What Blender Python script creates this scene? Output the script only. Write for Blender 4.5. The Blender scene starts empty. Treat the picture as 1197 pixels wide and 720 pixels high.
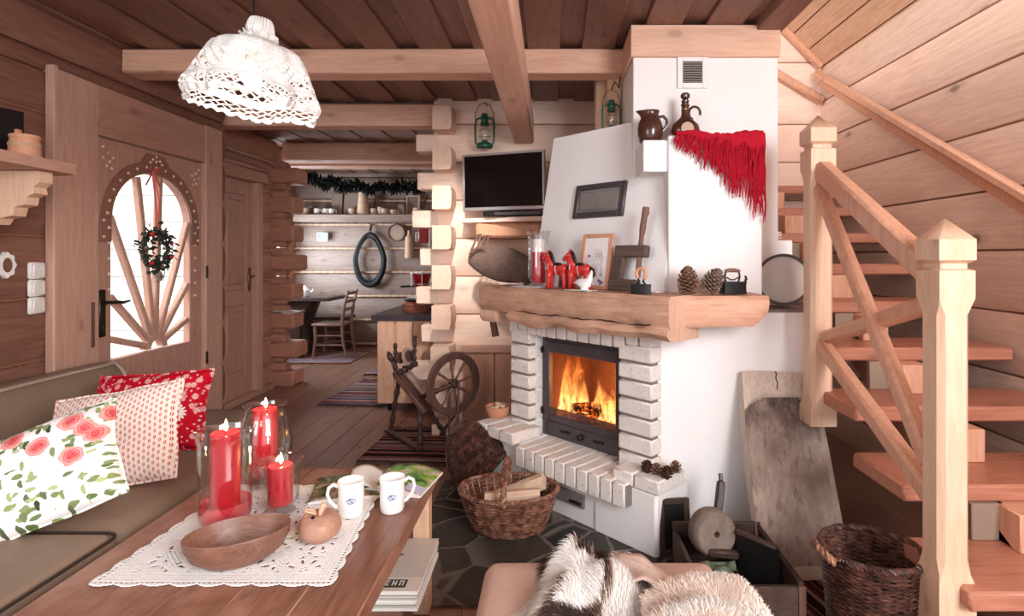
import bpy, bmesh, math, random
from math import sin, cos, pi, radians, sqrt, atan2
from mathutils import Vector, Matrix, noise
random.seed(7)
C = bpy.context.scene.collection
SC = bpy.context.scene
# ---------------------------------------------------------------- camera: horizon / vanishing point at (645,300), f = 650 px, eye 1.3 m
VX, VY, FP, EYE = 645.0, 300.0, 650.0, 1.3
cam_d = bpy.data.cameras.new('camera'); cam = bpy.data.objects.new('camera', cam_d); C.objects.link(cam)
cam.location = (0, 0, EYE); cam.rotation_euler = (pi/2, 0, 0)
cam_d.sensor_width = 36; cam_d.lens = FP/1197*36; cam_d.clip_start = .05
cam_d.shift_x = (598.5-VX)/1197; cam_d.shift_y = (VY-360)/1197
SC.camera = cam
def at(x, y, Y): return Vector(((x-VX)/FP*Y, Y, EYE-(y-VY)/FP*Y))
def onz(x, y, Z=0.0):
    Y = (EYE-Z)*FP/(y-VY); return Vector(((x-VX)/FP*Y, Y, Z))
def lerp(a, b, t): return a+(b-a)*t
# ---------------------------------------------------------------- mesh builder
class MB:
    def __init__(s, M=None): s.v = []; s.f = []; s.mi = []; s.sm = []; s.M = M
    def add(s, vs, fs, mi=0, sm=True):
        n = len(s.v)
        if s.M is not None: s.v += [s.M @ Vector(p) for p in vs]
        else: s.v += [Vector(p) for p in vs]
        for f in fs: s.f.append([i+n for i in f]); s.mi.append(mi); s.sm.append(sm)
    def box(s, x0, y0, z0, x1, y1, z1, mi=0, ch=0.0):
        c = ((x0+x1)/2, (y0+y1)/2, (z0+z1)/2)
        s.obox(c, (abs(x1-x0), abs(y1-y0), abs(z1-z0)), None, mi, ch)
    def obox(s, c, size, R=None, mi=0, ch=0.0):
        hx, hy, hz = [d/2 for d in size]; c = Vector(c)
        ch = min(ch, hx*.95, hy*.95, hz*.95)
        T = (lambda p: c+(R @ Vector(p))) if R is not None else (lambda p: c+Vector(p))
        if ch <= 0:
            vs = [T((sx*hx, sy*hy, sz*hz)) for sx in (-1,1) for sy in (-1,1) for sz in (-1,1)]
            s.add(vs, [(0,1,3,2),(4,6,7,5),(0,4,5,1),(2,3,7,6),(0,2,6,4),(1,5,7,3)], mi, False); return
        vs = []; ix = {}
        for sx in (-1,1):
            for sy in (-1,1):
                for sz in (-1,1):
                    for a in range(3):
                        q = [sx*(hx-ch), sy*(hy-ch), sz*(hz-ch)]
                        q[a] = (sx*hx, sy*hy, sz*hz)[a]
                        ix[(sx,sy,sz,a)] = len(vs); vs.append(T(q))
        fs = []
        for a in range(3):
            b, d = (a+1)%3, (a+2)%3
            for sg in (-1,1):
                def k(p, q):
                    t = [0,0,0]; t[a] = sg; t[b] = p; t[d] = q; return ix[(t[0],t[1],t[2],a)]
                fs.append((k(-1,-1),k(1,-1),k(1,1),k(-1,1)))
            for p in (-1,1):
                for q in (-1,1):   # edges along axis a between faces b and d
                    def k2(sa, ax):
                        t = [0,0,0]; t[a] = sa; t[b] = p; t[d] = q; return ix[(t[0],t[1],t[2],ax)]
                    fs.append((k2(-1,b),k2(1,b),k2(1,d),k2(-1,d)))
        for sx in (-1,1):
            for sy in (-1,1):
                for sz in (-1,1): fs.append(tuple(ix[(sx,sy,sz,a)] for a in range(3)))
        s.add(vs, fs, mi, True)
    def beam(s, p0, p1, w, h, up=(0,0,1), mi=0, ch=0.0):
        p0 = Vector(p0); p1 = Vector(p1); d = p1-p0; L = d.length; d.normalize()
        side = d.cross(Vector(up)).normalized(); u = side.cross(d).normalized()
        R = Matrix((d, side, u)).transposed()
        s.obox((p0+p1)/2, (L, w, h), R, mi, ch)
    def prism(s, poly, fr, ex, mi=0, sm=False):
        """poly: 2d points; fr: function 2d->3d ; ex: extrusion vector"""
        n = len(poly); ex = Vector(ex)
        a = [Vector(fr(*p)) for p in poly]; b = [p+ex for p in a]
        fs = [tuple(range(n)), tuple(range(2*n-1, n-1, -1))]
        fs += [(i, (i+1)%n, n+(i+1)%n, n+i) for i in range(n)]
        s.add(a+b, fs, mi, sm)
    def lathe(s, prof, c=(0,0,0), n=24, R=None, mi=0, sc=(1,1), cap=True, sm=True):
        c = Vector(c); vs = []; m = len(prof)
        for r, z in prof:
            for i in range(n):
                t = 2*pi*i/n; p = Vector((r*cos(t)*sc[0], r*sin(t)*sc[1], z))
                vs.append(c+(R @ p if R is not None else p))
        fs = [(j*n+i, j*n+(i+1)%n, (j+1)*n+(i+1)%n, (j+1)*n+i) for j in range(m-1) for i in range(n)]
        if cap: fs += [tuple(range(n)), tuple(range((m-1)*n, m*n))]
        s.add(vs, fs, mi, sm)
    def tube(s, pts, r, n=8, closed=False, mi=0, cap=True, flat=1.0, upv=None):
        pts = [Vector(p) for p in pts]; m = len(pts)
        rr = r if isinstance(r, (list, tuple)) else [r]*m
        vs = []; prev = None
        for j, p in enumerate(pts):
            if closed: d = pts[(j+1)%m]-pts[j-1]
            else: d = pts[min(j+1, m-1)]-pts[max(j-1, 0)]
            if d.length < 1e-9: d = Vector((0,0,1))
            d.normalize()
            if prev is None:
                a = Vector(upv) if upv else (Vector((0,0,1)) if abs(d.z) < .9 else Vector((1,0,0)))
            else: a = prev
            a = (a-d*a.dot(d))
            if a.length < 1e-6: a = d.orthogonal()
            a.normalize(); prev = a; b = d.cross(a)
            for i in range(n):
                t = 2*pi*i/n; vs.append(p+(a*cos(t)+b*sin(t)*flat)*rr[j])
        k = m if closed else m-1
        fs = [(j*n+i, j*n+(i+1)%n, ((j+1)%m)*n+(i+1)%n, ((j+1)%m)*n+i) for j in range(k) for i in range(n)]
        if cap and not closed: fs += [tuple(range(n)), tuple(range((m-1)*n, m*n))]
        s.add(vs, fs, mi, True)
    def grid(s, fn, nu, nv, cu=False, mi=0, keep=None, mif=None, sm=True):
        """fn(i,j)->point for i in 0..nu, j in 0..nv"""
        W = nu if cu else nu+1
        vs = [fn(i, j) for j in range(nv+1) for i in range(W)]
        n0 = len(s.v); s.add(vs, [], mi)
        for j in range(nv):
            for i in range(nu):
                if keep and not keep(i, j): continue
                f = [j*W+i, j*W+(i+1)%W, (j+1)*W+(i+1)%W, (j+1)*W+i]
                s.f.append([q+n0 for q in f]); s.mi.append(mif(i, j) if mif else mi); s.sm.append(sm)
    def ball(s, c, r, n=16, m=10, mi=0, R=None):
        r = (r, r, r) if not isinstance(r, (list, tuple)) else r; c = Vector(c)
        vs = []; 
        for j in range(1, m):
            a = pi*j/m
            for i in range(n):
                t = 2*pi*i/n; p = Vector((r[0]*sin(a)*cos(t), r[1]*sin(a)*sin(t), r[2]*cos(a)))
                vs.append(c+(R @ p if R is not None else p))
        for sg in (1, -1):
            p = Vector((0, 0, sg*r[2])); vs.append(c+(R @ p if R is not None else p))
        fs = [(j*n+i, j*n+(i+1)%n, (j+1)*n+(i+1)%n, (j+1)*n+i) for j in range(m-2) for i in range(n)]
        T, B = len(vs)-2, len(vs)-1
        fs += [(T, i, (i+1)%n) for i in range(n)]+[(B, (m-2)*n+(i+1)%n, (m-2)*n+i) for i in range(n)]
        s.add(vs, fs, mi, True)
    def build(s, name, mats, parent=None, label=None, solid=0, sub=0, recalc=True, sharp=38, clean=False, origin=None):
        if not isinstance(mats, (list, tuple)): mats = [mats]
        if parent is not None: inv = WM[parent.name].inverted(); loc = None
        else:
            xs = [p.x for p in s.v]; ys = [p.y for p in s.v]; zs = [p.z for p in s.v]
            loc = Vector(origin) if origin is not None else Vector(((min(xs)+max(xs))/2, (min(ys)+max(ys))/2, min(zs)))
            inv = Matrix.Translation(-loc)
        me = bpy.data.meshes.new(name)
        me.from_pydata([tuple(inv @ p) for p in s.v], [], s.f)
        for m in mats: me.materials.append(m)
        me.polygons.foreach_set('material_index', s.mi); me.polygons.foreach_set('use_smooth', s.sm)
        if recalc or clean:
            bm = bmesh.new(); bm.from_mesh(me)
            if clean:
                loose = [v for v in bm.verts if not v.link_faces]; bmesh.ops.delete(bm, geom=loose, context='VERTS')
            if recalc: bmesh.ops.recalc_face_normals(bm, faces=bm.faces[:])
            bm.to_mesh(me); bm.free()
        if sharp: me.set_sharp_from_angle(angle=radians(sharp))
        me.update()
        o = bpy.data.objects.new(name, me); C.objects.link(o)
        if parent is not None:
            o.parent = parent; WM[o.name] = WM[parent.name].copy()
        else:
            o.location = loc; WM[o.name] = Matrix.Translation(loc)
        if label: o['label'] = label
        if sub:
            m = o.modifiers.new('sub', 'SUBSURF'); m.levels = sub; m.render_levels = sub
        if solid:
            m = o.modifiers.new('solid', 'SOLIDIFY'); m.thickness = solid; m.offset = 0
        return o
WM = {}
def tag(o, label, cat, group=None, kind=None):
    o['label'] = label; o['category'] = cat
    if group: o['group'] = group
    if kind: o['kind'] = kind
    return o
def thing(name, label, cat, loc=(0,0,0), rotz=0, group=None, R=None):
    o = bpy.data.objects.new(name, None); C.objects.link(o); o.empty_display_size = .05
    M = Matrix.Translation(Vector(loc)) @ (R.to_4x4() if R is not None else Matrix.Rotation(rotz, 4, 'Z'))
    o.location = loc; o.rotation_euler = M.to_euler(); WM[o.name] = M
    return tag(o, label, cat, group)
def struct(o, label=None, cat=None):
    o['kind'] = 'structure'
    if label: o['label'] = label
    if cat: o['category'] = cat
    return o
def copy_tree(o, loc, rotz=None, label=None, scale=None):
    def rec(x, par):
        c = x.copy(); C.objects.link(c); c.parent = par
        for k in [q for q in bpy.data.objects if q.parent == x and q is not c]: rec(k, c)
        return c
    r = rec(o, None); r.location = loc
    if rotz is not None: r.rotation_euler = (0, 0, rotz)
    if label: r['label'] = label
    if scale: r.scale = (scale,)*3
    return r
# ---------------------------------------------------------------- materials
def lin(c):
    return tuple(((x/255)/12.92 if x/255 <= .04045 else ((x/255+.055)/1.055)**2.4) for x in c)+(1.0,)
class NT:
    def __init__(s, name):
        s.m = bpy.data.materials.new(name); s.m.use_nodes = True; s.t = s.m.node_tree; s.t.nodes.clear()
        s.out = s.n('ShaderNodeOutputMaterial')
    def n(s, typ, **kw):
        nd = s.t.nodes.new(typ)
        for k, v in kw.items():
            if k in ('ins',): continue
            setattr(nd, k, v)
        return nd
    def set(s, sock, v):
        if hasattr(v, 'is_linked') or hasattr(v, 'links'): s.t.links.new(v, sock)
        elif isinstance(v, (tuple, list)) and len(v) == 3 and getattr(sock, 'type', '') == 'RGBA': sock.default_value = tuple(v)+(1,)
        else: sock.default_value = v
    def math(s, op, a, b=0.0, c=None, clamp=False):
        nd = s.n('ShaderNodeMath', operation=op, use_clamp=clamp); s.set(nd.inputs[0], a); s.set(nd.inputs[1], b)
        if c is not None: s.set(nd.inputs[2], c)
        return nd.outputs[0]
    def mix(s, f, a, b, mode='MIX'):
        nd = s.n('ShaderNodeMix', data_type='RGBA', blend_type=mode); s.set(nd.inputs[0], f); s.set(nd.inputs[6], a); s.set(nd.inputs[7], b)
        return nd.outputs[2]
    def ramp(s, f, stops, interp='LINEAR'):
        nd = s.n('ShaderNodeValToRGB'); cr = nd.color_ramp; cr.interpolation = interp
        while len(cr.elements) < len(stops): cr.elements.new(.5)
        for e, (p, c) in zip(cr.elements, stops): e.position = p; e.color = c if len(c) == 4 else tuple(c)+(1,)
        s.set(nd.inputs[0], f); return nd.outputs[0]
    def noise(s, vec, scale=5, det=3, rough=.55, dist=0.0):
        nd = s.n('ShaderNodeTexNoise'); s.set(nd.inputs['Vector'], vec); nd.inputs['Scale'].default_value = scale
        nd.inputs['Detail'].default_value = det; nd.inputs['Roughness'].default_value = rough; nd.inputs['Distortion'].default_value = dist
        return nd.outputs[0]
    def vor(s, vec, scale=5, feature='F1', rand=1.0, out='Distance', dim='3D'):
        nd = s.n('ShaderNodeTexVoronoi', feature=feature, voronoi_dimensions=dim); s.set(nd.inputs['Vector'], vec); nd.inputs['Scale'].default_value = scale
        nd.inputs['Randomness'].default_value = rand; return nd.outputs[out]
    def obj(s): return s.n('ShaderNodeTexCoord').outputs['Object']
    def mapv(s, vec, scale=(1,1,1), loc=(0,0,0), rot=(0,0,0)):
        nd = s.n('ShaderNodeMapping'); s.set(nd.inputs[0], vec); nd.inputs['Scale'].default_value = scale
        nd.inputs['Location'].default_value = loc; nd.inputs['Rotation'].default_value = rot; return nd.outputs[0]
    def vadd(s, a, b):
        nd = s.n('ShaderNodeVectorMath', operation='ADD'); s.set(nd.inputs[0], a); s.set(nd.inputs[1], b); return nd.outputs[0]
    def sep(s, v): nd = s.n('ShaderNodeSeparateXYZ'); s.set(nd.inputs[0], v); return nd.outputs
    def comb(s, x, y, z):
        nd = s.n('ShaderNodeCombineXYZ'); s.set(nd.inputs[0], x); s.set(nd.inputs[1], y); s.set(nd.inputs[2], z); return nd.outputs[0]
    def island(s): return s.n('ShaderNodeNewGeometry').outputs['Random Per Island']
    def bump(s, h, strength=.3, dist=.01):
        nd = s.n('ShaderNodeBump'); s.set(nd.inputs['Height'], h); nd.inputs['Strength'].default_value = strength; nd.inputs['Distance'].default_value = dist
        return nd.outputs[0]
    def bsdf(s, col, rough=.5, spec=.3, metal=0.0, normal=None, **kw):
        nd = s.n('ShaderNodeBsdfPrincipled'); s.set(nd.inputs['Base Color'], col); s.set(nd.inputs['Roughness'], rough)
        nd.inputs['Specular IOR Level'].default_value = spec; s.set(nd.inputs['Metallic'], metal)
        if normal is not None: s.set(nd.inputs['Normal'], normal)
        for k, v in kw.items(): s.set(nd.inputs[k], v)
        s.t.links.new(nd.outputs[0], s.out.inputs[0]); return nd
def plain(name, c, rough=.5, spec=.3, metal=0.0, var=.06, bump=0.0, bs=40, **kw):
    t = NT(name); o = t.obj(); nz = t.noise(o, bs*.5, 4)
    a = lin(c); d = tuple(x*(1-var*2.2) for x in a[:3])+(1,); l = tuple(min(1, x*(1+var)) for x in a[:3])+(1,)
    col = t.mix(nz, d, l)
    nrm = t.bump(t.noise(o, bs, 5), bump, .004) if bump else None
    t.bsdf(col, rough, spec, metal, nrm, **kw); return t.m
def wood(name, light, dark, ax='X', s=1.0, knot=.5, rough=.5, spec=.25, var=.16, bump=.15, wear=None, rot=None):
    t = NT(name); o = t.obj() if rot is None else t.mapv(t.obj(), (1,1,1), (0,0,0), rot); isl = t.island()
    off = t.comb(t.math('MULTIPLY', isl, 31.7), t.math('MULTIPLY', isl, 17.3), t.math('MULTIPLY', isl, 53.1))
    p = t.vadd(o, off)
    st = {'X': (.09,1,1), 'Y': (1,.09,1), 'Z': (1,1,.09)}[ax]; 
    ps = t.mapv(p, st)
    n1 = t.noise(ps, 16*s, 5, .6, 1.2); n2 = t.noise(ps, 70*s, 3, .6, .3); n3 = t.noise(p, 1.6*s, 2)
    # rings
    rg = t.math('MULTIPLY_ADD', n1, 5.0, 0.0); rg = t.math('FRACT', rg); rg = t.math('PINGPONG', rg, .5)
    f = t.math('ADD', t.math('MULTIPLY', rg, .55), t.math('MULTIPLY', n2, .75)); f = t.math('SUBTRACT', f, .08)
    f = t.math('ADD', f, t.math('MULTIPLY', t.math('SUBTRACT', n3, .5), .5), clamp=True)
    col = t.mix(f, lin(dark), lin(light))
    if knot > 0:
        sp = t.sep(p); ia = 'XYZ'.index(ax); kv = t.comb(t.math('MULTIPLY', sp[ia], .5), t.math('ADD', sp[(ia+1)%3], sp[(ia+2)%3]), 0.0)
        wob = t.math('MULTIPLY', t.math('SUBTRACT', t.noise(p, 14*s, 2), .5), .06)
        d = t.math('ADD', t.vor(kv, 3.0*s, dim='2D'), wob)
        kd = t.ramp(d, [(.0, (1,1,1)), (.028, (.95,.95,.95)), (.05, (.28,.28,.28)), (.11, (0,0,0))])
        kc = tuple(x*.33 for x in lin(dark)[:3])+(1,)
        col = t.mix(t.math('MULTIPLY', kd, knot), col, kc)
    if wear:
        w = t.ramp(t.noise(p, 3.2*s, 5, .65), [(.48, (0,0,0)), (.68, (1,1,1))])
        col = t.mix(t.math('MULTIPLY', w, wear[1]), col, lin(wear[0]))
    hs = t.n('ShaderNodeHueSaturation'); t.set(hs.inputs['Color'], col)
    hs.inputs['Saturation'].default_value = .90
    t.set(hs.inputs['Value'], t.math('ADD', 1.05-var, t.math('MULTIPLY', isl, 2*var)))
    nrm = t.bump(f, bump, .004)
    t.bsdf(hs.outputs[0], rough, spec, 0, nrm); return t.m
def glass(name, tint=(1,1,1), gl=.12, rough=.02):
    """thin pane / thin blown wall: mostly clear with a Fresnel reflection"""
    t = NT(name); tr = t.n('ShaderNodeBsdfTransparent'); tr.inputs[0].default_value = tuple(tint)+(1,)
    g = t.n('ShaderNodeBsdfGlossy'); g.inputs['Roughness'].default_value = rough
    fr = t.n('ShaderNodeFresnel'); bf = t.n('ShaderNodeNewGeometry').outputs['Backfacing']
    t.set(fr.inputs[0], t.math('SUBTRACT', 1.5, t.math('MULTIPLY', bf, 1.5-1/1.5)))
    f = t.math('ADD', t.math('MULTIPLY', fr.outputs[0], 1.0), gl*.3, clamp=True)
    mx = t.n('ShaderNodeMixShader'); t.set(mx.inputs[0], f); t.set(mx.inputs[1], tr.outputs[0]); t.set(mx.inputs[2], g.outputs[0])
    t.t.links.new(mx.outputs[0], t.out.inputs[0]); return t.m
def emit(name, c, st):
    t = NT(name); e = t.n('ShaderNodeEmission'); e.inputs[0].default_value = lin(c); e.inputs[1].default_value = st
    t.t.links.new(e.outputs[0], t.out.inputs[0]); return t.m
M = {}
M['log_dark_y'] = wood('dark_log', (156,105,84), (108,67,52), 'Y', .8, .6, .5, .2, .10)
M['log_right'] = wood('stair_wall_log', (228,192,170), (192,148,124), 'Y', .8, .8, .5, .2, .08)
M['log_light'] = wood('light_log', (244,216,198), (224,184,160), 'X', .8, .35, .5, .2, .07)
M['log_light_y'] = wood('light_log_end', (240,206,182), (216,170,142), 'Y', .9, .25, .5, .2, .08)
M['log_pass'] = wood('passage_log', (204,146,118), (160,106,84), 'Y', .8, .4, .5, .2, .10)
M['log_stub'] = wood('log_stub', (200,140,112), (160,102,78), 'X', .8, .3, .5, .2, .10)
M['log_kit'] = wood('kitchen_log', (168,140,124), (122,98,86), 'X', .8, .5, .5, .2, .08)
M['beam_x'] = wood('beam_wood', (236,188,160), (200,142,114), 'X', .8, .4, .5, .2, .06)
M['beam_y'] = wood('beam_wood_long', (236,190,164), (202,146,120), 'Y', .8, .4, .5, .2, .06)
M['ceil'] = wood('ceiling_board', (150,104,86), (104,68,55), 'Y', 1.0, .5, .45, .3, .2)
M['ceil_k'] = wood('passage_ceiling_board', (176,136,114), (132,96,80), 'Y', 1.0, .4, .5, .3, .14)
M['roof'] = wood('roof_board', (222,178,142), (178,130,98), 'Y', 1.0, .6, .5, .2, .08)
M['casing_z'] = wood('door_casing_upright', (216,168,144), (182,134,114), 'Z', .9, .45, .5, .2, .05)
M['casing_y'] = wood('door_casing_head', (204,154,130), (168,120,102), 'Y', .9, .5, .5, .2, .05)
M['door'] = wood('door_wood', (206,156,134), (170,122,104), 'Z', .9, .25, .45, .25, .05)
M['door_trim'] = wood('door_arch_trim', (166,114,94), (132,86,70), 'Z', .9, .1, .45, .25, .05)
M['floor'] = wood('floor_board', (164,114,90), (114,74,57), 'Y', 1.0, .4, .32, .4, .08)
M['post'] = wood('newel_pine', (232,196,166), (204,160,126), 'Z', .9, .45, .4, .3, .04)
M['rail'] = wood('rail_pine', (226,170,134), (188,126,94), 'Z', .9, .3, .4, .3, .07)
M['tread'] = wood('tread_pine', (198,126,94), (150,84,58), 'X', .9, .5, .35, .35, .06)
M['table'] = wood('table_wood', (172,112,84), (112,66,48), 'Y', 1.0, .3, .32, .4, .07, wear=((214,158,128), .45))
M['leg'] = wood('pale_pine', (240,196,160), (206,154,118), 'Z', 1.0, .2, .45, .3, .05)
M['mantel'] = wood('mantel_beam', (230,180,148), (166,112,86), 'X', .9, .6, .55, .2, .10, .5, wear=((124,84,68), .38))
M['mantel_arm'] = wood('mantel_arm_wood', (228,172,140), (172,116,90), 'X', .9, .4, .55, .2, .06, .3, rot=(0,0,-pi/4))
M['mantel_end'] = wood('mantel_end_grain', (228,186,158), (186,138,112), 'Z', 1.4, .1, .6, .2, .06, .3)
M['cab'] = wood('cabinet_pine', (226,178,146), (190,138,108), 'Z', .9, .3, .45, .25, .06)
M['dark_wood'] = wood('dark_turned_wood', (86,62,54), (48,33,30), 'Z', 1.4, .1, .4, .35, .15)
M['wheel_wood'] = wood('wheel_rim_wood', (128,88,74), (84,54,45), 'Z', 1.4, .1, .45, .3, .15)
M['grey_wood'] = wood('weathered_wood', (206,184,170), (150,124,110), 'Z', 1.2, .1, .75, .1, .06, .5)
M['grey_edge'] = wood('weathered_wood_edge', (224,206,192), (176,152,136), 'Z', 1.2, .1, .75, .1, .06, .5)
M['crate'] = wood('old_crate_wood', (80,57,49), (40,28,25), 'X', 1.2, .2, .6, .2, .15, .4, wear=((150,118,102), .25))
M['brown_wood'] = wood('tool_wood', (140,100,82), (92,60,48), 'Z', 1.2, .1, .5, .25, .1)
M['frame_wood'] = wood('pine_frame', (222,160,118), (190,124,86), 'Z', 1.2, .1, .5, .25, .08)
M['bowl_wood'] = wood('carved_bowl_wood', (158,104,80), (98,61,46), 'X', 2.0, .1, .38, .35, .04)
M['apple_wood'] = wood('apple_wood', (200,148,120), (160,108,84), 'X', 1.8, .1, .4, .35, .04)
M['firewood'] = wood('split_firewood', (240,212,182), (208,170,136), 'X', 1.6, .2, .7, .15, .08, .4)
M['bark'] = plain('bark', (104,78,64), .85, .1, var=.25, bump=.6, bs=60)
M['chair'] = wood('kitchen_chair_wood', (150,112,92), (112,78,62), 'Z', 1.2, .1, .45, .3, .08)
M['plaster'] = plain('white_plaster', (240,235,234), .85, .12, var=.012, bump=.08, bs=25)
M['iron'] = plain('black_iron', (82,73,77), .42, .5, .2, var=.1, bump=.05)
M['iron_dark'] = plain('dark_iron', (34,31,32), .5, .4, .3, var=.1, bump=.15, bs=70)
M['black'] = plain('black_plastic', (16,15,16), .35, .45)
M['steel'] = plain('brushed_steel', (206,202,200), .32, .5, .7)
M['brass'] = plain('old_brass', (140,112,74), .35, .5, .8)
M['bronze'] = plain('dark_bronze', (62,50,42), .38, .5, .7)
M['white_pl'] = plain('white_plastic', (238,234,230), .35, .4, var=.01)
M['porcelain'] = plain('porcelain', (246,244,242), .18, .5, var=.008)
M['blue'] = plain('blue_print', (96,104,160), .3, .4)
M['sofa'] = plain('taupe_leather', (146,124,107), .5, .3, var=.06, bump=.1, bs=70)
M['piping'] = plain('pale_piping', (186,168,152), .6, .2)
M['sofa_dark'] = plain('dark_piping', (62,50,42), .6, .2)
M['bench_fab'] = plain('pink_suede', (200,164,148), .85, .15, var=.04, bump=.08, bs=90)
M['green'] = plain('green_enamel', (22,88,66), .3, .5, var=.1)
M['red_wax'] = plain('red_wax', (214,38,52), .42, .35, var=.05, **{'Subsurface Weight': .25, 'Subsurface Radius': (.02,.004,.004), 'Subsurface Scale': .5})
M['white_wax'] = plain('white_wax', (246,238,226), .45, .35, var=.02)
M['wick'] = plain('wick', (40,30,26), .8)
M['red_paint'] = plain('red_paint', (200,56,52), .3, .4, var=.06)
M['black_paint'] = plain('black_paint', (24,20,22), .4, .4)
M['glass'] = glass('clear_glass', (.985,.985,.985), .22)
M['glass_red'] = glass('red_glass', (.95,.30,.33), .15)
M['pane'] = glass('window_pane', (1,1,1), .05)
M['stove_glass'] = glass('stove_pane', (.97,.95,.92), .03, .04)
M['ceramic_br'] = plain('brown_glazed_ceramic', (78,46,36), .16, .6, var=.22, bs=30)
M['terracotta'] = plain('terracotta', (206,144,112), .75, .15, var=.08)
M['shawl'] = plain('red_wool', (180,28,48), .92, .1, var=.12, bump=.5, bs=160)
M['lace'] = plain('white_cotton', (250,248,245), .9, .1, var=.02, bump=.15, bs=200)
M['lamp_lace'] = plain('lamp_cotton', (226,221,217), .9, .1, var=.03, bump=.2, bs=200)
M['collar'] = plain('collar_leather', (30,28,29), .6, .25, var=.2)
M['stud'] = wood('carved_stud_wood', (240,210,190), (220,182,160), 'Z', .9, .0)
M['cone'] = plain('pinecone_scale', (132,96,76), .7, .2, var=.22, bs=80)
M['cone_dk'] = plain('pinecone_dark', (86,60,48), .7, .2, var=.25, bs=80)
M['stone'] = plain('grind_stone', (138,121,110), .9, .1, var=.3, bump=.6, bs=50)
M['rope'] = plain('chinking_rope', (206,168,140), .9, .1, var=.12)
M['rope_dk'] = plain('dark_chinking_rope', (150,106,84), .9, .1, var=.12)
M['cork'] = plain('pale_board', (150,128,112), .7, .2, var=.08)
M['red_metal'] = plain('red_metal', (196,34,36), .35, .5, var=.05)
M['pine_green'] = plain('fir_needles', (24,26,24), .8, .1, var=.3)
M['leaf'] = plain('wreath_leaf', (62,66,54), .7, .2, var=.25)
M['paper'] = plain('paper', (244,240,234), .7, .2, var=.015)
M['worktop'] = plain('dark_worktop', (62,50,56), .3, .5, var=.08)
M['yellow'] = plain('yellow_plate', (206,178,84), .4, .4)
M['snow'] = plain('snow', (245,246,250), .9, .1, var=.02)
M['bulb'] = emit('lamp_bulb', (255,240,220), 2.5)
def _wick(name, c1, c2):
    t = NT(name); o = t.obj(); isl = t.island()
    nz = t.ramp(t.noise(o, 34, 3), [(.36,(0,0,0)),(.64,(1,1,1))]); col = t.mix(nz, lin(c1), lin(c2)); col = t.mix(t.math('MULTIPLY', isl, .7), col, lin(c1))
    t.bsdf(col, .38, .45); return t.m
M['wicker'] = _wick('brown_wicker', (92,56,44), (188,136,110))
M['wicker_lt'] = _wick('grey_wicker', (142,120,104), (196,174,154))
M['wicker_dk'] = _wick('dark_wicker', (46,28,25), (120,78,66))
M['wicker_red'] = _wick('bread_basket', (150,84,66), (196,126,100))
def _brick():
    t = NT('whitewashed_brick'); o = t.obj(); isl = t.island()
    n1 = t.noise(o, 14, 5, .65); n2 = t.noise(o, 60, 4, .7)
    col = t.mix(n1, lin((220,210,202)), lin((248,242,237)))
    col = t.mix(t.ramp(n2, [(.56,(0,0,0)),(.72,(1,1,1))]), col, lin((186,174,166)))
    col = t.mix(t.math('MULTIPLY', isl, .3), col, lin((212,200,192)))
    t.bsdf(col, .85, .12, 0, t.bump(t.math('ADD', n1, n2), .5, .006)); return t.m
M['brick'] = _brick()
M['mortar'] = plain('grey_mortar', (136,126,122), .95, .05, var=.1, bump=.4, bs=90)
def _slate():
    t = NT('slate_paving'); o = t.obj(); o2 = t.mapv(o, (1,1,0)); w = t.vadd(o2, t.mapv(t.n('ShaderNodeTexNoise').outputs[1], (.08,.08,0)))
    d = t.vor(w, 4.6, 'DISTANCE_TO_EDGE'); cc = t.vor(w, 4.6, 'F1', out='Color')
    bw = t.sep(cc)[0]
    base = t.mix(bw, lin((58,54,52)), lin((92,84,78))); base = t.mix(t.noise(o, 22, 5), lin((46,42,42)), base)
    m = t.ramp(d, [(.018,(1,1,1)),(.045,(0,0,0))])
    col = t.mix(m, base, lin((118,108,100)))
    h = t.math('ADD', t.math('MULTIPLY', t.ramp(d, [(.0,(0,0,0)),(.06,(1,1,1))]), 1.0), t.math('MULTIPLY', t.noise(o, 30, 4), .3))
    t.bsdf(col, .5, .35, 0, t.bump(h, .5, .012)); return t.m
M['slate'] = _slate()
def stripes(name, ax, scale, stops, seed=0.0):
    """woven rag rug: bands along one axis"""
    t = NT(name); o = t.obj(); s = t.sep(o)['XYZ'.index(ax)]
    v = t.comb(t.math('ADD', t.math('MULTIPLY', s, scale), seed), 0.0, 0.0)
    nz = t.noise(v, 1.0, 1.5, .6)
    col = t.ramp(nz, stops, 'CONSTANT')
    col = t.mix(t.math('MULTIPLY', t.noise(o, 120, 3), .5), col, lin((40,32,32)), 'MULTIPLY')
    t.bsdf(col, .95, .05, 0, t.bump(t.noise(o, 140, 2), .6, .005)); return t.m
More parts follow.
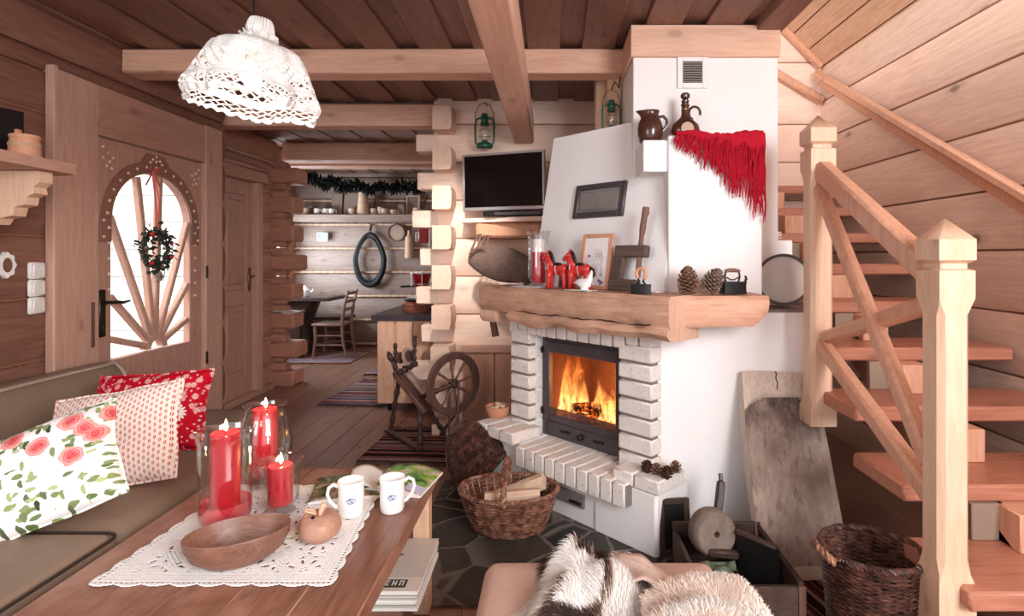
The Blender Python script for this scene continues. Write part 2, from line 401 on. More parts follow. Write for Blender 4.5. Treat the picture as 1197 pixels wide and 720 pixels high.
# ================================================================ ROOM
XL, XP, XR, YW, CZ = -2.46, -2.80, 2.05, 4.25, 2.49
def log(mb, axis, a0, a1, z0, z1, face, d, th=.14, bulge=.022, mi=0):
    """one half-round wall log: runs along axis from a0 to a1, its face plane at 'face', looking towards d (+1/-1)"""
    h = z1-z0; prof = []
    for t in (-1,-.955,-.9,-.6,-.2,.2,.6,.9,.955,1):
        b = bulge*(1-abs(t)**3.2)-(.022 if abs(t) > .99 else 0)
        prof.append((face+d*(b-bulge), z0+h*(t+1)/2))
    prof += [(face-d*th, z1), (face-d*th, z0)]
    if axis == 'x': mb.prism(prof, lambda p, z: (a0, p, z), (a1-a0, 0, 0), mi, True)
    else: mb.prism(prof, lambda p, z: (p, a0, z), (0, a1-a0, 0), mi, True)
def rope(mb, p0, p1, r=.011, mi=1, step=.022):
    """wood-wool twist between two logs: a beaded cord"""
    p0 = Vector(p0); p1 = Vector(p1); n = max(4, int((p1-p0).length/step)); pts = []; rr = []
    for i in range(n+1):
        pts.append(p0.lerp(p1, i/n)); rr.append(r*(1.25 if i % 2 else .7))
    mb.tube(pts, rr, 6, mi=mi)
# ---- floor
mb = MB(); x = -3.9; k = 0
while x < 2.2:
    ys = [-.6, 1.1+.9*((k*37) % 10)/10, 3.9+1.2*((k*53) % 10)/10, 8.2]
    for a, b in zip(ys, ys[1:]): mb.box(x, a, -.04, x+.168, b, 0, 0, .0025)
    x += .17; k += 1
struct(mb.build('floor', M['floor']), 'wide reddish brown plank floor', 'floor')
# ---- slate paving in front of the fireplace
mb = MB(); mb.prism([(-.62,2.06),(1.28,2.06),(1.28,2.64),(.3,3.3),(-.30,3.45),(-.62,3.2)], lambda a, b: (a, b, .001), (0,0,.008))
struct(mb.build('floor_slate', M['slate']), 'dark crazy-paved slate floor in front of the fireplace', 'floor')
# ---- left wall with the entrance door
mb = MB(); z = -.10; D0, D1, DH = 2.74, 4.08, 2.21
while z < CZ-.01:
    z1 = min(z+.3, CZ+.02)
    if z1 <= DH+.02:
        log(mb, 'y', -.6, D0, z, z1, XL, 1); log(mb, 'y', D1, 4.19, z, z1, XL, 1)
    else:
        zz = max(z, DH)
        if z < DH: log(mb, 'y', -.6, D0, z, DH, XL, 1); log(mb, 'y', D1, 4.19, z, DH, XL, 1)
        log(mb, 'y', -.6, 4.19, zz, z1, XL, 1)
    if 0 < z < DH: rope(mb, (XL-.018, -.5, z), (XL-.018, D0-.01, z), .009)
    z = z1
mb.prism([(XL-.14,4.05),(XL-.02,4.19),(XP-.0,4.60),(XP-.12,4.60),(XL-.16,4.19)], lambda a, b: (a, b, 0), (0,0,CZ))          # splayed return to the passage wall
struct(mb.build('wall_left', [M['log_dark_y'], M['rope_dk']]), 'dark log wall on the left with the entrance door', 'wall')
# ---- passage wall beyond, with the inner door and crossing log stubs
mb = MB(); I0, I1, IH = 4.58, 5.30, 2.13
zs = [-.06]+[.20+.2916*i for i in range(8)]+[CZ]
for a, b in zip(zs, zs[1:]):
    if b <= IH:
        log(mb, 'y', I1, 5.72, a, b, XP, 1, .16, .05)
    else:
        aa = max(a, IH)
        if a < IH-.02: log(mb, 'y', I1, 5.72, a, IH, XP, 1, .16, .05)
        log(mb, 'y', 4.56, 5.72, aa, b, XP, 1, .16, .05)
    if a > .1:
        if a < IH: rope(mb, (XP-.03, I1+.06, a), (XP-.03, 5.55, a), .014)
        else: rope(mb, (XP-.03, 4.6, a), (XP-.03, 5.55, a), .014)
rope(mb, (XP-.0, 4.6, 2.24), (XP-.0, 5.55, 2.24), .013)
for k in range(8):
    c = 2.115-.2916*k
    if c < .05: break
    mb.box(-3.75, 5.62, c-.135, -2.70, 5.78, c+.15, 2, .03)
    mb.box(XP-.1, 5.55, c-.078, -2.54-(.04 if k % 3 else 0), 5.80, c+.078, 2, .02)
struct(mb.build('wall_passage', [M['log_pass'], M['rope'], M['log_stub']]), 'passage log wall with crossing log ends beyond the entrance door', 'wall')
# ---- the frontal log wall with interlocked log ends
mb = MB()
stubs = [2.316-.2916*k for k in range(8)]
for k in range(8):
    z1 = stubs[k] if k else CZ; z0 = stubs[k+1] if k < 7 else stubs[k]-.31
    if k == 0:
        log(mb, 'x', -.90, 2.06, stubs[0], CZ+.04, YW, -1)
    z1 = stubs[k]; z0 = max(0, z1-.2916)
    log(mb, 'x', -.90, XR+.02, z0, z1, YW, -1)
    c = z1-.1458
    ext = [.06, .05, .09, .03, .06, .02, .13, .08][k]
    if z0 > 0: mb.box(-.98-ext, YW, c-.066, -.86, YW+.14, c+.066, 0, .008)
    pr = [0, 0, .01, .01, .02, .03, .07, .1][k]
    # cross log: rounded on its right-hand edge, end grain towards the room
    zc = stubs[k]; h = .087
    if zc-h > 0:
        prof = [(-.872, zc-h), (-.752, zc-h), (-.740, zc-h*.9), (-.732, zc-h*.45), (-.732, zc+h*.45), (-.740, zc+h*.9), (-.752, zc+h), (-.872, zc+h)]
        mb.prism(prof, lambda a, b: (a, 4.06-pr, b), (0, .50, 0), 1, True)
for k in range(4):    # behind the stair the wall goes on up under the roof
    log(mb, 'x', 1.0, XR+.02, CZ+.02+k*.28, CZ+.02+k*.28+.28, YW, -1)
mb.box(-.87, 4.02, .0, -.72, 4.25, .085, 1, .006)
struct(mb.build('wall_front', [M['log_light'], M['log_light_y']]), 'pale log wall with interlocked log ends behind the television', 'wall')
# ---- right wall beside the stair, handrail side
mb = MB(); z = -.12
for zt in [.20,.48,.77,1.05,1.33,1.61,1.90,2.19,2.48,2.74]:
    log(mb, 'y', -.6, YW+.02, z, zt, XR, -1, .14, .014); z = zt
struct(mb.build('wall_right', M['log_right']), 'log wall of wide boards beside the staircase', 'wall')
# ---- sloping roof boards over the stairwell
mb = MB(); dx, dz = -.70, .72; L = sqrt(dx*dx+dz*dz); ux, uz = dx/L, dz/L; R = Matrix(((0,ux,uz),(1,0,0),(0,uz,-ux))) 
for k in range(-1, 8):
    w = .165; c = Vector((XR+ux*(w*(k+.5)), 1.8, 2.74+uz*(w*(k+.5))))+Vector((-uz,0,ux))*-.02
    mb.obox(c, (5.1, w-.006, .03), R, 0, .004)
mb.obox(Vector((XR+ux*.6, 1.8, 2.74+uz*.6))+Vector((-uz,0,ux))*-.05, (5.1, 1.9, .02), R)
struct(mb.build('ceiling_slope', M['roof']), 'sloping pale boarded roof above the staircase', 'ceiling')
mb = MB(); p0 = Vector((XR-.01, YW-.04, 2.735)); p1 = p0+Vector((ux,0,uz))*1.1
mb.beam(p0, p1, .05, .035, (0,1,0), 0, .006)
struct(mb.build('trim_roof', M['rail']), 'narrow batten along the sloping roof edge', 'trim')
# ---- ceiling boards (board on board)
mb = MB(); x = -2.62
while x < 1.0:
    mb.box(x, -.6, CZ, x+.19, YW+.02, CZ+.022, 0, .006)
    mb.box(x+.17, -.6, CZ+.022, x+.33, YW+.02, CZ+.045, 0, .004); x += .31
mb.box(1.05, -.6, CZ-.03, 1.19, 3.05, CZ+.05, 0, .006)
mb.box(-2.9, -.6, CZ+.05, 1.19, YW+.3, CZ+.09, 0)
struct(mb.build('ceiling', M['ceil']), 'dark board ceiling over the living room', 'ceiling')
mb = MB(); x = -3.9
while x < 1.2:
    mb.box(x, YW+.16, CZ+.01, x+.17, 8.2, CZ+.03, 0, .004); mb.box(x+.17, YW+.16, CZ+.02, x+.30, 8.2, CZ+.04, 0, .004); x += .3
struct(mb.build('ceiling_kitchen', M['ceil_k']), 'paler board ceiling over the passage and kitchen', 'ceiling')
# ---- beams
def beam_obj(name, b, ch, m, label):
    mb = MB(); mb.box(*b, 0, ch); return struct(mb.build(name, m), label, 'beam')
beam_obj('trim_1', (XL, 3.17, 2.35, .46, 3.33, CZ), .012, M['beam_x'], 'ceiling cross beam behind the lamp shade')
beam_obj('trim_2', (XL-.3, YW-.005, 2.30, -.88, YW+.15, CZ-.02), .012, M['beam_x'], 'ceiling cross beam in line with the television wall')
beam_obj('trim_3', (XP-.02, 5.80, 2.295, .2, 5.98, CZ+.01), .02, M['beam_x'], 'ceiling cross beam at the kitchen entrance')
beam_obj('trim_4', (-3.6, 6.12, 2.285, .2, 6.26, CZ+.01), .02, M['beam_x'], 'ceiling cross beam inside the kitchen')
mb = MB(); mb.box(-.285, -.6, 2.157, -.135, 4.22, 2.345, 0, .012)
struct(mb.build('trim_5', M['beam_y']), 'long ceiling beam running towards the television', 'beam')
mb = MB(); mb.box(.27, 3.42, 2.0, .41, 3.55, CZ, 0, .01); mb.box(.33, 3.30, 2.02, .416, 3.42, CZ, 0, .01)
struct(mb.build('trim_6', M['post']), 'upright post beside the chimney where a lantern hangs', 'post')
# ---- kitchen shell
mb = MB(); z = -.30
for k in range(9):
    z1 = z+.344; log(mb, 'x', -3.85, 1.2, max(z, 0), z1, 8.05, -1, .14, .03); 
    if z1 < 2.4: rope(mb, (-3.75, 8.035, z1), (-.9, 8.035, z1), .017, 1, .05)
    z = z1
struct(mb.build('wall_kitchen', [M['log_kit'], M['rope']]), 'grey brown log wall at the back of the kitchen', 'wall')
mb = MB(); wy0, wy1, wz0, wz1 = 6.35, 7.75, .95, 1.75
mb.box(-3.9, 5.7, 0, -3.72, wy0, CZ, 0); mb.box(-3.9, wy1, 0, -3.72, 8.1, CZ, 0); mb.box(-3.9, wy0, 0, -3.72, wy1, wz0, 0); mb.box(-3.9, wy0, wz1, -3.72, wy1, CZ, 0)
struct(mb.build('wall_kitchen_left', M['log_pass']), 'side wall of the kitchen with its window', 'wall')
mb = MB()
for (a, b) in ((wy0, wy0+.07), (wy1-.07, wy1), ((wy0+wy1)/2-.04, (wy0+wy1)/2+.04)): mb.box(-3.84, a, wz0, -3.76, b, wz1, 0, .006)
mb.box(-3.84, wy0+.07, wz0, -3.76, wy1-.07, wz0+.07, 0, .006); mb.box(-3.84, wy0+.07, wz1-.07, -3.76, wy1-.07, wz1, 0, .006)
w1 = struct(mb.build('window_1', M['white_pl']), 'white framed kitchen window on the left', 'window')
mb = MB(); mb.box(-3.805, wy0+.05, wz0+.05, -3.797, wy1-.05, wz1-.05); mb.build('window_pane', M['pane'], w1)
mb = MB(); mb.box(.6, 4.45, 0, .74, 8.1, CZ); struct(mb.build('wall_kitchen_right', M['log_kit']), 'side wall closing the kitchen on the right', 'wall')
# ================================================================ ENTRANCE DOOR
L0, L1, LH = 2.98, 3.90, 1.956
mb = MB(); F = XL+.035
mb.box(XL-.10, D0-.02, 0, F, L0, 2.225, 0, .008); mb.box(XL-.05, L1, 0, F, D1+.02, 2.225, 0, .008)
mb.box(XL-.10, L0, LH, F-.004, L1, 2.222, 1, .008)
mb.box(XL, D0-.045, 0, F+.012, D0-.015, 2.235, 0, .006)
door = struct(mb.build('door_1', [M['casing_z'], M['casing_y']]), 'carved wooden entrance door with an arched glazed panel and sun rays', 'door')
G0, G1, GB, GS, GT = 3.10, 3.775, .725, 1.52, 1.806
gc, ga = (G0+G1)/2, (G1-G0)/2
def arch(t, a=ga, b=GT-GS): return (gc-a*cos(pi*t), GS+b*sin(pi*t))
mb = MB(); X0, X1 = XL-.045, XL+.004
mb.box(X0, L0+.004, .01, X1, G0, LH-.006, 0, .004); mb.box(X0, G1, .01, X1, L1-.004, LH-.006, 0, .004)
mb.box(X0, G0, .52, X1+.004, G1, GB, 0, .004); mb.box(X0, G0, .01, X1-.015, G1, .52, 0, .004)
for i in range(6): mb.box(X1-.018, G0+i*.1125+.004, .06, X1-.004, G0+(i+1)*.1125-.004, .515, 0, .006)
top = [arch(i/24) for i in range(25)]+[(G1, LH-.006), (G0, LH-.006)]
mb.prism(top, lambda a, b: (X0, a, b), (X1-X0, 0, 0))
leaf = mb.build('door_leaf', M['door'], door)
mb = MB()   # darker carved arch band and side studs
ob = [arch(i/24, ga+.075, GT-GS+.075) for i in range(25)]; ib = [arch(i/24, ga+.004, GT-GS+.004) for i in range(25)]
for i in range(24):
    mb.prism([ob[i], ob[i+1], ib[i+1], ib[i]], lambda a, b: (X1-.002, a, b), (.012, 0, 0))
mb.prism([(gc-.12,1.87),(gc-.07,1.925),(gc+.07,1.925),(gc+.12,1.87),(gc,1.885)], lambda a, b: (X1-.002, a, b), (.014, 0, 0))
mb.box(X1-.002, G0-.085, 1.38, X1+.01, G0-.005, 1.52, 0, .004); mb.box(X1-.002, G1+.005, 1.38, X1+.01, G1+.085, 1.52, 0, .004)
mb.build('arch_moulding', M['door_trim'], door)
mb = MB()
def stud(y, z, r=.009): mb.ball((X1+.011, y, z), (.008, r, r), 8, 6)
for i in range(15):
    y, zz = arch((i+.3)/14.6, ga+.04, GT-GS+.042); stud(y, zz)
for i in range(6):
    stud(G0-.03, 1.46-i*.085); stud(G1+.035, 1.46-i*.085)
for i in range(2): stud(G0-.065, 1.41+i*.09); stud(G1+.065, 1.41+i*.09)
for dy, dzz in ((0,1.915),(-.03,1.895),(.03,1.895),(-.05,1.875),(0,1.885),(.05,1.875)): stud(gc+dy, dzz)
for s, yc in ((1, L0+.05), (-1, L1-.05)):
    for dy, dzz in ((0,0),(.03,-.03),(.045,-.075),(.0,-.06),(.07,-.05),(.06,-.11),(.025,-.1)): stud(yc+s*dy, 1.90+dzz)
mb.build('stud', M['stud'], door, 'pale carved studs')
mb = MB(); hub = (gc+.02, GB+.01)
def ray(y1, z1, w=.04):
    d = Vector((0, y1-hub[0], z1-hub[1])).normalized(); p0 = Vector((XL-.015, hub[0], hub[1]))+d*.075
    mb.beam(p0, (XL-.015, y1, z1), .034, w, (1,0,0), 0, .006)
for y1, z1 in ((3.31,1.775),(3.50,1.80),(3.105,1.53),(3.77,1.53),(3.105,1.08),(3.77,1.12),(3.105,.84),(3.77,.88)): ray(y1, z1)
hp = [(hub[0]+.095*cos(pi*i/12), hub[1]+.095*sin(pi*i/12)) for i in range(13)]+[(hub[0]+.05*cos(pi*i/12), hub[1]+.05*sin(pi*i/12)) for i in range(12,-1,-1)]
for i in range(12): mb.prism([hp[i], hp[i+1], hp[24-i], hp[25-i]], lambda a, b: (XL-.034, a, b), (.04, 0, 0))
mb.build('sun_ray', M['casing_z'], door)
mb = MB(); mb.box(XL-.036, G0-.01, GB-.01, XL-.032, G1+.01, GT+.01); mb.build('glass_pane', M['pane'], door)
mb = MB(); hy = L0+.055
mb.box(X1-.003, hy-.022, .86, X1+.008, hy+.022, 1.12, 0, .006); mb.ball((X1+.01, hy, .91), (.006,.009,.012), 8, 6)
pl = mb.build('handle_plate', M['bronze'], door)
mb = MB(); mb.tube([(X1+.004,hy,1.05),(X1+.05,hy,1.05),(X1+.06,hy+.03,1.05),(X1+.058,hy+.08,1.045),(X1+.055,hy+.13,1.05)], [.009,.009,.01,.008,.006], 8)
mb.build('lever', M['bronze'], pl)
mb = MB(); mb.box(F-.001, L0-.055, .82, F+.003, L0-.03, 1.06, 0, .002); mb.build('strike_plate', M['brown_wood'], door)
for zz in (.55, 1.15):
    mb = MB(); mb.tube([(F+.004,L1+.006,zz),(F+.004,L1+.006,zz+.085)], .008, 8); mb.build('hinge', M['bronze'], door)
# what the door glass looks out on: snow and the next log building
mb = MB(); mb.box(-9, -3, -.3, -2.75, 12, -.25); struct(mb.build('ground_snow', M['snow']), 'snowy ground outside the entrance door', 'ground')
mb = MB(); 
for k in range(17): log(mb, 'y', -2, 15, -.25+k*.27, -.25+(k+1)*.27, -6.0, 1, .1, .03); log(mb, 'x', -6, -2.99, -.25+k*.27, -.25+(k+1)*.27, 5.50, -1, .1, .03)
struct(mb.build('wall_outside', plain('pale_snowlit_logs', (236,236,232), .9, .05, var=.05, bs=4)), 'pale log wall of the next building seen through the door glass', 'wall')
# ---- inner door in the passage
mb = MB(); PX = XP+.05
mb.box(XP-.1, I0, 0, PX, I0+.09, IH-.06, 0, .008); mb.box(XP-.1, I1-.09, 0, PX, I1, IH-.06, 0, .008); mb.box(XP-.1, I0-.04, IH-.14, PX+.02, I1+.05, IH-.03, 1, .01); mb.box(XP-.1, I0-.05, IH-.03, PX+.035, I1+.07, IH, 1, .01)
idoor = struct(mb.build('door_2', [M['casing_z'], M['casing_y']]), 'panelled wooden inner door in the passage', 'door')
mb = MB(); a, b = I0+.09, I1-.09; q = XP-.01
mb.box(XP-.05, a, .02, q, a+.1, IH-.14, 0, .004); mb.box(XP-.05, b-.1, .02, q, b, IH-.14, 0, .004)
for z0, z1 in ((.02,.22),(.86,1.0),(1.86,1.99)): mb.box(XP-.05, a+.1, z0, q, b-.1, z1, 0, .004)
for z0, z1 in ((.22,.86),(1.0,1.86)): mb.box(XP-.045, a+.1, z0, q-.018, b-.1, z1, 0); mb.box(XP-.04, a+.15, z0+.05, q-.003, b-.15, z1-.05, 0, .012)
mb.build('door_leaf', M['door'], idoor)
mb = MB(); mb.box(q, b-.07, .98, q+.012, b-.03, 1.2, 0, .006); hp2 = mb.build('handle_plate', M['brass'], idoor)
mb = MB(); mb.tube([(q+.01,b-.05,1.12),(q+.05,b-.05,1.12),(q+.055,b-.12,1.12)], .009, 8); mb.build('lever', M['brass'], hp2)
mb = MB(); mb.box(XP, I0+.02, 0, XP+.06, 5.5, .05, 0, .004); struct(mb.build('baseboard_left', M['casing_y']), 'low sill board under the inner door', 'baseboard')
# ================================================================ STAIRCASE
TX = 1.17; tz = lambda k: .18*(k+1); ty = lambda k: 1.555+.295*(k-1)
st = thing('staircase', 'open pine staircase with braced railing going up along the right wall', 'staircase', (1.6, 1.4, 0))
for k in range(0, 11):
    if ty(k)+.3 > YW-.02: break
    mb = MB(); x1 = XR-.02
    mb.box(TX if k < 4 else 1.25, ty(k), tz(k)-.058, x1, ty(k)+.315, tz(k), 0, .008)
    mb.build('tread', M['tread'], st)
for k in range(0, 11):
    if ty(k)+.6 > YW: break
    mb = MB(); mb.box(1.48, ty(k)+.2, tz(k), 1.60, ty(k)+.315, tz(k)+.122, 0, .004); mb.build('riser_block', M['rail'], st)
    mb = MB(); mb.box(1.39, ty(k)+.285, tz(k), 1.50, ty(k)+.313, tz(k)+.122, 0, .003); mb.build('riser_board', M['cork'], st)
mb = MB()   # inclined carriage under the treads
mb.beam((1.54, 1.3, -.02), (1.54, 4.1, 1.69), .12, .16, (0,0,1), 0, .006); mb.build('carriage', M['tread'], st)
def newel(x0, x1, y0, y1, zb, z_apex, zbot_full=None):
    mb = MB(); xc, yc, h = (x0+x1)/2, (y0+y1)/2, (x1-x0)/2
    ch = .016; zc0, zc1 = (zbot_full if zbot_full else zb)+.0, z_apex-.285
    def ring(z, c, g=0):
        a = h+g
        if c <= 1e-4: c = 1e-4
        return [(xc-a+c,yc-a,z),(xc+a-c,yc-a,z),(xc+a,yc-a+c,z),(xc+a,yc+a-c,z),(xc+a-c,yc+a,z),(xc-a+c,yc+a,z),(xc-a,yc+a-c,z),(xc-a,yc-a+c,z)]
    sec = [(zb,.001,.006),(zc0+.02,.001,.006),(zc0+.05,.004,-.002),(zc0+.09,ch,-.002),(zc1,ch,-.002),(zc1+.03,.004,0),(zc1+.05,.001,.004),(z_apex-.155,.001,.004),(z_apex-.15,.004,-.008),(z_apex-.135,.004,-.008),(z_apex-.125,.001,.006),(z_apex-.065,.001,.006)]
    vs = []; 
    for z, c, g in sec: vs += ring(z, c, g)
    n = len(sec); fs = [(j*8+i, j*8+(i+1)%8, (j+1)*8+(i+1)%8, (j+1)*8+i) for j in range(n-1) for i in range(8)]+[tuple(range(8))]
    vs.append((xc, yc, z_apex)); fs += [((n-1)*8+i, (n-1)*8+(i+1)%8, len(vs)-1) for i in range(8)]
    mb.add(vs, fs, 0, False); return mb.build('newel_post', M['post'], st)
newel(1.117, 1.213, 1.60, 1.696, .0, 1.415, .33)
newel(1.117, 1.217, 2.39, 2.49, .57, 1.92, .62)
NX = 1.165
def br(y0, z0, y1, z1, w, h, name, x=NX):
    mb = MB(); mb.beam((x, y0, z0), (x, y1, z1), w, h, (1,0,0) if False else (0,0,1), 0, .012); return mb.build(name, M['rail'], st)
def zat(py, Y): return EYE-(py-VY)/FP*Y
br(2.40, zat(190,2.39)-.03, 1.69, zat(322,1.69), .065, .085, 'handrail')
br(2.40, zat(402,2.40), 1.69, zat(592,1.69)+.02, .055, .065, 'lower_rail')
br(2.40, zat(215,2.39)-.01, 1.69, zat(545,1.69), .05, .055, 'brace', NX-.012)
br(2.40, zat(396,2.39), 1.69, zat(352,1.69), .05, .055, 'brace', NX+.012)
# wall handrail
hr = thing('wall_handrail', 'long wooden handrail climbing the log wall on the right', 'handrail', (1.98, 2.0, 1.5))
mb = MB(); pa = Vector((1.985, 4.18, 2.68)); pb = Vector((1.985, 1.9, 1.29))
mb.beam(pa, pb, .045, .05, (0,0,1), 0, .012); mb.build('rail', M['rail'], hr)
mb = MB(); mb.beam(pa+Vector((.03,0,-.055)), pb+Vector((.03,0,-.055)), .022, .07, (0,0,1), 0, .004); mb.build('backing_board', M['frame_wood'], hr)
mb = MB(); mb.beam(at(905,84,4.20), at(962,118,4.20), .05, .055, (0,0,1), 0, .01)
tag(mb.build('stair_rail_end', M['rail']), 'short sloping rail on the end wall above the stairs', 'handrail')
# ================================================================ FIREPLACE (front turned 45 degrees)
O = Vector((.409, 2.414, 0)); FM = Matrix.Translation(O) @ Matrix.Rotation(-pi/4, 4, 'Z')   # local x: along the front, local y: into the fireplace
fp = thing('fireplace', 'white plastered corner fireplace with brick surround and rough beam mantel', 'fireplace', tuple(O), -pi/4)
def FP_(u, b, z): return FM @ Vector((u, b, z))
def fu(px, b):
    k = (px-VX)/FP; h = sqrt(.5); return (k*(O.y+h*b)-O.x-h*b)/(h*(1+k))
# plinth
mb = MB(FM); mb.box(-1.13, 0, 0, -.81, .5, .30, 0, .012); mb.box(-.81, .01, 0, -.16, .3, .205, 0, .006); mb.box(-.30, 0, 0, .055, .26, .283, 0, .012)
mb.build('plinth', M['plaster'], fp)
# ash slot in the plinth
mb = MB(FM); mb.box(-.60, -.004, .085, -.36, .012, .15, 0, .004); mb.build('ash_slot', M['mortar'], fp)
mb = MB(FM); mb.tube([(-.44,-.012,.108),(-.41,-.02,.115),(-.37,-.012,.11)], .008, 6); mb.build('slot_latch', M['iron_dark'], fp)
# main body around the firebox
mb = MB(FM)
mb.box(-1.06, .16, .30, -.855, .30, 1.14); mb.box(-.245, .16, .20, -.06, .30, 1.14); mb.box(-.855, .16, .86, -.245, .30, 1.14); mb.box(-.855, .24, .0, -.245, .30, .30)
mb.box(-1.06, .30, .0, -.88, .95, 1.14)
mb.M = None
pR = [(.475,2.58),(1.24,2.58),(1.24,4.18),(.92,4.18),(.92,3.3),(.80,3.06),(.44,2.70)]
mb.prism(pR, lambda a, b: (a, b, 0), (0,0,1.04))
mb.box(.545, 2.60, 1.03, .985, 2.95, 1.868, 0, .006)
mb.box(.97, 2.86, 1.03, 1.24, 4.15, 1.385, 0, .006)
mb.box(.431, 2.62, 1.70, .56, 2.9, 1.85, 0, .004)
mb.build('plaster_body', M['plaster'], fp)
mb = MB(); mb.box(.985, 2.585, 1.04, 1.24, 2.855, 1.052, 0, .003); mb.build('ledge_slab', M['mortar'], fp)
mb = MB(); mb.box(.42, 2.87, 1.0, 1.168, 4.2, 2.40, 0, .004); mb.build('chimney_breast', M['plaster'], fp)
mb = MB(); mb.box(.405, 2.845, 2.325, 1.172, 3.6, CZ-.002, 0, .004)
mb.build('chimney_cornice', wood('cornice_wood', (240,196,166), (204,152,124), 'X', .8, .4, .5, .2, .04, rot=(0,0,-pi/4)), fp)
# hood: leans back
mb = MB(FM); hd = [(.2,1.10),(.2,1.12),(.38,2.01),(1.2,2.01),(1.2,1.10)]
mb.prism(hd, lambda b, z: (-.94, b, z), (.60,0,0)); hd2 = [(.2,1.10),(.2,1.12),(.317,1.70),(.8,1.70),(.8,1.10)]
mb.prism(hd2, lambda b, z: (-.34, b, z), (.29,0,0))
hd3 = [(.317,1.70),(.352,1.87),(.8,1.87),(.8,1.70)]
mb.prism(hd3, lambda b, z: (-.34, b, z), (.06,0,0))
mb.build('hood', M['plaster'], fp)
tilt = atan2(.18, .89); HM = FM @ Matrix.Translation((0,.2,1.12)) @ Matrix.Rotation(-tilt, 4, 'X')
mb = MB(HM); a0, a1, c0, c1, w = -.685, -.335, .395, .585, .032
mb.box(a0,-.018,c0,a0+w,.004,c1,0,.005); mb.box(a1-w,-.018,c0,a1,.004,c1,0,.005); mb.box(a0+w,-.018,c0,a1-w,.004,c0+w,0,.005); mb.box(a0+w,-.018,c1-w,a1-w,.004,c1,0,.005)
sd = mb.build('soot_door', M['iron'], fp, 'dark square iron frame set in the hood')
mb = MB(HM); mb.box(a0+w,-.008,c0+w,a1-w,.003,c1-w,0); mb.box(a0+w+.012,-.013,c0+w+.012,a1-w-.012,-.006,c1-w-.012,0,.004); mb.build('soot_door_plate', plain('grey_soot_plate', (138,130,126), .6, .3, .1, var=.25, bs=14), sd)
# vent grille
mb = MB(); g = at(809, 85, 2.87); y = 2.868
mb.box(g.x-.078,y-.012,g.z-.083,g.x-.05,y,g.z+.083,0,.003); mb.box(g.x+.05,y-.012,g.z-.083,g.x+.078,y,g.z+.083,0,.003); mb.box(g.x-.05,y-.012,g.z+.055,g.x+.05,y,g.z+.083,0,.003); mb.box(g.x-.05,y-.012,g.z-.083,g.x+.05,y,g.z-.055,0,.003)
vg = mb.build('vent_grille', M['plaster'], fp)
mb = MB(); mb.box(g.x-.05,y-.0035,g.z-.055,g.x+.05,y-.001,g.z+.055); mb.build('vent_recess', M['iron_dark'], vg)
for i in range(9):
    mb = MB(); z = g.z-.048+i*.012; mb.obox((g.x, y-.006, z), (.1,.009,.004), Matrix.Rotation(.6,3,'X'), 0); mb.build('slat', M['steel'], vg)
# ---- brick surround: two columns and a soldier course
mb = MB(FM); bz0, nb = .30, 8
for c0, c1 in ((-1.02,-.865),(-.235,-.045)):
    mb.box(c0+.006, .118, bz0, c1-.006, .165, .99, 1)
    z = bz0+.005
    for i in range(7):
        h = .0845
        if z+h > .93: break
        mb.box(c0, .105, z, c1, .19, z+h-.013, 0, .006); z += h
mb.box(-.865, .12, .862, -.235, .165, .985, 1)
x = -1.03
for i in range(13):
    mb.box(x, .10, .885 if -1.0 < x+.03 < -.86 or x > -.25 else .865, x+.066, .19, .985, 0, .006); x += .0765
mb.build('brick_surround', [M['brick'], M['mortar']], fp)
# inner brick returns beside the stove
mb = MB(FM); z = bz0+.005
for i in range(6): mb.box(-.872,.15,z,-.85,.235,z+.0715,0,.004); z += .0845
mb.build('brick_return', M['brick'], fp)
# ---- hearth: ten bricks on edge, with the raised side benches
for i in range(10):
    mb = MB(FM); x = -.80+i*.0725; mb.box(x+.003, -.055, .195, x+.0695, .235, .30, 0, .006); mb.build('hearth_brick', M['brick'], fp)
mb = MB(FM); mb.box(-.80, -.045, .20, -.075, .22, .292); mb.build('hearth_mortar', M['mortar'], fp)
for (a, b, c, d) in ((-1.135,-1.03,-.06,.20),(-1.03,-.925,-.06,.20),(-.922,-.805,-.065,.14)):
    mb = MB(FM); mb.box(a+.003, c, .298, b-.003, d, .362, 0, .007); mb.build('bench_brick', M['brick'], fp)
for (a, b) in ((-.178,-.062),(-.060,.075)):
    mb = MB(FM); mb.box(a+.002, -.012, .281, b-.002, .20, .343, 0, .007); mb.build('bench_brick', M['brick'], fp)
# ---- stove insert
mb = MB(FM); u0, u1, v0, v1, b = -.848, -.252, .30, .86, .195
mb.box(u0,b,v0,u0+.035,b+.05,v1,0,.004); mb.box(u1-.035,b,v0,u1,b+.05,v1,0,.004); mb.box(u0+.035,b,v1-.045,u1-.035,b+.05,v1,0,.004); mb.box(u0+.035,b,v0,u1-.035,b+.05,v0+.085,0,.004)
si = mb.build('stove_frame', M['iron'], fp)
mb = MB(FM); d0 = b-.012; w = .042
mb.box(u0+.022,d0,v0+.088,u0+.022+w,b,v1-.03,0,.004); mb.box(u1-.022-w,d0,v0+.088,u1-.022,b,v1-.03,0,.004); mb.box(u0+.022+w,d0,v1-.03-.06,u1-.022-w,b,v1-.03,0,.004); mb.box(u0+.022+w,d0,v0+.088,u1-.022-w,b,v0+.125,0,.004)
mb.build('stove_door', M['iron'], si)
mb = MB(FM); mb.box(u0+.06,b-.004,v0+.12,u1-.06,b,v1-.085); mb.build('stove_glass', M['stove_glass'], si)
mb = MB(FM); mb.box(u0+.06,b-.0065,v0+.12,u1-.06,b-.0045,v0+.165); mb.build('sooty_strip', glass('sooty_pane', (.42,.30,.26), .5, .35), si)
mb = MB(FM); mb.lathe([(.014,0),(.017,.008),(.017,.02),(.012,.026)], (-.55,b-.001,.345), 14, Matrix.Rotation(pi/2,3,'X')); mb.build('air_knob', M['black'], si)
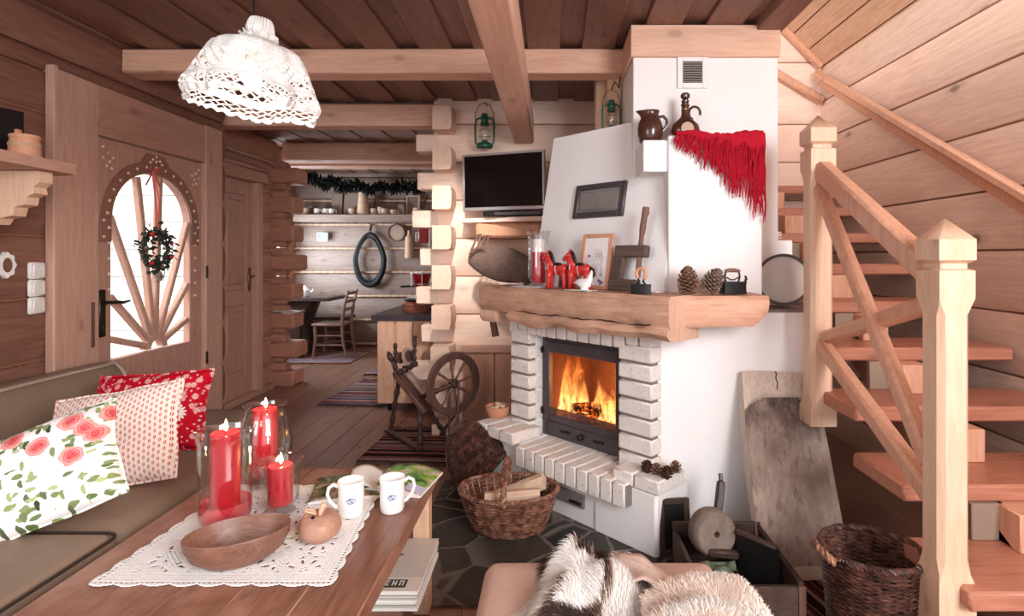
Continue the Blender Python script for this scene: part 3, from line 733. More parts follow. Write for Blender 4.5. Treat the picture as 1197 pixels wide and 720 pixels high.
for du in (-.12, .12):
    mb = MB(FM); mb.tube([(-.55+du-.035,b-.004,.347),(-.55+du-.01,b-.009,.343),(-.55+du+.015,b-.006,.35),(-.55+du+.035,b-.009,.345)], .005, 6); mb.build('ornament', M['iron_dark'], si)
mb = MB(FM); mb.box(-.37,b-.006,v0+.004,u1-.02,b+.002,v0+.08,0,.006); mb.build('ash_door', M['iron'], si)
for z in (.42, .76): 
    mb = MB(FM); mb.tube([(u0+.012,b-.012,z),(u0+.012,b-.012,z+.035)], .009, 8); mb.tube([(u0-.004,b-.014,z+.017),(u0+.03,b-.014,z+.017)], .004, 6); mb.build('stove_hinge', M['iron_dark'], si)
# firebox (dark fire brick)
mb = MB(FM); f0, f1, fb = u0+.03, u1-.03, .58
mb.box(f0-.02,b+.05,.32,f0,fb,.90); mb.box(f1,b+.05,.32,f1+.02,fb,.90); mb.box(f0-.02,fb,.32,f1+.02,fb+.02,.90); mb.box(f0-.02,b+.05,.345,f1+.02,fb,.372); mb.box(f0-.02,b+.05,.86,f1+.02,fb,.88)
mb.build('firebox', plain('fire_brick', (112,72,54), .9, .1, var=.2, bump=.3), fp)
# ---- mantel beam: one rough split log across the front, a second running along the right
def rough(mb, u0, u1, b0, b1, z0, z1, n, amp, seed, mi=0, mend=1, Mx=None):
    """hewn beam: section sampled along its length with noise"""
    sec = []
    for j in range(n+1):
        u = lerp(u0, u1, j/n); ring = []
        pts = [(b0+.02,z0),(b0+.003,z0+.025),(b0,lerp(z0,z1,.5)),(b0+.004,z1-.018),(b0+.018,z1),(lerp(b0,b1,.5),z1),(b1,z1),(b1,lerp(z0,z1,.5)),(b1,z0),(lerp(b0,b1,.5),z0)]
        for i, (bb, zz) in enumerate(pts):
            e = noise.noise_vector(Vector((u*7+seed, bb*9, zz*9+seed)))*amp
            fl = .25 if zz > z1-.03 else 1
            ring.append((u, bb+e.x*(1 if bb < b1-.01 else 0), zz+e.z*fl))
        sec += ring
    m = 10; fs = [(j*m+i, j*m+(i+1)%m, (j+1)*m+(i+1)%m, (j+1)*m+i) for j in range(n) for i in range(m)]
    mb.add(sec, fs, mi, True); mb.add(sec[:m], [tuple(range(m))], mend, False); mb.add(sec[-m:], [tuple(range(m))], mend, False)
mb = MB(FM); rough(mb, -1.12, .145, -.05, .26, 1.0, 1.135, 60, .010, 3.1)
mn = mb.build('mantel_beam', [M['mantel'], M['mantel_end']], fp, clean=False)
mb = MB(FM); rough(mb, -.875, .140, -.052, .2, .945, 1.010, 60, .022, 8.7); mb.build('mantel_lower_slab', [M['mantel'], M['mantel_end']], fp)
mb = MB(FM); mb.tube([(-.80+.86*i/40, -.056-.004*sin(i*1.7), 1.010+.003*sin(i*.5)+.002*sin(i*1.9)) for i in range(41)], [.0008+.0024*abs(sin(i*.37)) for i in range(41)], 5); mb.build('drying_crack', M['iron_dark'], mn)
mb = MB(FM); rough(mb, -1.13, -1.0, -.03, .22, .93, 1.01, 10, .012, 5.2); mb.build('mantel_end_block', [M['mantel_end'], M['mantel_end']], fp)
mb = MB(); pr = [(.50,2.40),(.50,2.60),(.905,2.60),(.905,2.36)]
sec = []; n = 26
for j in range(n+1):
    x = lerp(.47, .925, j/n); taper = max(0, (x-.86)/.065); zb = 1.0+.06*taper**1.4; 
    ring = [(2.375,zb),(2.362,zb+.03),(2.36,lerp(zb,1.13,.5)),(2.362,1.118),(2.375,1.132),(2.5,1.134),(2.60,1.134),(2.60,lerp(zb,1.13,.5)),(2.60,zb),(2.5,zb)]
    for (yy, zz) in ring:
        e = noise.noise_vector(Vector((x*8, yy*8, zz*8)))*.007; sec.append((x, yy+(e.x if yy < 2.59 else 0), zz+e.z*(.2 if zz > 1.1 else 1)))
fs = [(j*10+i, j*10+(i+1)%10, (j+1)*10+(i+1)%10, (j+1)*10+i) for j in range(n) for i in range(10)]+[tuple(range(10)), tuple(range(n*10, n*10+10))]
mb.add(sec, fs, 0, True); mb.build('mantel_arm', M['mantel_arm'], fp)
# ---- burning logs and fire
def fire_log(name, p0, p1, r, lab):
    mb = MB(); p0 = Vector(p0); p1 = Vector(p1); pts = [p0.lerp(p1, i/8) for i in range(9)]
    mb.tube(pts, [r*(1+.18*noise.noise(p*30)) for p in pts], 9)
    t = bpy.data.materials.get('charred_log')
    if not t:
        q = NT('charred_log'); o = q.obj(); nz = q.noise(o, 38, 5, .7)
        em = q.ramp(nz, [(.50,(0,0,0)),(.60,(1,.16,.02)),(.72,(1,.5,.12))])
        q.bsdf(q.mix(nz, lin((22,16,14)), lin((92,66,54))), .9, .1, 0, None, **{'Emission Color': em, 'Emission Strength': 2.2}); t = q.m
    return tag(mb.build(name, t), lab, 'firewood', 'logs burning in the fireplace')
fire_log('burning_log', FP_(-.79,.285,.405), FP_(-.37,.31,.405), .032, 'charred log burning at the front of the fire')
fire_log('burning_log', FP_(-.80,.39,.41), FP_(-.40,.43,.415), .036, 'charred log burning at the back of the fire')
fire_log('burning_log', FP_(-.70,.27,.458), FP_(-.48,.44,.475), .028, 'charred log lying across on top of the fire')
fire_log('burning_log', FP_(-.52,.28,.462), FP_(-.42,.46,.478), .024, 'charred log leaning at the right of the fire')
# embers
mb = MB()
for i in range(90):
    u, b_ = random.uniform(-.79,-.31), random.uniform(.27,.52); r = random.uniform(.008,.018)
    mb.ball(FP_(u, b_, .374+r*.6), (r, r*random.uniform(.6,1), r*.7), 6, 4)
q = NT('glowing_ember'); nz = q.noise(q.obj(), 60, 3); em = q.ramp(nz, [(.40,(.05,.01,.0)),(.55,(1,.2,.03)),(.7,(1,.6,.2))])
q.bsdf(lin((40,26,22)), .9, .1, 0, None, **{'Emission Color': em, 'Emission Strength': 3.0})
tag(mb.build('embers', q.m), 'glowing embers under the burning logs', 'embers', kind='stuff')
# flames: tapering tongues of glowing gas
def flame_mat():
    q = NT('flame'); o = q.obj(); z = q.sep(o)[2]
    nz = q.noise(q.mapv(o, (26,26,9)), 1, 4, .6, 1.2)
    hgt = q.math('DIVIDE', z, .36, clamp=True)
    col = q.ramp(hgt, [(0,(1,.62,.26)),(.4,(1,.42,.10)),(1,(1,.16,.02))])
    st = q.math('MULTIPLY', q.ramp(nz, [(.40,(0,0,0)),(.62,(1,1,1))]), q.math('SUBTRACT', 1.15, hgt))
    e = q.n('ShaderNodeEmission'); q.set(e.inputs[0], col); q.set(e.inputs[1], q.math('MULTIPLY', st, 60.0))
    q.t.links.new(e.outputs[0], q.out.inputs['Volume']); return q.m
FLM = flame_mat()
mb = MB()
def tongue(u, b_, z0, h, r, lean, seed):
    n = 12; c = FP_(u, b_, z0); pts = []; rr = []
    for i in range(n+1):
        t = i/n; w = noise.noise_vector(Vector((seed, t*2.5, 0)))*.035*t
        pts.append(c+Vector((lean*t*t*.7+w.x, -lean*t*t*.5+w.y*.4, h*t))); rr.append(max(.002, r*(sin(pi*min(1, t*.85+.18))**.8)*(1-t*.55)))
    mb.tube(pts, rr, 10)
for a in ((-.74,.30,.40,.40,.05,.0,1.),(-.70,.32,.40,.45,.05,.02,2.),(-.79,.31,.40,.30,.03,.0,3.),(-.66,.33,.40,.30,.045,.02,4.),(-.77,.27,.385,.16,.035,.02,8.),(-.69,.27,.385,.14,.04,.02,9.),(-.44,.29,.40,.27,.045,-.10,5.),(-.40,.30,.40,.22,.05,-.07,6.),(-.345,.30,.40,.20,.035,-.01,7.),(-.36,.28,.385,.14,.035,.0,10.),(-.48,.275,.385,.10,.035,.0,11.),(-.315,.31,.40,.24,.02,.0,12.),(-.57,.36,.44,.16,.04,.0,13.)): tongue(*a)
tag(mb.build('fire', FLM, origin=FP_(-.55,.4,.385)), 'orange flames rising from the logs in the stove', 'fire')
fl = bpy.data.lights.new('fire_light', 'POINT'); fl.energy = 5; fl.color = (1,.42,.12); fl.shadow_soft_size = .09
flo = bpy.data.objects.new('fire_light', fl); C.objects.link(flo); flo.location = FP_(-.55,.40,.60)
# ================================================================ LEFT SIDE: lamp, shelf, switches, wreath, sofa, cushions
# ---- pendant lamp with a crocheted shade
LC = Vector((-.95, 1.76, 0))
pl_ = thing('pendant_lamp', 'white crocheted lace pendant lamp hanging from the ceiling', 'lamp', (LC.x, LC.y, 1.75))
mb = MB(); mb.tube([(LC.x+.005, LC.y, 2.06), (LC.x+.008, LC.y, 2.49)], .004, 6); mb.build('cord', M['black'], pl_)
tiltM = Matrix.Translation((LC.x, LC.y, 1.79)) @ Matrix.Scale(.88, 4) @ Matrix.Rotation(radians(5.5), 4, 'Y') @ Matrix.Rotation(radians(-2), 4, 'X')
prof = [(r*.91 if z < .2 else r, z) for r, z in ((.030,.30),(.038,.285),(.044,.262),(.040,.238),(.034,.226),(.06,.215),(.10,.203),(.135,.192),(.158,.178),(.170,.160),(.180,.138),(.192,.112),(.206,.085),(.216,.062),(.222,.045))]
def pf(t):
    x = t*(len(prof)-1); i = min(int(x), len(prof)-2); f = x-i
    return lerp(prof[i][0], prof[i+1][0], f), lerp(prof[i][1], prof[i+1][1], f)
NU, NV = 240, 84
def shade(i, j):
    th = 2*pi*i/NU; t = j/NV; r, z = pf(t)
    fold = .010*sin(th*7+.8)*max(0, t-.4)+.006*sin(th*13+2)*t+.01*sin(th*3)*t
    ruff = .006*sin(th*24)*(1 if t < .26 else 0)*(1-t/.26 if t < .26 else 0)
    return tiltM @ Vector(((r+fold+ruff)*cos(th), (r+fold+ruff)*sin(th), z+.006*sin(th*5+1)*t))
def keep_sh(i, j):
    t = j/NV
    if t < .40: return not (.30 < t < .36 and (i % 9 < 2) and j % 4 < 2)
    if .48 < t < .66: return not (i % 4 < 2 and j % 4 == 0)
    if .72 < t < .95:   # diamond net
        a = (i+j*1.0) % 8; b = (i-j*1.0) % 8
        return a < 2 or b < 2
    return True
mb = MB(tiltM.copy()); mb.M = None; mb.grid(shade, NU, NV, True, keep=keep_sh)
# hem: gathered frill with scalloped edge
NV2 = 30
def hem(i, j):
    th = 2*pi*i/NU; t = j/NV2; r0 = .202+.006*sin(th*7+.8)+.006*sin(th*13+2)+.01*sin(th*3)
    r = r0+.018*sin(pi*t*.9)+.006*sin(th*30)*t+.012*sin(th*8+.5)*t
    z = .045-.062*t-.010*abs(sin(th*15))*t+.006*sin(th*5+1)
    return tiltM @ Vector((r*cos(th), r*sin(th), z))
def keep_h(i, j):
    if 6 < j < 23: return (i+j) % 8 < 2 or (i-j) % 8 < 2
    return True
mb.grid(hem, NU, NV2, True, keep=keep_h)
mb.build('lamp_shade', M['lamp_lace'], pl_, solid=.0022, recalc=False, clean=True)
mb = MB()
mb.grid(lambda i, j: tiltM @ Vector(((.040+.020*j/4+.007*sin(i*1.1)*j/4)*cos(2*pi*i/60), (.040+.020*j/4+.007*sin(i*1.1)*j/4)*sin(2*pi*i/60), .226+.012*j/4+.008*cos(i*1.1)*j/4)), 60, 4, True)
mb.build('frill', M['lamp_lace'], pl_, solid=.003)
mb = MB(); mb.ball((LC.x, LC.y, 1.87), (.03,.03,.038), 14, 10); mb.build('bulb', M['bulb'], pl_)
mb = MB(); mb.lathe([(.018,0),(.02,.02),(.02,.06),(.012,.07)], (LC.x, LC.y, 1.905), 12); mb.build('lamp_holder', M['white_pl'], pl_)
bl = bpy.data.lights.new('lamp_light', 'POINT'); bl.energy = 2.4; bl.color = (1,.90,.80); bl.shadow_soft_size = .045
blo = bpy.data.objects.new('lamp_light', bl); C.objects.link(blo); blo.location = (LC.x, LC.y, 1.83)
# ---- wall shelf
ws = thing('wall_shelf', 'thick wooden wall shelf on a carved bracket beside the entrance door', 'shelf', (XL+.02, 2.2, 1.62))
mb = MB(); mb.prism([(XL+.01,1.75),(-2.02,1.75),(-1.995,2.0),(-2.02,2.36),(-2.10,2.40),(XL+.01,2.40)], lambda a, b: (a, b, 1.648), (0,0,.042)); mb.build('shelf_board', M['casing_y'], ws)
mb = MB(); bp = [(XL+.01,1.645),(-2.06,1.645),(-2.06,1.60),(-2.085,1.58),(-2.08,1.555),(-2.115,1.54),(-2.12,1.51),(-2.16,1.50),(-2.17,1.465),(-2.22,1.455),(-2.235,1.43),(-2.29,1.43),(-2.32,1.41),(-2.36,1.42),(-2.40,1.40),(XL+.01,1.40)]
mb.prism(bp, lambda a, z: (a, 2.235, z), (0,.06,0)); mb.build('bracket', M['post'], ws)
kg = thing('wooden_tub', 'small lidded wooden tub standing on the wall shelf', 'tub', (-2.17, 2.29, 1.69))
c = (-2.170, 2.29, 1.692)
mb = MB(); mb.lathe([(.052,0),(.056,.004),(.050,.07),(.047,.092)], c, 22); mb.build('tub_body', M['frame_wood'], kg)
for z, r in ((.016,.0565),(.066,.0525)):
    mb = MB(); mb.lathe([(r-.003,z-.006),(r+.001,z-.006),(r+.001,z+.006),(r-.003,z+.006)], c, 22, cap=False); mb.build('hoop', M['rope'], kg)
mb = MB(); mb.lathe([(.0,.092),(.049,.092),(.051,.096),(.049,.107),(.0,.11)], c, 22, cap=False); mb.box(c[0]-.035,c[1]-.012,c[2]+.1,c[0]-.02,c[1]+.012,c[2]+.132,0,.003); mb.build('lid', M['frame_wood'], kg)
sp = thing('speaker', 'black loudspeaker on the wall shelf beside the tub', 'speaker', (-2.35, 2.32, 1.69))
mb = MB(); mb.prism([(-2.43,2.27),(-2.285,2.27),(-2.255,2.375),(-2.43,2.385)], lambda a, b: (a, b, 1.692), (0,0,.225)); mb.build('cabinet_body', M['black'], sp)
mb = MB(); mb.box(-2.42,2.262,1.705,-2.295,2.2695,1.90,0,.004); mb.build('grille', M['iron_dark'], sp)
# ---- light switches
sw = thing('light_switch', 'stack of three white rocker light switches beside the entrance door', 'switch', (XL+.005, 2.64, 1.16))
for i in range(3):
    y0, z0 = 2.63, 1.028+i*.083; cy = 2.645
    mb = MB(); mb.box(XL-.002, cy-.043, z0, XL+.018, cy+.043, z0+.08, 0, .008); q = mb.build('switch_plate', M['white_pl'], sw)
    mb = MB(); mb.obox((XL+.02, cy, z0+.04), (.008,.055,.055), Matrix.Rotation(.08,3,'Y'), 0, .003); mb.build('rocker', M['white_pl'], q)
pq = thing('wall_plaque', 'small scalloped white ceramic plaque on the left log wall', 'plaque', (XL+.005, 2.48, 1.24))
mb = MB(); pts = [(2.495+.04*(1+.1*cos(8*a))*cos(a), 1.262+.055*(1+.08*cos(8*a))*sin(a)) for a in [2*pi*i/40 for i in range(40)]]
mb.prism(pts, lambda y, z: (XL-.012, y, z), (.03,0,0)); mb.build('plate', M['porcelain'], pq)
mb = MB(); mb.prism([(2.495+.022*cos(a), 1.262+.033*sin(a)) for a in [2*pi*i/20 for i in range(20)]], lambda y, z: (XL+.0175, y, z), (.002,0,0)); mb.build('motif', M['cone'], pq)
# ---- wreath on the door
wc = Vector((XL+.035, 3.40, 1.345))
wr = thing('wreath', 'twiggy door wreath of dark leaves hanging from a red ribbon', 'wreath', tuple(wc))
mb = MB()
for k in range(4):
    mb.tube([wc+Vector((.008*sin(k*2+a*3), (.105+.012*sin(a*5+k))*cos(a), (.105+.012*cos(a*4+k))*sin(a))) for a in [2*pi*i/32 for i in range(32)]], .0045, 5, True)
mb.build('twig_ring', M['dark_wood'], wr)
mb = MB()
for k in range(330):
    a = random.uniform(0, 2*pi); r = random.gauss(.110, .028)
    if a > 5.6 or a < .3: r = random.gauss(.108,.012)
    p = wc+Vector((random.uniform(-.005,.03), r*cos(a), r*sin(a))); d = Vector((random.uniform(-.3,.6), random.gauss(0,1), random.gauss(0,1))).normalized(); L = random.uniform(.025,.055)
    n = d.orthogonal().normalized(); s = d.cross(n)*L*.28; q = n*.003
    mb.add([p, p+d*L*.5+s, p+d*L, p+d*L*.5-s, p+d*L*.5+q], [(0,1,4),(1,2,4),(2,3,4),(3,0,4),(0,3,2,1)], 0, False)
mb.build('leaves', M['leaf'], wr)
for k in range(7):
    a = k*.9+.4; p = wc+Vector((.03, .11*cos(a), .11*sin(a))); mb = MB(); mb.ball(p, (.012,.013,.013), 8, 6); mb.build('berry', [M['red_wax'], M['cone']][k % 2], wr)
mb = MB(); zt = G_T = 1.83
for y0 in (-.012, .016): mb.tube([wc+Vector((.01, y0*.3, .11)), wc+Vector((.012, y0, .3)), Vector((XL+.02, wc.y+y0*.4, zt))], .007, 6, flat=.25)
for s in (-1, 1): mb.tube([Vector((XL+.025, wc.y, zt)), Vector((XL+.035, wc.y+s*.03, zt+.016)), Vector((XL+.03, wc.y+s*.045, zt-.004)), Vector((XL+.025, wc.y, zt))], .007, 6, flat=.3); mb.tube([Vector((XL+.022, wc.y, zt)), Vector((XL+.024, wc.y+s*.03, zt-.05)), Vector((XL+.022, wc.y+s*.06, zt-.10))], .007, 6, flat=.25)
mb.build('ribbon', plain('faded_red_ribbon', (206,112,98), .7, .15), wr)
mb = MB(); q = wc+Vector((.012, .015, -.165)); mb.tube([wc+Vector((.01,.01,-.105)), q+Vector((0,0,.03))], .0015, 5); mb.prism([(.028*cos(a)*(1 if sin(a) < .5 else .8), .033*sin(a)) for a in [2*pi*i/20 for i in range(20)]], lambda a, b: (q.x-.004, q.y+a, q.z+b), (.012,0,0)); mb.build('pendant_heart', M['grey_wood'], wr)
# ---- sofa
so = thing('sofa', 'taupe leather corner sofa along the left wall', 'sofa', (-1.9, 1.6, 0))
def cushion_slab(mb, poly, z0, z1, r=.045, mi=0, puff=.012):
    """upholstered slab with rounded rim"""
    cx = sum(p[0] for p in poly)/len(poly); cy = sum(p[1] for p in poly)/len(poly); rings = []; n = len(poly)
    def inset(d):
        out = []
        for i in range(n):
            a, p, b = Vector(poly[i-1]), Vector(poly[i]), Vector(poly[(i+1)%n]); e1 = (p-a).normalized(); e2 = (b-p).normalized()
            n1 = Vector((-e1.y, e1.x)); n2 = Vector((-e2.y, e2.x)); m = (n1+n2).normalized(); out.append(p+m*d/max(.3, m.dot(n1)))
        return out
    for k in range(7):
        a = pi*k/6-pi/2; rings.append((r*(1-cos(a)), z0+r+ (z1-z0-2*r)*(k/6) + r*sin(a)))
    vs = []
    for d, z in rings: vs += [(p.x, p.y, z) for p in inset(min(d, r))]
    base = inset(r)
    for k, t in enumerate((.12,.35,.65,.9)): vs += [(lerp(p.x, cx, t), lerp(p.y, cy, t), z1+puff*(.35,.75,.95,1)[k]) for p in base]
    m = len(rings)+4; fs = [(j*n+i, j*n+(i+1)%n, (j+1)*n+(i+1)%n, (j+1)*n+i) for j in range(m-1) for i in range(n)]+[tuple(range(n)), tuple(range((m-1)*n, m*n))]
    mb.add(vs, fs, mi, True)
def dense(poly, k=6):
    out = []
    for a, b in zip(poly, poly[1:]+poly[:1]):
        for i in range(k): out.append((lerp(a[0],b[0],i/k), lerp(a[1],b[1],i/k)))
    return out
def roundp(poly, r, k=5):
    out = []; n = len(poly)
    for i in range(n):
        p0, p, p1 = Vector(poly[i-1]), Vector(poly[i]), Vector(poly[(i+1)%n])
        a = p+(p0-p).normalized()*r; b = p+(p1-p).normalized()*r
        for j in range(k+1):
            t = j/k; q = a.lerp(p, t).lerp(p.lerp(b, t), t); out.append((q.x, q.y))
    return out
mb = MB(); mb.prism(roundp([(-2.40,.2),(-1.31,.2),(-1.31,2.15),(-1.66,2.98),(-2.40,2.98)], .05), lambda a, b: (a, b, .05), (0,0,.27)); mb.build('base', M['sofa'], so)
mb = MB(); cushion_slab(mb, roundp([(-2.20,1.655),(-1.27,1.655),(-1.27,2.20),(-1.64,3.05),(-2.20,3.05)], .07), .32, .475); mb.build('seat_cushion', M['sofa'], so)
mb = MB(); cushion_slab(mb, roundp([(-2.20,.25),(-1.245,.25),(-1.245,1.64),(-2.20,1.64)], .05), .32, .50, .04); sc2 = mb.build('seat_cushion', M['sofa'], so)
def pip(name, pts, r, m, par, closed=True):
    mb = MB(); mb.tube(pts, r, 6, closed); mb.build(name, m, par)
pip('piping', [(a, b, .491) for a, b in roundp([(-2.185,.265),(-1.257,.265),(-1.257,1.628),(-2.185,1.628)], .05)], .005, M['sofa_dark'], sc2)
# back: two leaning cushions
def back_cushion(y0, y1, zt):
    mb = MB(); NA, NB = 26, 22
    def f(i, j):
        v = i/NA; a = 2*pi*j/NB; y = lerp(y0, y1, v); e = min(v, 1-v); pin = min(1, (e*NA/3.0))**.5 if e*NA < 3 else 1
        cz, hz, hx = (.42+zt)/2, (zt-.42)/2*(.94+.06*pin), .10*(.35+.65*pin)
        s, c_ = sin(a), cos(a); rr = lambda q: (abs(q)**.62)*(1 if q > 0 else -1)
        x = -2.225+hx*rr(c_)-.11*((cz+hz*s-.42)/(zt-.42)); z = cz+hz*rr(s)
        w = noise.noise(Vector((y*5, z*6, 1)))*.012*pin
        return Vector((x+w, y, z))
    mb.grid(lambda i, j: f(j, i), NB, NA, True); 
    o = mb.build('back_cushion', M['sofa'], so)
    mb = MB(); mb.tube([f(i, 4)+Vector((.004,0,.003)) for i in range(1, NA)]+[f(NA-1, q)+Vector((.004,.002,0)) for q in range(4, -1, -1)], .0075, 6); mb.build('piping', M['piping'], o)
back_cushion(1.56, 2.96, .755); back_cushion(.2, 1.54, .76)
mb = MB(); mb.box(-2.43,.2,.05,-2.34,2.98,.62,0,.03); mb.build('back_frame', M['sofa'], so)
# ---- cushions
def make_cushion(name, lab, m, ctr, w, h, th, R, rim=0, frill=0):
    N = 34; mb = MB()
    def g(sg):
        def q(i, j):
            x = 2*i/N-1; y = 2*j/N-1; px = x*(1-.055*(1-y*y)*abs(x)**3); py = y*(1-.055*(1-x*x)*abs(y)**3)
            t = max(0, (1-abs(x)**2.6)*(1-abs(y)**2.6))**.55
            cr = .010*noise.noise(Vector((x*2.2+ctr[1]*9, y*2.2, sg)))*t
            return Vector((px*w/2, py*h/2, sg*th/2*t+cr+.007*sin(x*7+y*5)*(1-t)))
        return q
    mb.grid(g(1), N, N); mb.grid(g(-1), N, N)
    edge = [(-1+2*i/40, -1) for i in range(40)]+[(1, -1+2*i/40) for i in range(40)]+[(1-2*i/40, 1) for i in range(40)]+[(-1, 1-2*i/40) for i in range(40)]
    ep = lambda x, y, s=1: Vector((x*(1-.055*(1-y*y)*abs(x)**3)*w/2*s, y*(1-.055*(1-x*x)*abs(y)**3)*h/2*s, .007*sin(x*7+y*5)))
    if rim: mb.tube([ep(x, y) for x, y in edge], rim, 6, True)
    if frill:
        n = len(edge)
        mb.grid(lambda i, j: ep(*edge[i % n], 1+frill*j/3)+Vector((0,0,.006*(-1)**i*j/3)), n, 3, True)
    me = bpy.data.meshes.new(name); me.from_pydata([tuple(p) for p in mb.v], [], mb.f); me.materials.append(m); me.polygons.foreach_set('use_smooth', mb.sm)
    bm = bmesh.new(); bm.from_mesh(me); bmesh.ops.remove_doubles(bm, verts=bm.verts[:], dist=.0005); bmesh.ops.recalc_face_normals(bm, faces=bm.faces[:]); bm.to_mesh(me); bm.free(); me.update()
    o = bpy.data.objects.new(name, me); C.objects.link(o); o.location = ctr; o.rotation_euler = R.to_euler()
    return tag(o, lab, 'cushion')
def face_R(nrm, roll):
    """local z = face normal, local y = up along the face, rolled"""
    n = Vector(nrm).normalized(); x = Vector((0,0,1)).cross(n).normalized(); y = n.cross(x)
    return Matrix((x, y, n)).transposed() @ Matrix.Rotation(roll, 3, 'Z')
def flower_mat():
    q = NT('rose_print'); o = q.obj(); v = q.mapv(o, (1,1,0)); nz = q.n('ShaderNodeTexNoise'); q.set(nz.inputs['Vector'], v); nz.inputs['Scale'].default_value = 30
    vw = q.vadd(v, q.mapv(nz.outputs[1], (.022,.022,0), (-.011,-.011,0)))
    base = lin((250,246,244))
    # leaves: stretched voronoi cells, two greens
    col = base
    for rot, loc, sc_, thr, c1, c2 in ((.6,(.3,.1,0),(1,2.0,0),.27,(86,110,66),(150,166,104)),(-.7,(.7,.9,0),(2.1,1,0),.26,(178,190,130),(60,74,56)),(1.5,(.2,.5,0),(1,2.2,0),.24,(196,204,150),(104,128,84))):
        u = q.mapv(vw, sc_, loc, (0,0,rot)); d = q.vor(u, 19, dim='2D'); cc = q.sep(q.vor(u, 19, out='Color', dim='2D'))
        m = q.math('MULTIPLY', q.math('LESS_THAN', d, thr), q.math('GREATER_THAN', cc[0], .42))
        patch = q.math('GREATER_THAN', q.noise(q.mapv(v, (1,1,1), (rot,1,3)), 5, 1), .47)
        col = q.mix(q.math('MULTIPLY', m, patch), col, q.mix(cc[1], lin(c1), lin(c2)))
    d = q.vor(vw, 10.0, rand=.9, dim='2D'); cc = q.sep(q.vor(vw, 10.0, rand=.8, out='Color', dim='2D'))
    ring = q.math('SINE', q.math('ADD', q.math('MULTIPLY', d, 70), q.math('MULTIPLY', q.noise(v, 40, 2), 9)))
    tone = q.math('ADD', q.math('MULTIPLY', d, 1.9), q.math('MULTIPLY', ring, .11), clamp=True)
    rose = q.ramp(tone, [(0,lin((214,66,76))),(.3,lin((232,126,124))),(.55,lin((243,182,174))),(1,lin((250,224,216)))])
    m = q.math('MULTIPLY', q.math('LESS_THAN', q.math('ADD', d, q.math('MULTIPLY', q.noise(v, 22, 2), .14)), .37), q.math('GREATER_THAN', cc[2], .50))
    col = q.mix(m, col, rose)
    q.bsdf(col, .85, .1, 0, q.bump(q.noise(o, 160, 2), .1, .002)); return q.m
def knit_mat():
    q = NT('red_white_leaf_print'); o = q.obj(); s = q.sep(o); k = 2*pi/.030
    zig = q.math('MULTIPLY', q.math('PINGPONG', q.math('MULTIPLY', s[1], 1.0), .011), .75)
    xx = q.math('FRACT', q.math('DIVIDE', s[0], .0145)); 
    yy = q.math('FRACT', q.math('ADD', q.math('DIVIDE', s[1], .022), q.math('MULTIPLY', q.math('FLOOR', q.math('DIVIDE', s[0], .0145)), .5)))
    a = q.math('ABSOLUTE', q.math('SUBTRACT', xx, .5)); b = q.math('ABSOLUTE', q.math('SUBTRACT', yy, .5))
    leafm = q.math('LESS_THAN', q.math('ADD', q.math('MULTIPLY', a, 1.9), b), .52)
    vein = q.math('GREATER_THAN', a, .05)
    m = q.math('MULTIPLY', leafm, vein)
    col = q.mix(m, lin((246,232,222)), lin((205,62,70)))
    q.bsdf(col, .9, .08, 0, q.bump(q.noise(o, 200, 2), .15, .002)); return q.m
def redflower_mat():
    q = NT('red_folk_print'); o = q.obj(); v = q.mapv(o, (1,1,0))
    col = lin((196,22,44))
    for sc_, thr, keep_ in ((26,.30,.35),(58,.32,.55)):
        d = q.vor(v, sc_, dim='2D'); cc = q.sep(q.vor(v, sc_, out='Color', dim='2D'))
        ring = q.math('SINE', q.math('MULTIPLY', d, 46 if sc_ < 40 else 20))
        m = q.math('MULTIPLY', q.math('MULTIPLY', q.math('LESS_THAN', d, thr), q.math('GREATER_THAN', cc[0], keep_)), q.math('GREATER_THAN', ring, -.1))
        col = q.mix(m, col, lin((250,226,222)))
    s = q.sep(q.mapv(v, (1,1,1), (-.12,.02,0))); r = q.math('SQRT', q.math('ADD', q.math('MULTIPLY', s[0], s[0]), q.math('MULTIPLY', s[1], s[1])))
    ang = q.math('ARCTAN2', s[1], s[0]); pet = q.math('MULTIPLY_ADD', q.math('ABSOLUTE', q.math('SINE', q.math('MULTIPLY', ang, 8))), .014, .026)
    inr = q.math('LESS_THAN', r, .052); st = q.math('MULTIPLY', q.math('LESS_THAN', r, pet), q.math('GREATER_THAN', r, .008))
    col = q.mix(inr, col, lin((196,22,44))); col = q.mix(st, col, lin((252,236,232)))
    q.bsdf(col, .9, .08, 0, q.bump(q.noise(o, 200, 2), .15, .002)); return q.m
make_cushion('cushion', 'red cushion with white folk flowers, rearmost of the three on the sofa', redflower_mat(), (-1.70, 2.36, .640), .44, .33, .12, face_R((.12,-1,.42), radians(3)), frill=.05)
make_cushion('cushion', 'pink and white leaf-striped cushion leaning between the red and the rose cushions', knit_mat(), (-1.585, 2.02, .640), .43, .36, .13, face_R((.10,-1,.50), radians(10)), rim=.006)
make_cushion('cushion', 'white rose-printed cushion at the front of the sofa', flower_mat(), (-1.585, 1.66, .625), .52, .34, .14, face_R((.16,-1,.75), radians(25)), rim=.004)
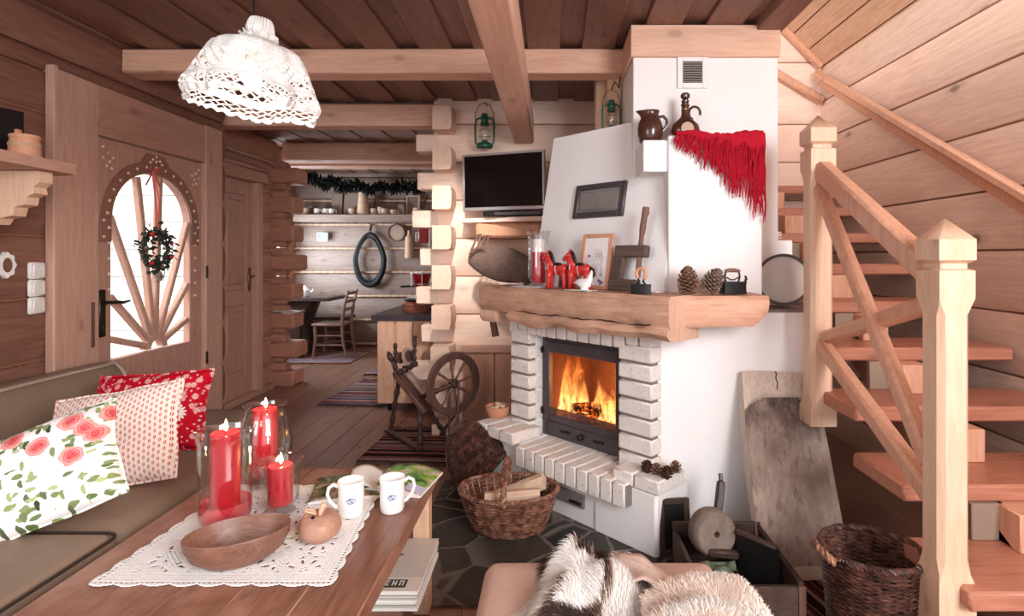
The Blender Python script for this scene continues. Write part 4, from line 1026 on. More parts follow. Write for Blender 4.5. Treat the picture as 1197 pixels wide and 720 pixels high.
# ================================================================ COFFEE TABLE AND WHAT IS ON IT
TZ = .505
tb = thing('coffee_table', 'low worn wooden coffee table in front of the sofa', 'table', (-.81, 1.3, 0))
mb = MB()
for i in range(5):
    x0 = -1.20+i*.1544; mb.box(x0, .45, TZ-.052, x0+.1536, 2.09, TZ, 0, .004)
mb.box(-1.195, .455, TZ-.05, -.433, 2.085, TZ-.003)
mb.build('tabletop', M['table'], tb)
for x in (-1.15, -.505):
    for y in (.52, 2.015):
        mb = MB(); mb.box(x, y, 0, x+.058, y+.06, TZ-.052, 0, .004); mb.build('leg', M['leg'], tb)
mb = MB(); mb.box(-1.12, .58, .395, -1.10, 2.05, .45, 0, .003); mb.box(-.495, .58, .395, -.475, 2.02, .45, 0, .003); mb.build('apron', M['leg'], tb)
mb = MB(); mb.box(-1.16, .53, .212, -.452, 2.012, .232, 0, .003); mb.build('lower_shelf', M['table'], tb)
# ---- magazines on the lower shelf
def mag_cover(kind):
    q = NT('magazine_cover_%s' % kind); o = q.obj(); s = q.sep(o)
    if kind == 'pale':
        col = q.mix(q.math('GREATER_THAN', s[1], -.085), lin((226,214,200)), lin((206,194,184)))
        br_ = q.math('MULTIPLY', q.math('LESS_THAN', q.math('ABSOLUTE', q.math('SUBTRACT', s[1], q.math('MULTIPLY_ADD', q.math('SINE', q.math('MULTIPLY', s[0], 26)), .012, .045))), .006), q.math('LESS_THAN', s[0], .02))
        col = q.mix(br_, col, lin((70,62,56)))
    else: col = lin({'white': (236,232,226), 'green': (150,158,136), 'grey': (178,172,168)}[kind])
    q.bsdf(col, .35, .4); return q.m
MC = {k: mag_cover(k) for k in ('pale','white','green','grey')}
zz = .233
for i, (k, th, dx, dy, lab) in enumerate((('white',.010,.004,-.012,'white magazine at the bottom of the stack on the lower shelf'),('green',.008,-.004,-.002,'thin greenish magazine second from the bottom of the shelf stack'),('white',.011,.0,-.006,'thick white magazine in the middle of the shelf stack'),('grey',.007,.002,.0,'thin grey magazine right under the topmost one of the shelf stack'),('pale',.013,.002,.004,'pale magazine with a dark lettered band, topmost on the lower shelf'))):
    x0, x1, y0, y1 = -.645+dx, -.408+dx, 1.685+dy, 2.0+dy
    t = thing('magazine', lab, 'magazine', ((x0+x1)/2, (y0+y1)/2, zz), 0, 'magazines on the lower shelf')
    mb = MB(); mb.box(x0+.003, y0+.003, zz+.001, x1-.003, y1-.003, zz+th-.001); mb.build('pages', M['paper'], t)
    mb = MB(); mb.box(x0, y0, zz+th-.001, x1, y1, zz+th, 0); mb.box(x0, y0, zz, x1, y1, zz+.001, 0); mb.box(x0-.0008, y0, zz, x0, y1, zz+th); mb.build('cover', MC[k], t)
    if k == 'pale':
        mb = MB(); mb.box(x0+.002, y0+.018, zz+th, x1-.045, y0+.060, zz+th+.0004); bd = mb.build('title_band', plain('dark_green_ink', (64,66,48), .4), t)
        mb = MB()
        for j in range(8):   # chunky pale capitals cut out of the band
            lx = x0+.012+j*.0225; z9 = zz+th+.0004; yb = y0+.028
            for (a, b, c, d) in {0:((0,0,.004,.026),(.004,.022,.014,.026),(.004,.011,.012,.015),(.004,0,.014,.004)),1:((0,0,.004,.026),(.004,.022,.014,.026),(.010,0,.014,.026)),2:((0,0,.004,.026),(.010,0,.014,.026),(.004,.011,.010,.015)),3:((.005,0,.009,.026),(0,.022,.014,.026))}[(0,1,0,1,3,0,2,1)[j] % 4]:
                mb.box(lx+a, yb+b, z9, lx+c, yb+d, z9+.0003)
        mb.build('title_letters', M['paper'], bd)
    zz += th+.0006
# ---- lace tablecloth
def lace():
    N = 190; a0, a1, b0, b1 = -1.125, -.525, 1.335, 1.93
    def f(i, j):
        u, v = i/N, j/N; x = lerp(a0, a1, u); y = lerp(b0, b1, v)
        x += -.055*(v)*(1 if u > .5 else -.5)*abs(u-.5)*2
        return Vector((x, y, TZ+.0032+.0015*noise.noise(Vector((x*14, y*14, 0)))+.0004))
    def keep(i, j):
        u, v = (i+.5)/N, (j+.5)/N; e = min(u, v, 1-u, 1-v)
        # scalloped border
        t = (u if min(v, 1-v) == e else v); sc_ = .016-.016*abs(sin(t*pi*9))
        if e < sc_: return False
        if e < .035: return not (e > .022 and e < .030 and int(t*95) % 2 == 0)
        if e < .085: return not (i % 3 == 0 and j % 3 == 0)
        if e < .10: return True
        # medallions
        cu, cv = (u*4.2) % 1-.5, (v*4.2) % 1-.5; r = sqrt(cu*cu+cv*cv); an = atan2(cv, cu)
        if r < .10: return not (.045 < r < .075 and int((an+pi)*8/(2*pi)*2) % 2)
        if r < .40: return not (.20 < r < .345 and abs(sin(an*4)) > .93)
        if r < .46: return not (int((an+pi)*30/(2*pi)) % 3 == 0 and r > .42)
        return not ((i+j) % 4 < 2 and (i-j) % 4 < 2)
    mb = MB(); mb.grid(f, N, N, keep=keep)
    return mb.build('lace_tablecloth', M['lace'], None, solid=.0016, recalc=False, clean=True, origin=(-.83,1.63,TZ+.002))
tag(lace(), 'white crocheted lace cloth spread on the coffee table', 'tablecloth')
LZ = TZ+.0058
# ---- candle holders and candles
def glass_wall(prof, th=.0028):
    inner = [(max(.0005, r-th), z+(th if i == 0 else 0)) for i, (r, z) in enumerate(prof)]
    return prof+inner[::-1]
def candle(lab, c, r, h, m, lit=True, group=None, top=None):
    t = thing('candle', lab, 'candle', c, 0, group); mb = MB()
    mb.lathe([(r*.96,0),(r,.003),(r,h-.004),(r*.95,h),(r*.85,h-.002),(r*.62,h-.008),(.001,h-.009)], c, 26, cap=False); mb.lathe([(r*.96,0),(.001,0)], c, 26, cap=False)
    mb.build('wax', m, t)
    mb = MB(); cc = Vector(c); mb.tube([cc+Vector((0,0,h-.01)), cc+Vector((.001,0,h+.004)), cc+Vector((.003,0,h+.012))], .0012, 5); mb.build('wick', M['wick'], t)
    if top:
        mb = MB(); mb.lathe([(r*1.002,top),(r*1.002,h-.003),(r*.95,h+.0005),(.001,h-.007)], c, 26, cap=False); mb.build('wax_top', M['white_wax'], t)
    if lit:
        mb = MB(); mb.lathe([(.0005,0),(.0045,.006),(.0055,.012),(.004,.02),(.0018,.028),(.0003,.034)], cc+Vector((.002,0,h+.004)), 10); mb.build('flame', M['candle_flame'], t)
        l = bpy.data.lights.new('candle_light', 'POINT'); l.energy = .5; l.color = (1,.62,.3); l.shadow_soft_size = .008
        o = bpy.data.objects.new('candle_light', l); C.objects.link(o); o.location = cc+Vector((.002,0,h+.045))
    return t
M['candle_flame'] = emit('candle_flame', (255,226,160), 40)
def holder(lab, c, prof, red=None, foot=None):
    t = thing('candle_holder', lab, 'candle holder', c); mb = MB(); mb.lathe(glass_wall(prof), c, 40, cap=False); mb.build('glass_vase', M['glass'], t)
    if foot: mb = MB(); mb.lathe(foot, c, 32); mb.build('foot', M['glass'], t)
    if red: mb = MB(); mb.lathe(red, c, 36); mb.build('red_bowl', M['glass_red'] if False else M['red_glassy'], t)
    return t
M['red_glassy'] = plain('red_pressed_glass', (222,66,76), .15, .5, var=.05)
c1 = Vector((-.945, 1.61, LZ))
holder('tall straight glass candle holder with a red bowl base, front left on the lace cloth', c1, [(.045,.012),(.066,.035),(.070,.05),(.070,.10),(.070,.20),(.071,.255),(.076,.283),(.080,.29)], red=[(.010,.012),(.040,.013),(.058,.028),(.0665,.046),(.0668,.085),(.062,.080),(.050,.052),(.010,.048)], foot=[(.046,0),(.046,.004),(.022,.010),(.026,.0118),(.012,.0119)])
candle('tall red pillar candle burning in the straight glass holder', c1+Vector((0,0,.0485)), .039, .232, M['red_wax'])
c2 = Vector((-.995, 1.93, LZ))
holder('round-bellied glass hurricane holder at the back of the lace cloth', c2, [(.034,.03),(.052,.042),(.074,.075),(.086,.115),(.088,.15),(.082,.19),(.070,.23),(.064,.25),(.066,.268),(.072,.278)], foot=[(.052,0),(.052,.004),(.016,.010),(.013,.02),(.030,.0295),(.012,.0296)])
candle('red pillar candle with pale melted rim burning in the bellied hurricane glass', c2+Vector((0,0,.034)), .040, .228, M['red_wax'])
c3 = Vector((-.842, 1.725, LZ))
holder('short flared glass candle holder between the two big ones', c3, [(.034,.022),(.048,.03),(.054,.045),(.055,.09),(.056,.12),(.062,.145),(.070,.158)], foot=[(.044,0),(.044,.004),(.014,.009),(.014,.016),(.03,.0215),(.012,.0216)])
candle('short red candle burning in the flared glass', c3+Vector((0,0,.0255)), .036, .118, M['red_wax'])
# ---- oval wooden bowl
bc = Vector((-.815, 1.445, LZ)); BR = Matrix.Rotation(radians(28), 3, 'Z') @ Matrix.Rotation(radians(0), 3, 'Y')
mb = MB(); pr = [(.30,0),(.62,.004),(.86,.026),(.98,.056),(1.0,.078),(.985,.080),(.955,.074),(.84,.038),(.6,.014),(.3,.011),(.01,.010)]
mb.lathe([(r*.125, z) for r, z in pr], bc, 48, BR, sc=(1,.66), cap=False); mb.lathe([(.30*.125,0),(.0005,0)], bc, 48, BR, sc=(1,.62), cap=False)
tag(mb.build('wooden_bowl', M['bowl_wood']), 'oval dark wooden bowl standing on the lace cloth', 'bowl')
# ---- wooden apple box
ac = Vector((-.648, 1.553, LZ)); ap = thing('wooden_apple', 'turned wooden apple with stem and leaf on the lace cloth', 'ornament', tuple(ac))
mb = MB(); mb.lathe([(.0005,.004),(.018,.001),(.036,.004),(.052,.018),(.058,.036),(.055,.054),(.044,.068),(.028,.075),(.012,.071),(.0005,.064)], ac, 32, cap=False); mb.build('body', M['apple_wood'], ap)
mb = MB(); mb.tube([ac+Vector((0,0,.064)), ac+Vector((.004,0,.080)), ac+Vector((.009,.002,.092))], [.006,.007,.009], 10); mb.ball(ac+Vector((.010,.002,.094)), (.0095,.0095,.007), 12, 8); mb.build('stem', M['leg'], ap)
mb = MB(); mb.grid(lambda i, j: ac+Vector((-.006-.034*j/8+.0, -.008+(i/6-.5)*.022*sin(pi*(j/8*.9+.08))-.004*j/8, .073+.010*sin(pi*j/11)+.003*((i/6-.5)*2)**2)), 6, 8); mb.build('leaf', M['leg'], ap, solid=.005)
mb = MB(); mb.lathe([(.0005,0),(.005,0),(.0055,.002),(.0005,.0025)], ac+Vector((-.006,-.030,.0735)), 10, Matrix.Rotation(.55,3,'X')); mb.build('knob', M['black'], ap)
# ---- two mugs
def mug(lab, c, ang, emb):
    c = Vector(c); t = thing('mug', lab, 'mug', tuple(c), 0, 'white mugs on the coffee table'); h = .105
    mb = MB(); mb.lathe([(.0005,.002),(.027,.002),(.028,0),(.033,.001),(.037,.010),(.0375,.05),(.0375,.09),(.040,h-.002),(.0395,h),(.0375,h-.001),(.0348,.09),(.0345,.012),(.0005,.008)], c, 36, cap=False); mb.build('cup', M['porcelain'], t)
    d = Vector((cos(ang), sin(ang), 0)); z = Vector((0,0,1))
    mb = MB(); mb.tube([c+d*.036+z*.086, c+d*.052+z*.093, c+d*.066+z*.084, c+d*.070+z*.064, c+d*.062+z*.042, c+d*.046+z*.026, c+d*.036+z*.022], [.006,.0055,.005,.005,.005,.0055,.006], 8, flat=.75); mb.build('handle', M['porcelain'], t)
    mb = MB(); R = .0381
    def on(a, zz): return c+Vector((R*sin(a), -R*cos(a), zz))
    a0 = atan2(-c.x*-1, c.y)*0-atan2(c.x, c.y)+emb
    def strip(pts, w=.0011):
        P = [on(-a0*0+emb+p[0]/R, .054+p[1]) for p in pts]; mb.tube(P, w, 5, flat=.5)
    strip([(.010*cos(q)-.001, .008*sin(q)) for q in [2*pi*i/20+.5 for i in range(18)]]); strip([(-.009,.0),(-.003,.004),(.003,-.002),(.010,.0015)], .0014); strip([(-.006,-.005),(.0,-.003),(.006,-.0055)], .0012); strip([(-.005,.005),(.004,.006)], .0012); strip([(.003,-.005),(.012,-.006),(.014,.004),(.008,.007)], .0010)
    mb.build('emblem', M['blue'], t)
mug('white mug with a blue emblem, left one beside the wooden apple', (-.613, 1.70, LZ+.002), radians(188), .30)
mug('white mug with a blue emblem, right one at the bare table edge', (-.500, 1.742, TZ+.0005), radians(28), .24)
# ---- open magazines
def photo_mat(name, cols, sc_, seed):
    q = NT(name); o = q.obj(); v = q.mapv(o, (1,1,1), (seed,seed*2,0))
    n1 = q.noise(v, sc_, 4, .6, .6); col = q.ramp(n1, [(p, lin(c)) for p, c in cols])
    b = q.vor(v, sc_*2.2, out='Color'); col = q.mix(.25, col, b, 'OVERLAY')
    q.bsdf(col, .25, .45); return q.m
G1_ = photo_mat('garden_photos', [(.30,(40,48,30)),(.44,(88,108,50)),(.52,(150,132,112)),(.6,(196,180,166)),(.72,(94,84,74))], 22, 1.3)
G2_ = photo_mat('green_landscape_photo', [(.32,(34,56,28)),(.46,(92,136,56)),(.54,(132,168,76)),(.62,(190,170,150)),(.75,(150,128,108))], 14, 4.1)
def open_mag(lab, c, w, d, rot, m, curl, hgt):
    c = Vector(c); t = thing('magazine', lab, 'magazine', tuple(c), rot); R = WM[t.name]
    def page(i, j, off=0):
        u, v = i/16, j/10; x = u*w; z = off+hgt*sin(pi*min(1, u*1.0))**.8*(1-u*.55)*curl+.003
        return R @ Vector((x, (v-.5)*d, z))
    mb = MB(); mb.grid(lambda i, j: page(i, j, .0045), 16, 10); mb.build('page', m, t, solid=.0006)
    mb = MB()
    vs = [page(i, j, .0040) for j in (0,10) for i in range(17)]; vb = [R @ Vector((i/16*w, (j-.5)*d, 0)) for j in (0,1) for i in range(17)]
    mb.grid(lambda i, j: page(i, j, .0036), 16, 10); n = 17
    for r0, jj in ((0,0),(1,10)):
        a = [page(i, jj, .0036) for i in range(17)]; b = [R @ Vector((i/16*w, (jj/10-.5)*d, 0)) for i in range(17)]
        mb.add(a+b, [(i, i+1, n+i+1, n+i) for i in range(16)], 0, False)
    a = [page(0, j, .0036) for j in range(11)]; b = [R @ Vector((0, (j/10-.5)*d, 0)) for j in range(11)]; mb.add(a+b, [(i, i+1, 11+i+1, 11+i) for i in range(10)], 0, False)
    a = [page(16, j, .0036) for j in range(11)]; b = [R @ Vector((w, (j/10-.5)*d, 0)) for j in range(11)]; mb.add(a+b, [(i, i+1, 11+i+1, 11+i) for i in range(10)], 0, False)
    mb.build('page_block', M['paper'], t); return t, R
om, R_ = open_mag('magazine open at photographs, lying flat at the left behind the mugs', (-.80, 1.865, LZ), .235, .20, radians(14), G1_, .35, .02)
mb = MB(); mb.grid(lambda i, j: R_ @ Vector((.225-.11*(i/10), (j/8-.5)*.19, .010+.035*sin(pi*i/10*.8))), 10, 8); mb.build('rolled_page', M['paper'], om, solid=.0006)
om2, R_ = open_mag('magazine with green garden cover arching open at the far table corner', (-.628, 1.965, TZ+.001), .215, .21, radians(-9), G2_, 1.0, .034)
mb = MB(); mb.grid(lambda i, j: R_ @ Vector((.155+.06*i/4, (j/4-.5)*.05-.075, .0045+.034*sin(pi*(.155+.06*i/4)/.215)**.8*(1-(.155+.06*i/4)/.215*.55)+.0045)), 4, 4); mb.build('cover_strip', plain('lilac_white_print', (206,198,226), .3), om2)
# ================================================================ ON AND AROUND THE FIREPLACE
MZ = 1.136
def on_m(px, b=.08, z=MZ):
    return FP_(fu(px, b), b, z)
def rot45(extra=0): return Matrix.Rotation(-pi/4+extra, 3, 'Z')
# lace doily under the glass
dc = on_m(608, .03)
mb = MB(); 
def dl(i, j):
    a = 2*pi*i/60; r = .105*j/14*(1+.06*sin(a*10)*(j > 10)); p = FP_(fu(622,.05)+r*cos(a)*1.15, .02+r*sin(a)*.62, 0); d = max(0, -.048-(.02+r*sin(a)*.62)); return Vector((p.x, p.y, MZ+.0035-d*1.1))
mb.grid(dl, 60, 14, True, keep=lambda i, j: not (j in (6, 10, 12) and i % 2 == 0) and not (j in (7, 8) and i % 5 == 0))
tag(mb.build('lace_doily', M['lace'], None, solid=.0014, recalc=False, clean=True), 'small white lace doily at the left end of the mantel', 'doily')
g1 = on_m(629.5, .075, MZ+.006)
holder('tall flared glass candle holder at the left end of the mantel', g1, [(.030,.014),(.048,.024),(.056,.045),(.056,.10),(.055,.20),(.057,.27),(.066,.298)], foot=[(.040,0),(.040,.004),(.02,.009),(.028,.0138),(.012,.0139)])
candle('unlit pillar candle, red below and white above, in the glass on the mantel', g1+Vector((0,0,.0175)), .036, .235, M['red_wax'], False, None, .165)
def pinecone(lab, c, h, r, m, R=None, n=90, group=None, opened=.55):
    c = Vector(c); t = thing('pinecone', lab, 'pinecone', tuple(c), 0, group) if False else None
    R = R or Matrix.Identity(3); mb = MB()
    mb.lathe([(.002,.04*h),(r*.45,.2*h),(r*.5,.5*h),(r*.3,.85*h),(.002,h)], c, 10, R, mi=1)
    for k in range(n):
        t = (k+.5)/n; a = k*2.39996; zz = h*(.03+.95*t); rad = r*(sin(pi*(.18+.80*t))**.75)
        d = Vector((cos(a), sin(a), 0)); s = Vector((-sin(a), cos(a), 0)); up = Vector((0,0,1))
        tilt_ = lerp(-.15, 1.25, t)+opened*.1; o = d*cos(tilt_)+up*sin(tilt_); w = r*(.36-.16*t); L = rad*.62+r*.12
        b0 = d*rad*.35+up*(zz-.02*h); tip = b0+o*L; th = up*r*.05
        q = [b0-s*w*.25, b0+s*w*.25, b0+o*L*.6+s*w*.8, tip+s*w*.45, tip-s*w*.45, b0+o*L*.6-s*w*.8]
        vs = [c+R @ p for p in q]+[c+R @ (p+th+up*r*.05*(i in (3,4))) for i, p in enumerate(q)]
        mb.add(vs, [(0,1,2,3,4,5),(11,10,9,8,7,6)]+[(i, (i+1)%6, 6+(i+1)%6, 6+i) for i in range(6)], 0, False)
    return tag(mb.build('pinecone', [m, M['cone_dk']], None, recalc=False, origin=c), lab, 'pinecone', group)
pinecone('small dark pinecone beside the glass at the left end of the mantel', on_m(612, .05, MZ+.012), .045, .026, M['cone_dk'], Matrix.Rotation(.9,3,'Y'), 50)
# red wooden horses
def horse(lab, px, b, s=1.0):
    c = on_m(px, b); t = thing('toy_horse', lab, 'toy horse', tuple(c), 0, 'red wooden horses on the mantel', rot45(pi+.12)); R = WM[t.name]
    P = lambda x, y, z: R @ (Vector((x, y, z))*s)
    mb = MB()
    def limb(pts, rr, n=12, flat=.62): mb.tube([P(*p) for p in pts], [q*s for q in rr], n, flat=flat, upv=None)
    limb([(-.052,0,.088),(-.045,0,.09),(-.015,0,.088),(.02,0,.088),(.045,0,.092),(.055,0,.092)], [.014,.026,.025,.024,.027,.018])
    limb([(.036,0,.092),(.05,0,.118),(.058,0,.142),(.060,0,.158)], [.026,.022,.017,.012])
    limb([(.052,0,.160),(.066,0,.154),(.084,0,.141),(.094,0,.134)], [.012,.0145,.0115,.009])
    for sx, lean in ((.042,.006),(-.042,-.006)):
        for sy in (-.011,.011):
            limb([(sx,sy,.088),(sx+lean*.3,sy,.055),(sx+lean*.6,sy,.028),(sx+lean,sy,.0015)], [.0185,.0135,.010,.0115], 10, .85)
    for sy in (-.006,.006): limb([(.054,sy,.165),(.054,sy*1.2,.176),(.053,sy*1.2,.184)], [.006,.004,.001], 6, 1)
    mb.build('body', M['red_paint'], t, sharp=0)
    mb = MB(); mb.tube([P(.05,0,.176),P(.042,0,.166),(P(.036,0,.150)),P(.026,0,.126),P(.016,0,.112)], [.004*s,.009*s,.0105*s,.010*s,.004*s], 10, flat=.65); mb.build('mane', M['black_paint'], t)
    mb = MB(); mb.tube([P(-.055,0,.100),P(-.070,0,.090),P(-.074,0,.07),P(-.07,0,.055)], [.006*s,.009*s,.008*s,.003*s], 10); mb.build('tail', M['black_paint'], t)
    mb = MB(); mb.tube([P(.022,0,.1128),P(0,0,.1135),P(-.022,0,.1125)], [.006*s,.0105*s,.006*s], 10, flat=1.5); mb.build('saddle', M['black_paint'], t)
    mb = MB()
    for k in range(18):
        a = 2*pi*k/18; 
    mb.tube([P(.004+.002*sin(3*a), .0162*cos(a)*1.0, .088+.0258*sin(a)) for a in [2*pi*i/24 for i in range(24)]], .0012*s, 5, True); mb.tube([P(.047, .0168*cos(a), .099+.026*sin(a)) for a in [2*pi*i/24 for i in range(24)]], .0012*s, 5, True)
    for sy in (-1,1): mb.ball(P(.07,sy*.0088,.157), .0018*s, 6, 4)
    mb.build('harness', M['white_pl'], t)
    return t
horse('red wooden horse with a black mane, left one beside the mantel candle', 652, .045, 1.10)
horse('red wooden horse with a black mane, right one beside the white bird', 678, .05, 1.10)
# small purple print behind the horses
def leaning_frame(name, lab, px, b, w, h, fw, mf, mp, back=.16, cat='picture frame', yaw=0):
    c = on_m(px, b); t = thing(name, lab, cat, tuple(c), 0, None, rot45(yaw) @ Matrix.Rotation(-back, 3, 'X')); R = WM[t.name].copy(); mb = MB(R)
    mb.box(-w/2,0,0,-w/2+fw,.016,h,0,.003); mb.box(w/2-fw,0,0,w/2,.016,h,0,.003); mb.box(-w/2+fw,0,0,w/2-fw,.016,fw,0,.003); mb.box(-w/2+fw,0,h-fw,w/2-fw,.016,h,0,.003); mb.build('frame', mf, t)
    mb = MB(R); mb.box(-w/2+fw,.006,fw,w/2-fw,.012,h-fw); mb.build('picture', mp, t); return t, R
q = NT('purple_print'); nz = q.noise(q.obj(), 40, 4); q.bsdf(q.ramp(nz, [(.35,lin((46,34,58))),(.5,lin((92,74,104))),(.62,lin((170,150,160)))]), .4, .3)
leaning_frame('small_picture', 'small dark purple picture behind the two red horses', 658, .10, .085, .085, .006, M['frame_wood'], q.m)
fr_, R_ = leaning_frame('picture_frame', 'light wooden frame with a pale flower drawing behind the horses', 692, .135, .20, .285, .021, M['frame_wood'], plain('drawing_paper', (236,228,228), .6, .2, var=.02))
mb = MB(R_)
rnd = random.Random(3)
for k in range(9):   # pencil drawing: stems, roofs, hatching
    x = -.055+.012*k; mb.tube([(x, .0052, .05+rnd.random()*.02), (x+rnd.uniform(-.01,.012), .0052, .09), (x+rnd.uniform(-.015,.02), .0052, .12+rnd.random()*.03)], .0009, 4)
for k in range(8): z = .145+.008*k; mb.tube([(-.04+.004*k, .0052, z), (.03, .0052, z+.003), (.05-.003*k, .0052, z-.002)], .0007, 4)
mb.tube([(.0,.0052,.16),(.012,.0052,.19),(.022,.0052,.162),(.034,.0052,.192),(.046,.0052,.158)], .0016, 4)
mb.build('pencil_drawing', plain('pencil', (150,138,148), .7), fr_)
mb = MB(R_)
for x, z, r in ((-.045,.17,.010),(.05,.035,.014),(.035,.045,.010),(-.035,.055,.011),(-.02,.10,.007),(.045,.075,.006)):
    mb.prism([(x+r*(1+.3*sin(5*a))*cos(a), z+r*(.7+.3*cos(3*a))*sin(a)) for a in [2*pi*i/18 for i in range(18)]], lambda a, b: (a, .0046, b), (0,.001,0))
mb.build('violet_flowers', plain('violet_ink', (126,108,140), .6), fr_)
# white bird on a small cloth
cl = on_m(678, .0); mb = MB()
mb.grid(lambda i, j: FP_(fu(680,.0)+(i/20-.5)*.155, -.045+.075*j/8, MZ+.003+.0012*sin(i*.9)*sin(j*1.3)), 20, 8); tag(mb.build('white_napkin', M['lace'], solid=.0015), 'small white cloth under the porcelain bird on the mantel', 'cloth')
bc_ = FP_(fu(683,-.01), -.01, MZ+.006); bd = thing('porcelain_bird', 'white porcelain bird on a cloth in front of the horses', 'figurine', tuple(bc_), 0, None, rot45()); R = WM[bd.name]
P = lambda x, y, z: R @ Vector((x, y, z)); mb = MB()
mb.tube([P(-.062,0,.030),P(-.05,0,.034),P(-.03,0,.034),P(0,0,.028),P(.022,0,.034),P(.036,0,.055),P(.044,0,.08),P(.047,0,.094)], [.002,.010,.020,.027,.024,.015,.008,.003], 14, flat=.75); mb.lathe([(.02,0),(.022,.003),(.014,.012)], bc_, 16); mb.build('body', M['porcelain'], bd, sharp=0)
mb = MB(); mb.tube([P(-.057,0,.033),P(-.064,0,.031),P(-.071,0,.028)], [.004,.003,.0006], 6); mb.build('beak', M['porcelain'], bd)
# big wooden clamp leaning on the hood
wc_ = thing('wooden_clamp', 'dark wooden joiner clamp with a long handle leaning against the hood', 'clamp', tuple(on_m(730,.12)), 0, None, rot45() @ Matrix.Rotation(-.13,3,'X')); R = WM[wc_.name]; mb = MB(R)
mb.box(-.085,0,.165,.10,.045,.222,0,.006); mb.prism([(-.085,.17),(-.03,.17),(-.045,.05),(-.095,.05)], lambda a, b: (a, .002, b), (0,.040,0)); mb.box(-.105,0,.0,.06,.045,.058,0,.006)
mb.build('clamp_body', M['dark_wood'] if False else wood('clamp_wood', (112,92,82), (70,54,48), 'X', 1.2, .1, .6), wc_)
mb = MB(R); mb.tube([(.055,.02,.07),(.058,.02,.16),(.06,.02,.225)], .013, 10); mb.build('screw', M['brown_wood'], wc_)
mb = MB(R); mb.tube([(.058,.02,.222),(.060,.02,.26),(.063,.02,.30),(.068,.02,.36),(.072,.02,.375),(.073,.02,.405)], [.012,.011,.016,.0145,.018,.016], 12); mb.build('handle', M['brown_wood'], wc_)
# flat irons
def iron_a(lab, c, rot, s):
    t = thing('flat_iron', lab, 'iron', tuple(c), 0, None, rot); R = WM[t.name]; mb = MB(R)
    fp_ = [(-.05,-.028),(.03,-.028),(.055,-.012),(.062,0),(.055,.012),(.03,.028),(-.05,.028)]
    mb.prism([(a*s,b*s) for a, b in fp_], lambda a, b: (a, b, 0), (0,0,.05*s)); mb.prism([(a*s*1.06,b*s*1.08) for a, b in fp_], lambda a, b: (a, b, 0), (0,0,.008*s)); mb.prism([(a*s*1.04,b*s*1.05) for a, b in fp_], lambda a, b: (a, b, .046*s), (0,0,.008*s)); mb.build('iron_body', M['iron_dark'], t)
    return t, R
ti, R = iron_a('small dark flat iron with a ring handle, in front of the clamp', on_m(749.5,.015,MZ+.001), rot45(.1), .78)
mb = MB(R); 
for sx in (-.016,.016): mb.tube([(sx*1.4,0,.04),(sx*.6,0,.055),(sx*1.0,0,.066)], .0045, 8)
mb.build('bracket', M['iron_dark'], ti)
mb = MB(R); mb.tube([(.024*sin(a)*1.0, 0, .088-.024*cos(a)) for a in [.55+(2*pi-1.1)*i/20 for i in range(21)]], .0075, 10); mb.build('handle', M['terracotta'] if False else M['frame_wood'], ti)
ic = at(857, 346, 2.45); ic.z = MZ+.001
ti, R = iron_a('charcoal iron with an arched handle and spout on the right of the mantel', ic, Matrix.Rotation(.1,3,'Z'), .98)
mb = MB(R); mb.tube([(-.034,0,.05),(-.038,0,.075),(-.034,0,.098)], .0045, 8); mb.tube([(.024,0,.05),(.03,0,.075),(.026,0,.098)], .0045, 8); mb.tube([(-.03,0,.072),(-.012,0,.062),(.006,0,.062),(.024,0,.072)], .003, 6); mb.tube([(.05,0,.048),(.062,0,.064),(.055,0,.078)], .005, 8); mb.tube([(.05,-.012,.062),(.066,.012,.066)], .004, 6); mb.build('bracket', M['iron_dark'], ti)
mb = MB(R); mb.tube([(-.038,0,.099),(-.02,0,.103),(.005,0,.103),(.03,0,.099)], [.007,.0095,.0095,.007], 10); mb.build('handle', M['brown_wood'], ti)
pc = at(804, 343, 2.46); pc.z = MZ; pinecone('large reddish pinecone standing on the mantel, left of the pair', pc, .115, .047, M['cone'], None, 110, 'large pinecones on the mantel')
pc = at(826, 344, 2.46); pc.z = MZ+.012; pinecone('large grey-brown pinecone tipped to the right, right of the pair', pc, .105, .046, plain('pinecone_grey', (142,116,102), .7, .2, var=.25, bs=80), Matrix.Rotation(.5,3,'Y') @ Matrix.Rotation(.2,3,'X'), 110, 'large pinecones on the mantel', .9)
for i, (px, py, L) in enumerate(((756,.055,'small pinecone on the right hearth bench, leftmost of four'),(768,.05,'small pinecone on the right hearth bench, second from the left'),(779,.06,'small pinecone on the right hearth bench, third from the left'),(790,.13,'small pinecone on the right hearth bench, rightmost near the edge'))):
    c = FP_(fu(px, py), py, .3445); pinecone(L, c, .045, .028, [M['cone_dk'],M['cone']][i % 2], Matrix.Rotation(.25*(-1)**i,3,'X'), 46, 'small pinecones on the hearth', .9)
# drum / sieve
dt = thing('sieve_drum', 'round drum-like sieve with a dark hoop leaning beside the mantel', 'sieve', tuple(at(918,364,2.75)), 0, None, Matrix.Rotation(-.42,3,'Z') @ Matrix.Rotation(-.16,3,'X')); R = WM[dt.name]
dR = Matrix.Rotation(pi/2,3,'X'); D0_ = R @ Vector((0,0,.128)); r_ = .118; RR = R.to_3x3() @ dR
D0_ = Vector((at(919,334,2.72).x, 2.75, 1.053+.127))
mb = MB(); mb.lathe([(r_-.006,0),(r_+.002,0),(r_+.002,.06),(r_-.006,.06)], D0_, 44, RR, cap=False); mb.lathe([(r_+.001,.045),(r_+.008,.045),(r_+.008,.064),(r_-.004,.064)], D0_, 44, RR, cap=False); mb.build('hoop', M['dark_wood'], dt)
mb = MB(); mb.lathe([(.0005,.056),(r_-.003,.056),(r_-.003,.052),(.0005,.052)], D0_, 44, RR, cap=False); mb.build('skin', plain('drum_skin', (196,184,176), .7, .2, var=.08, bs=14), dt)
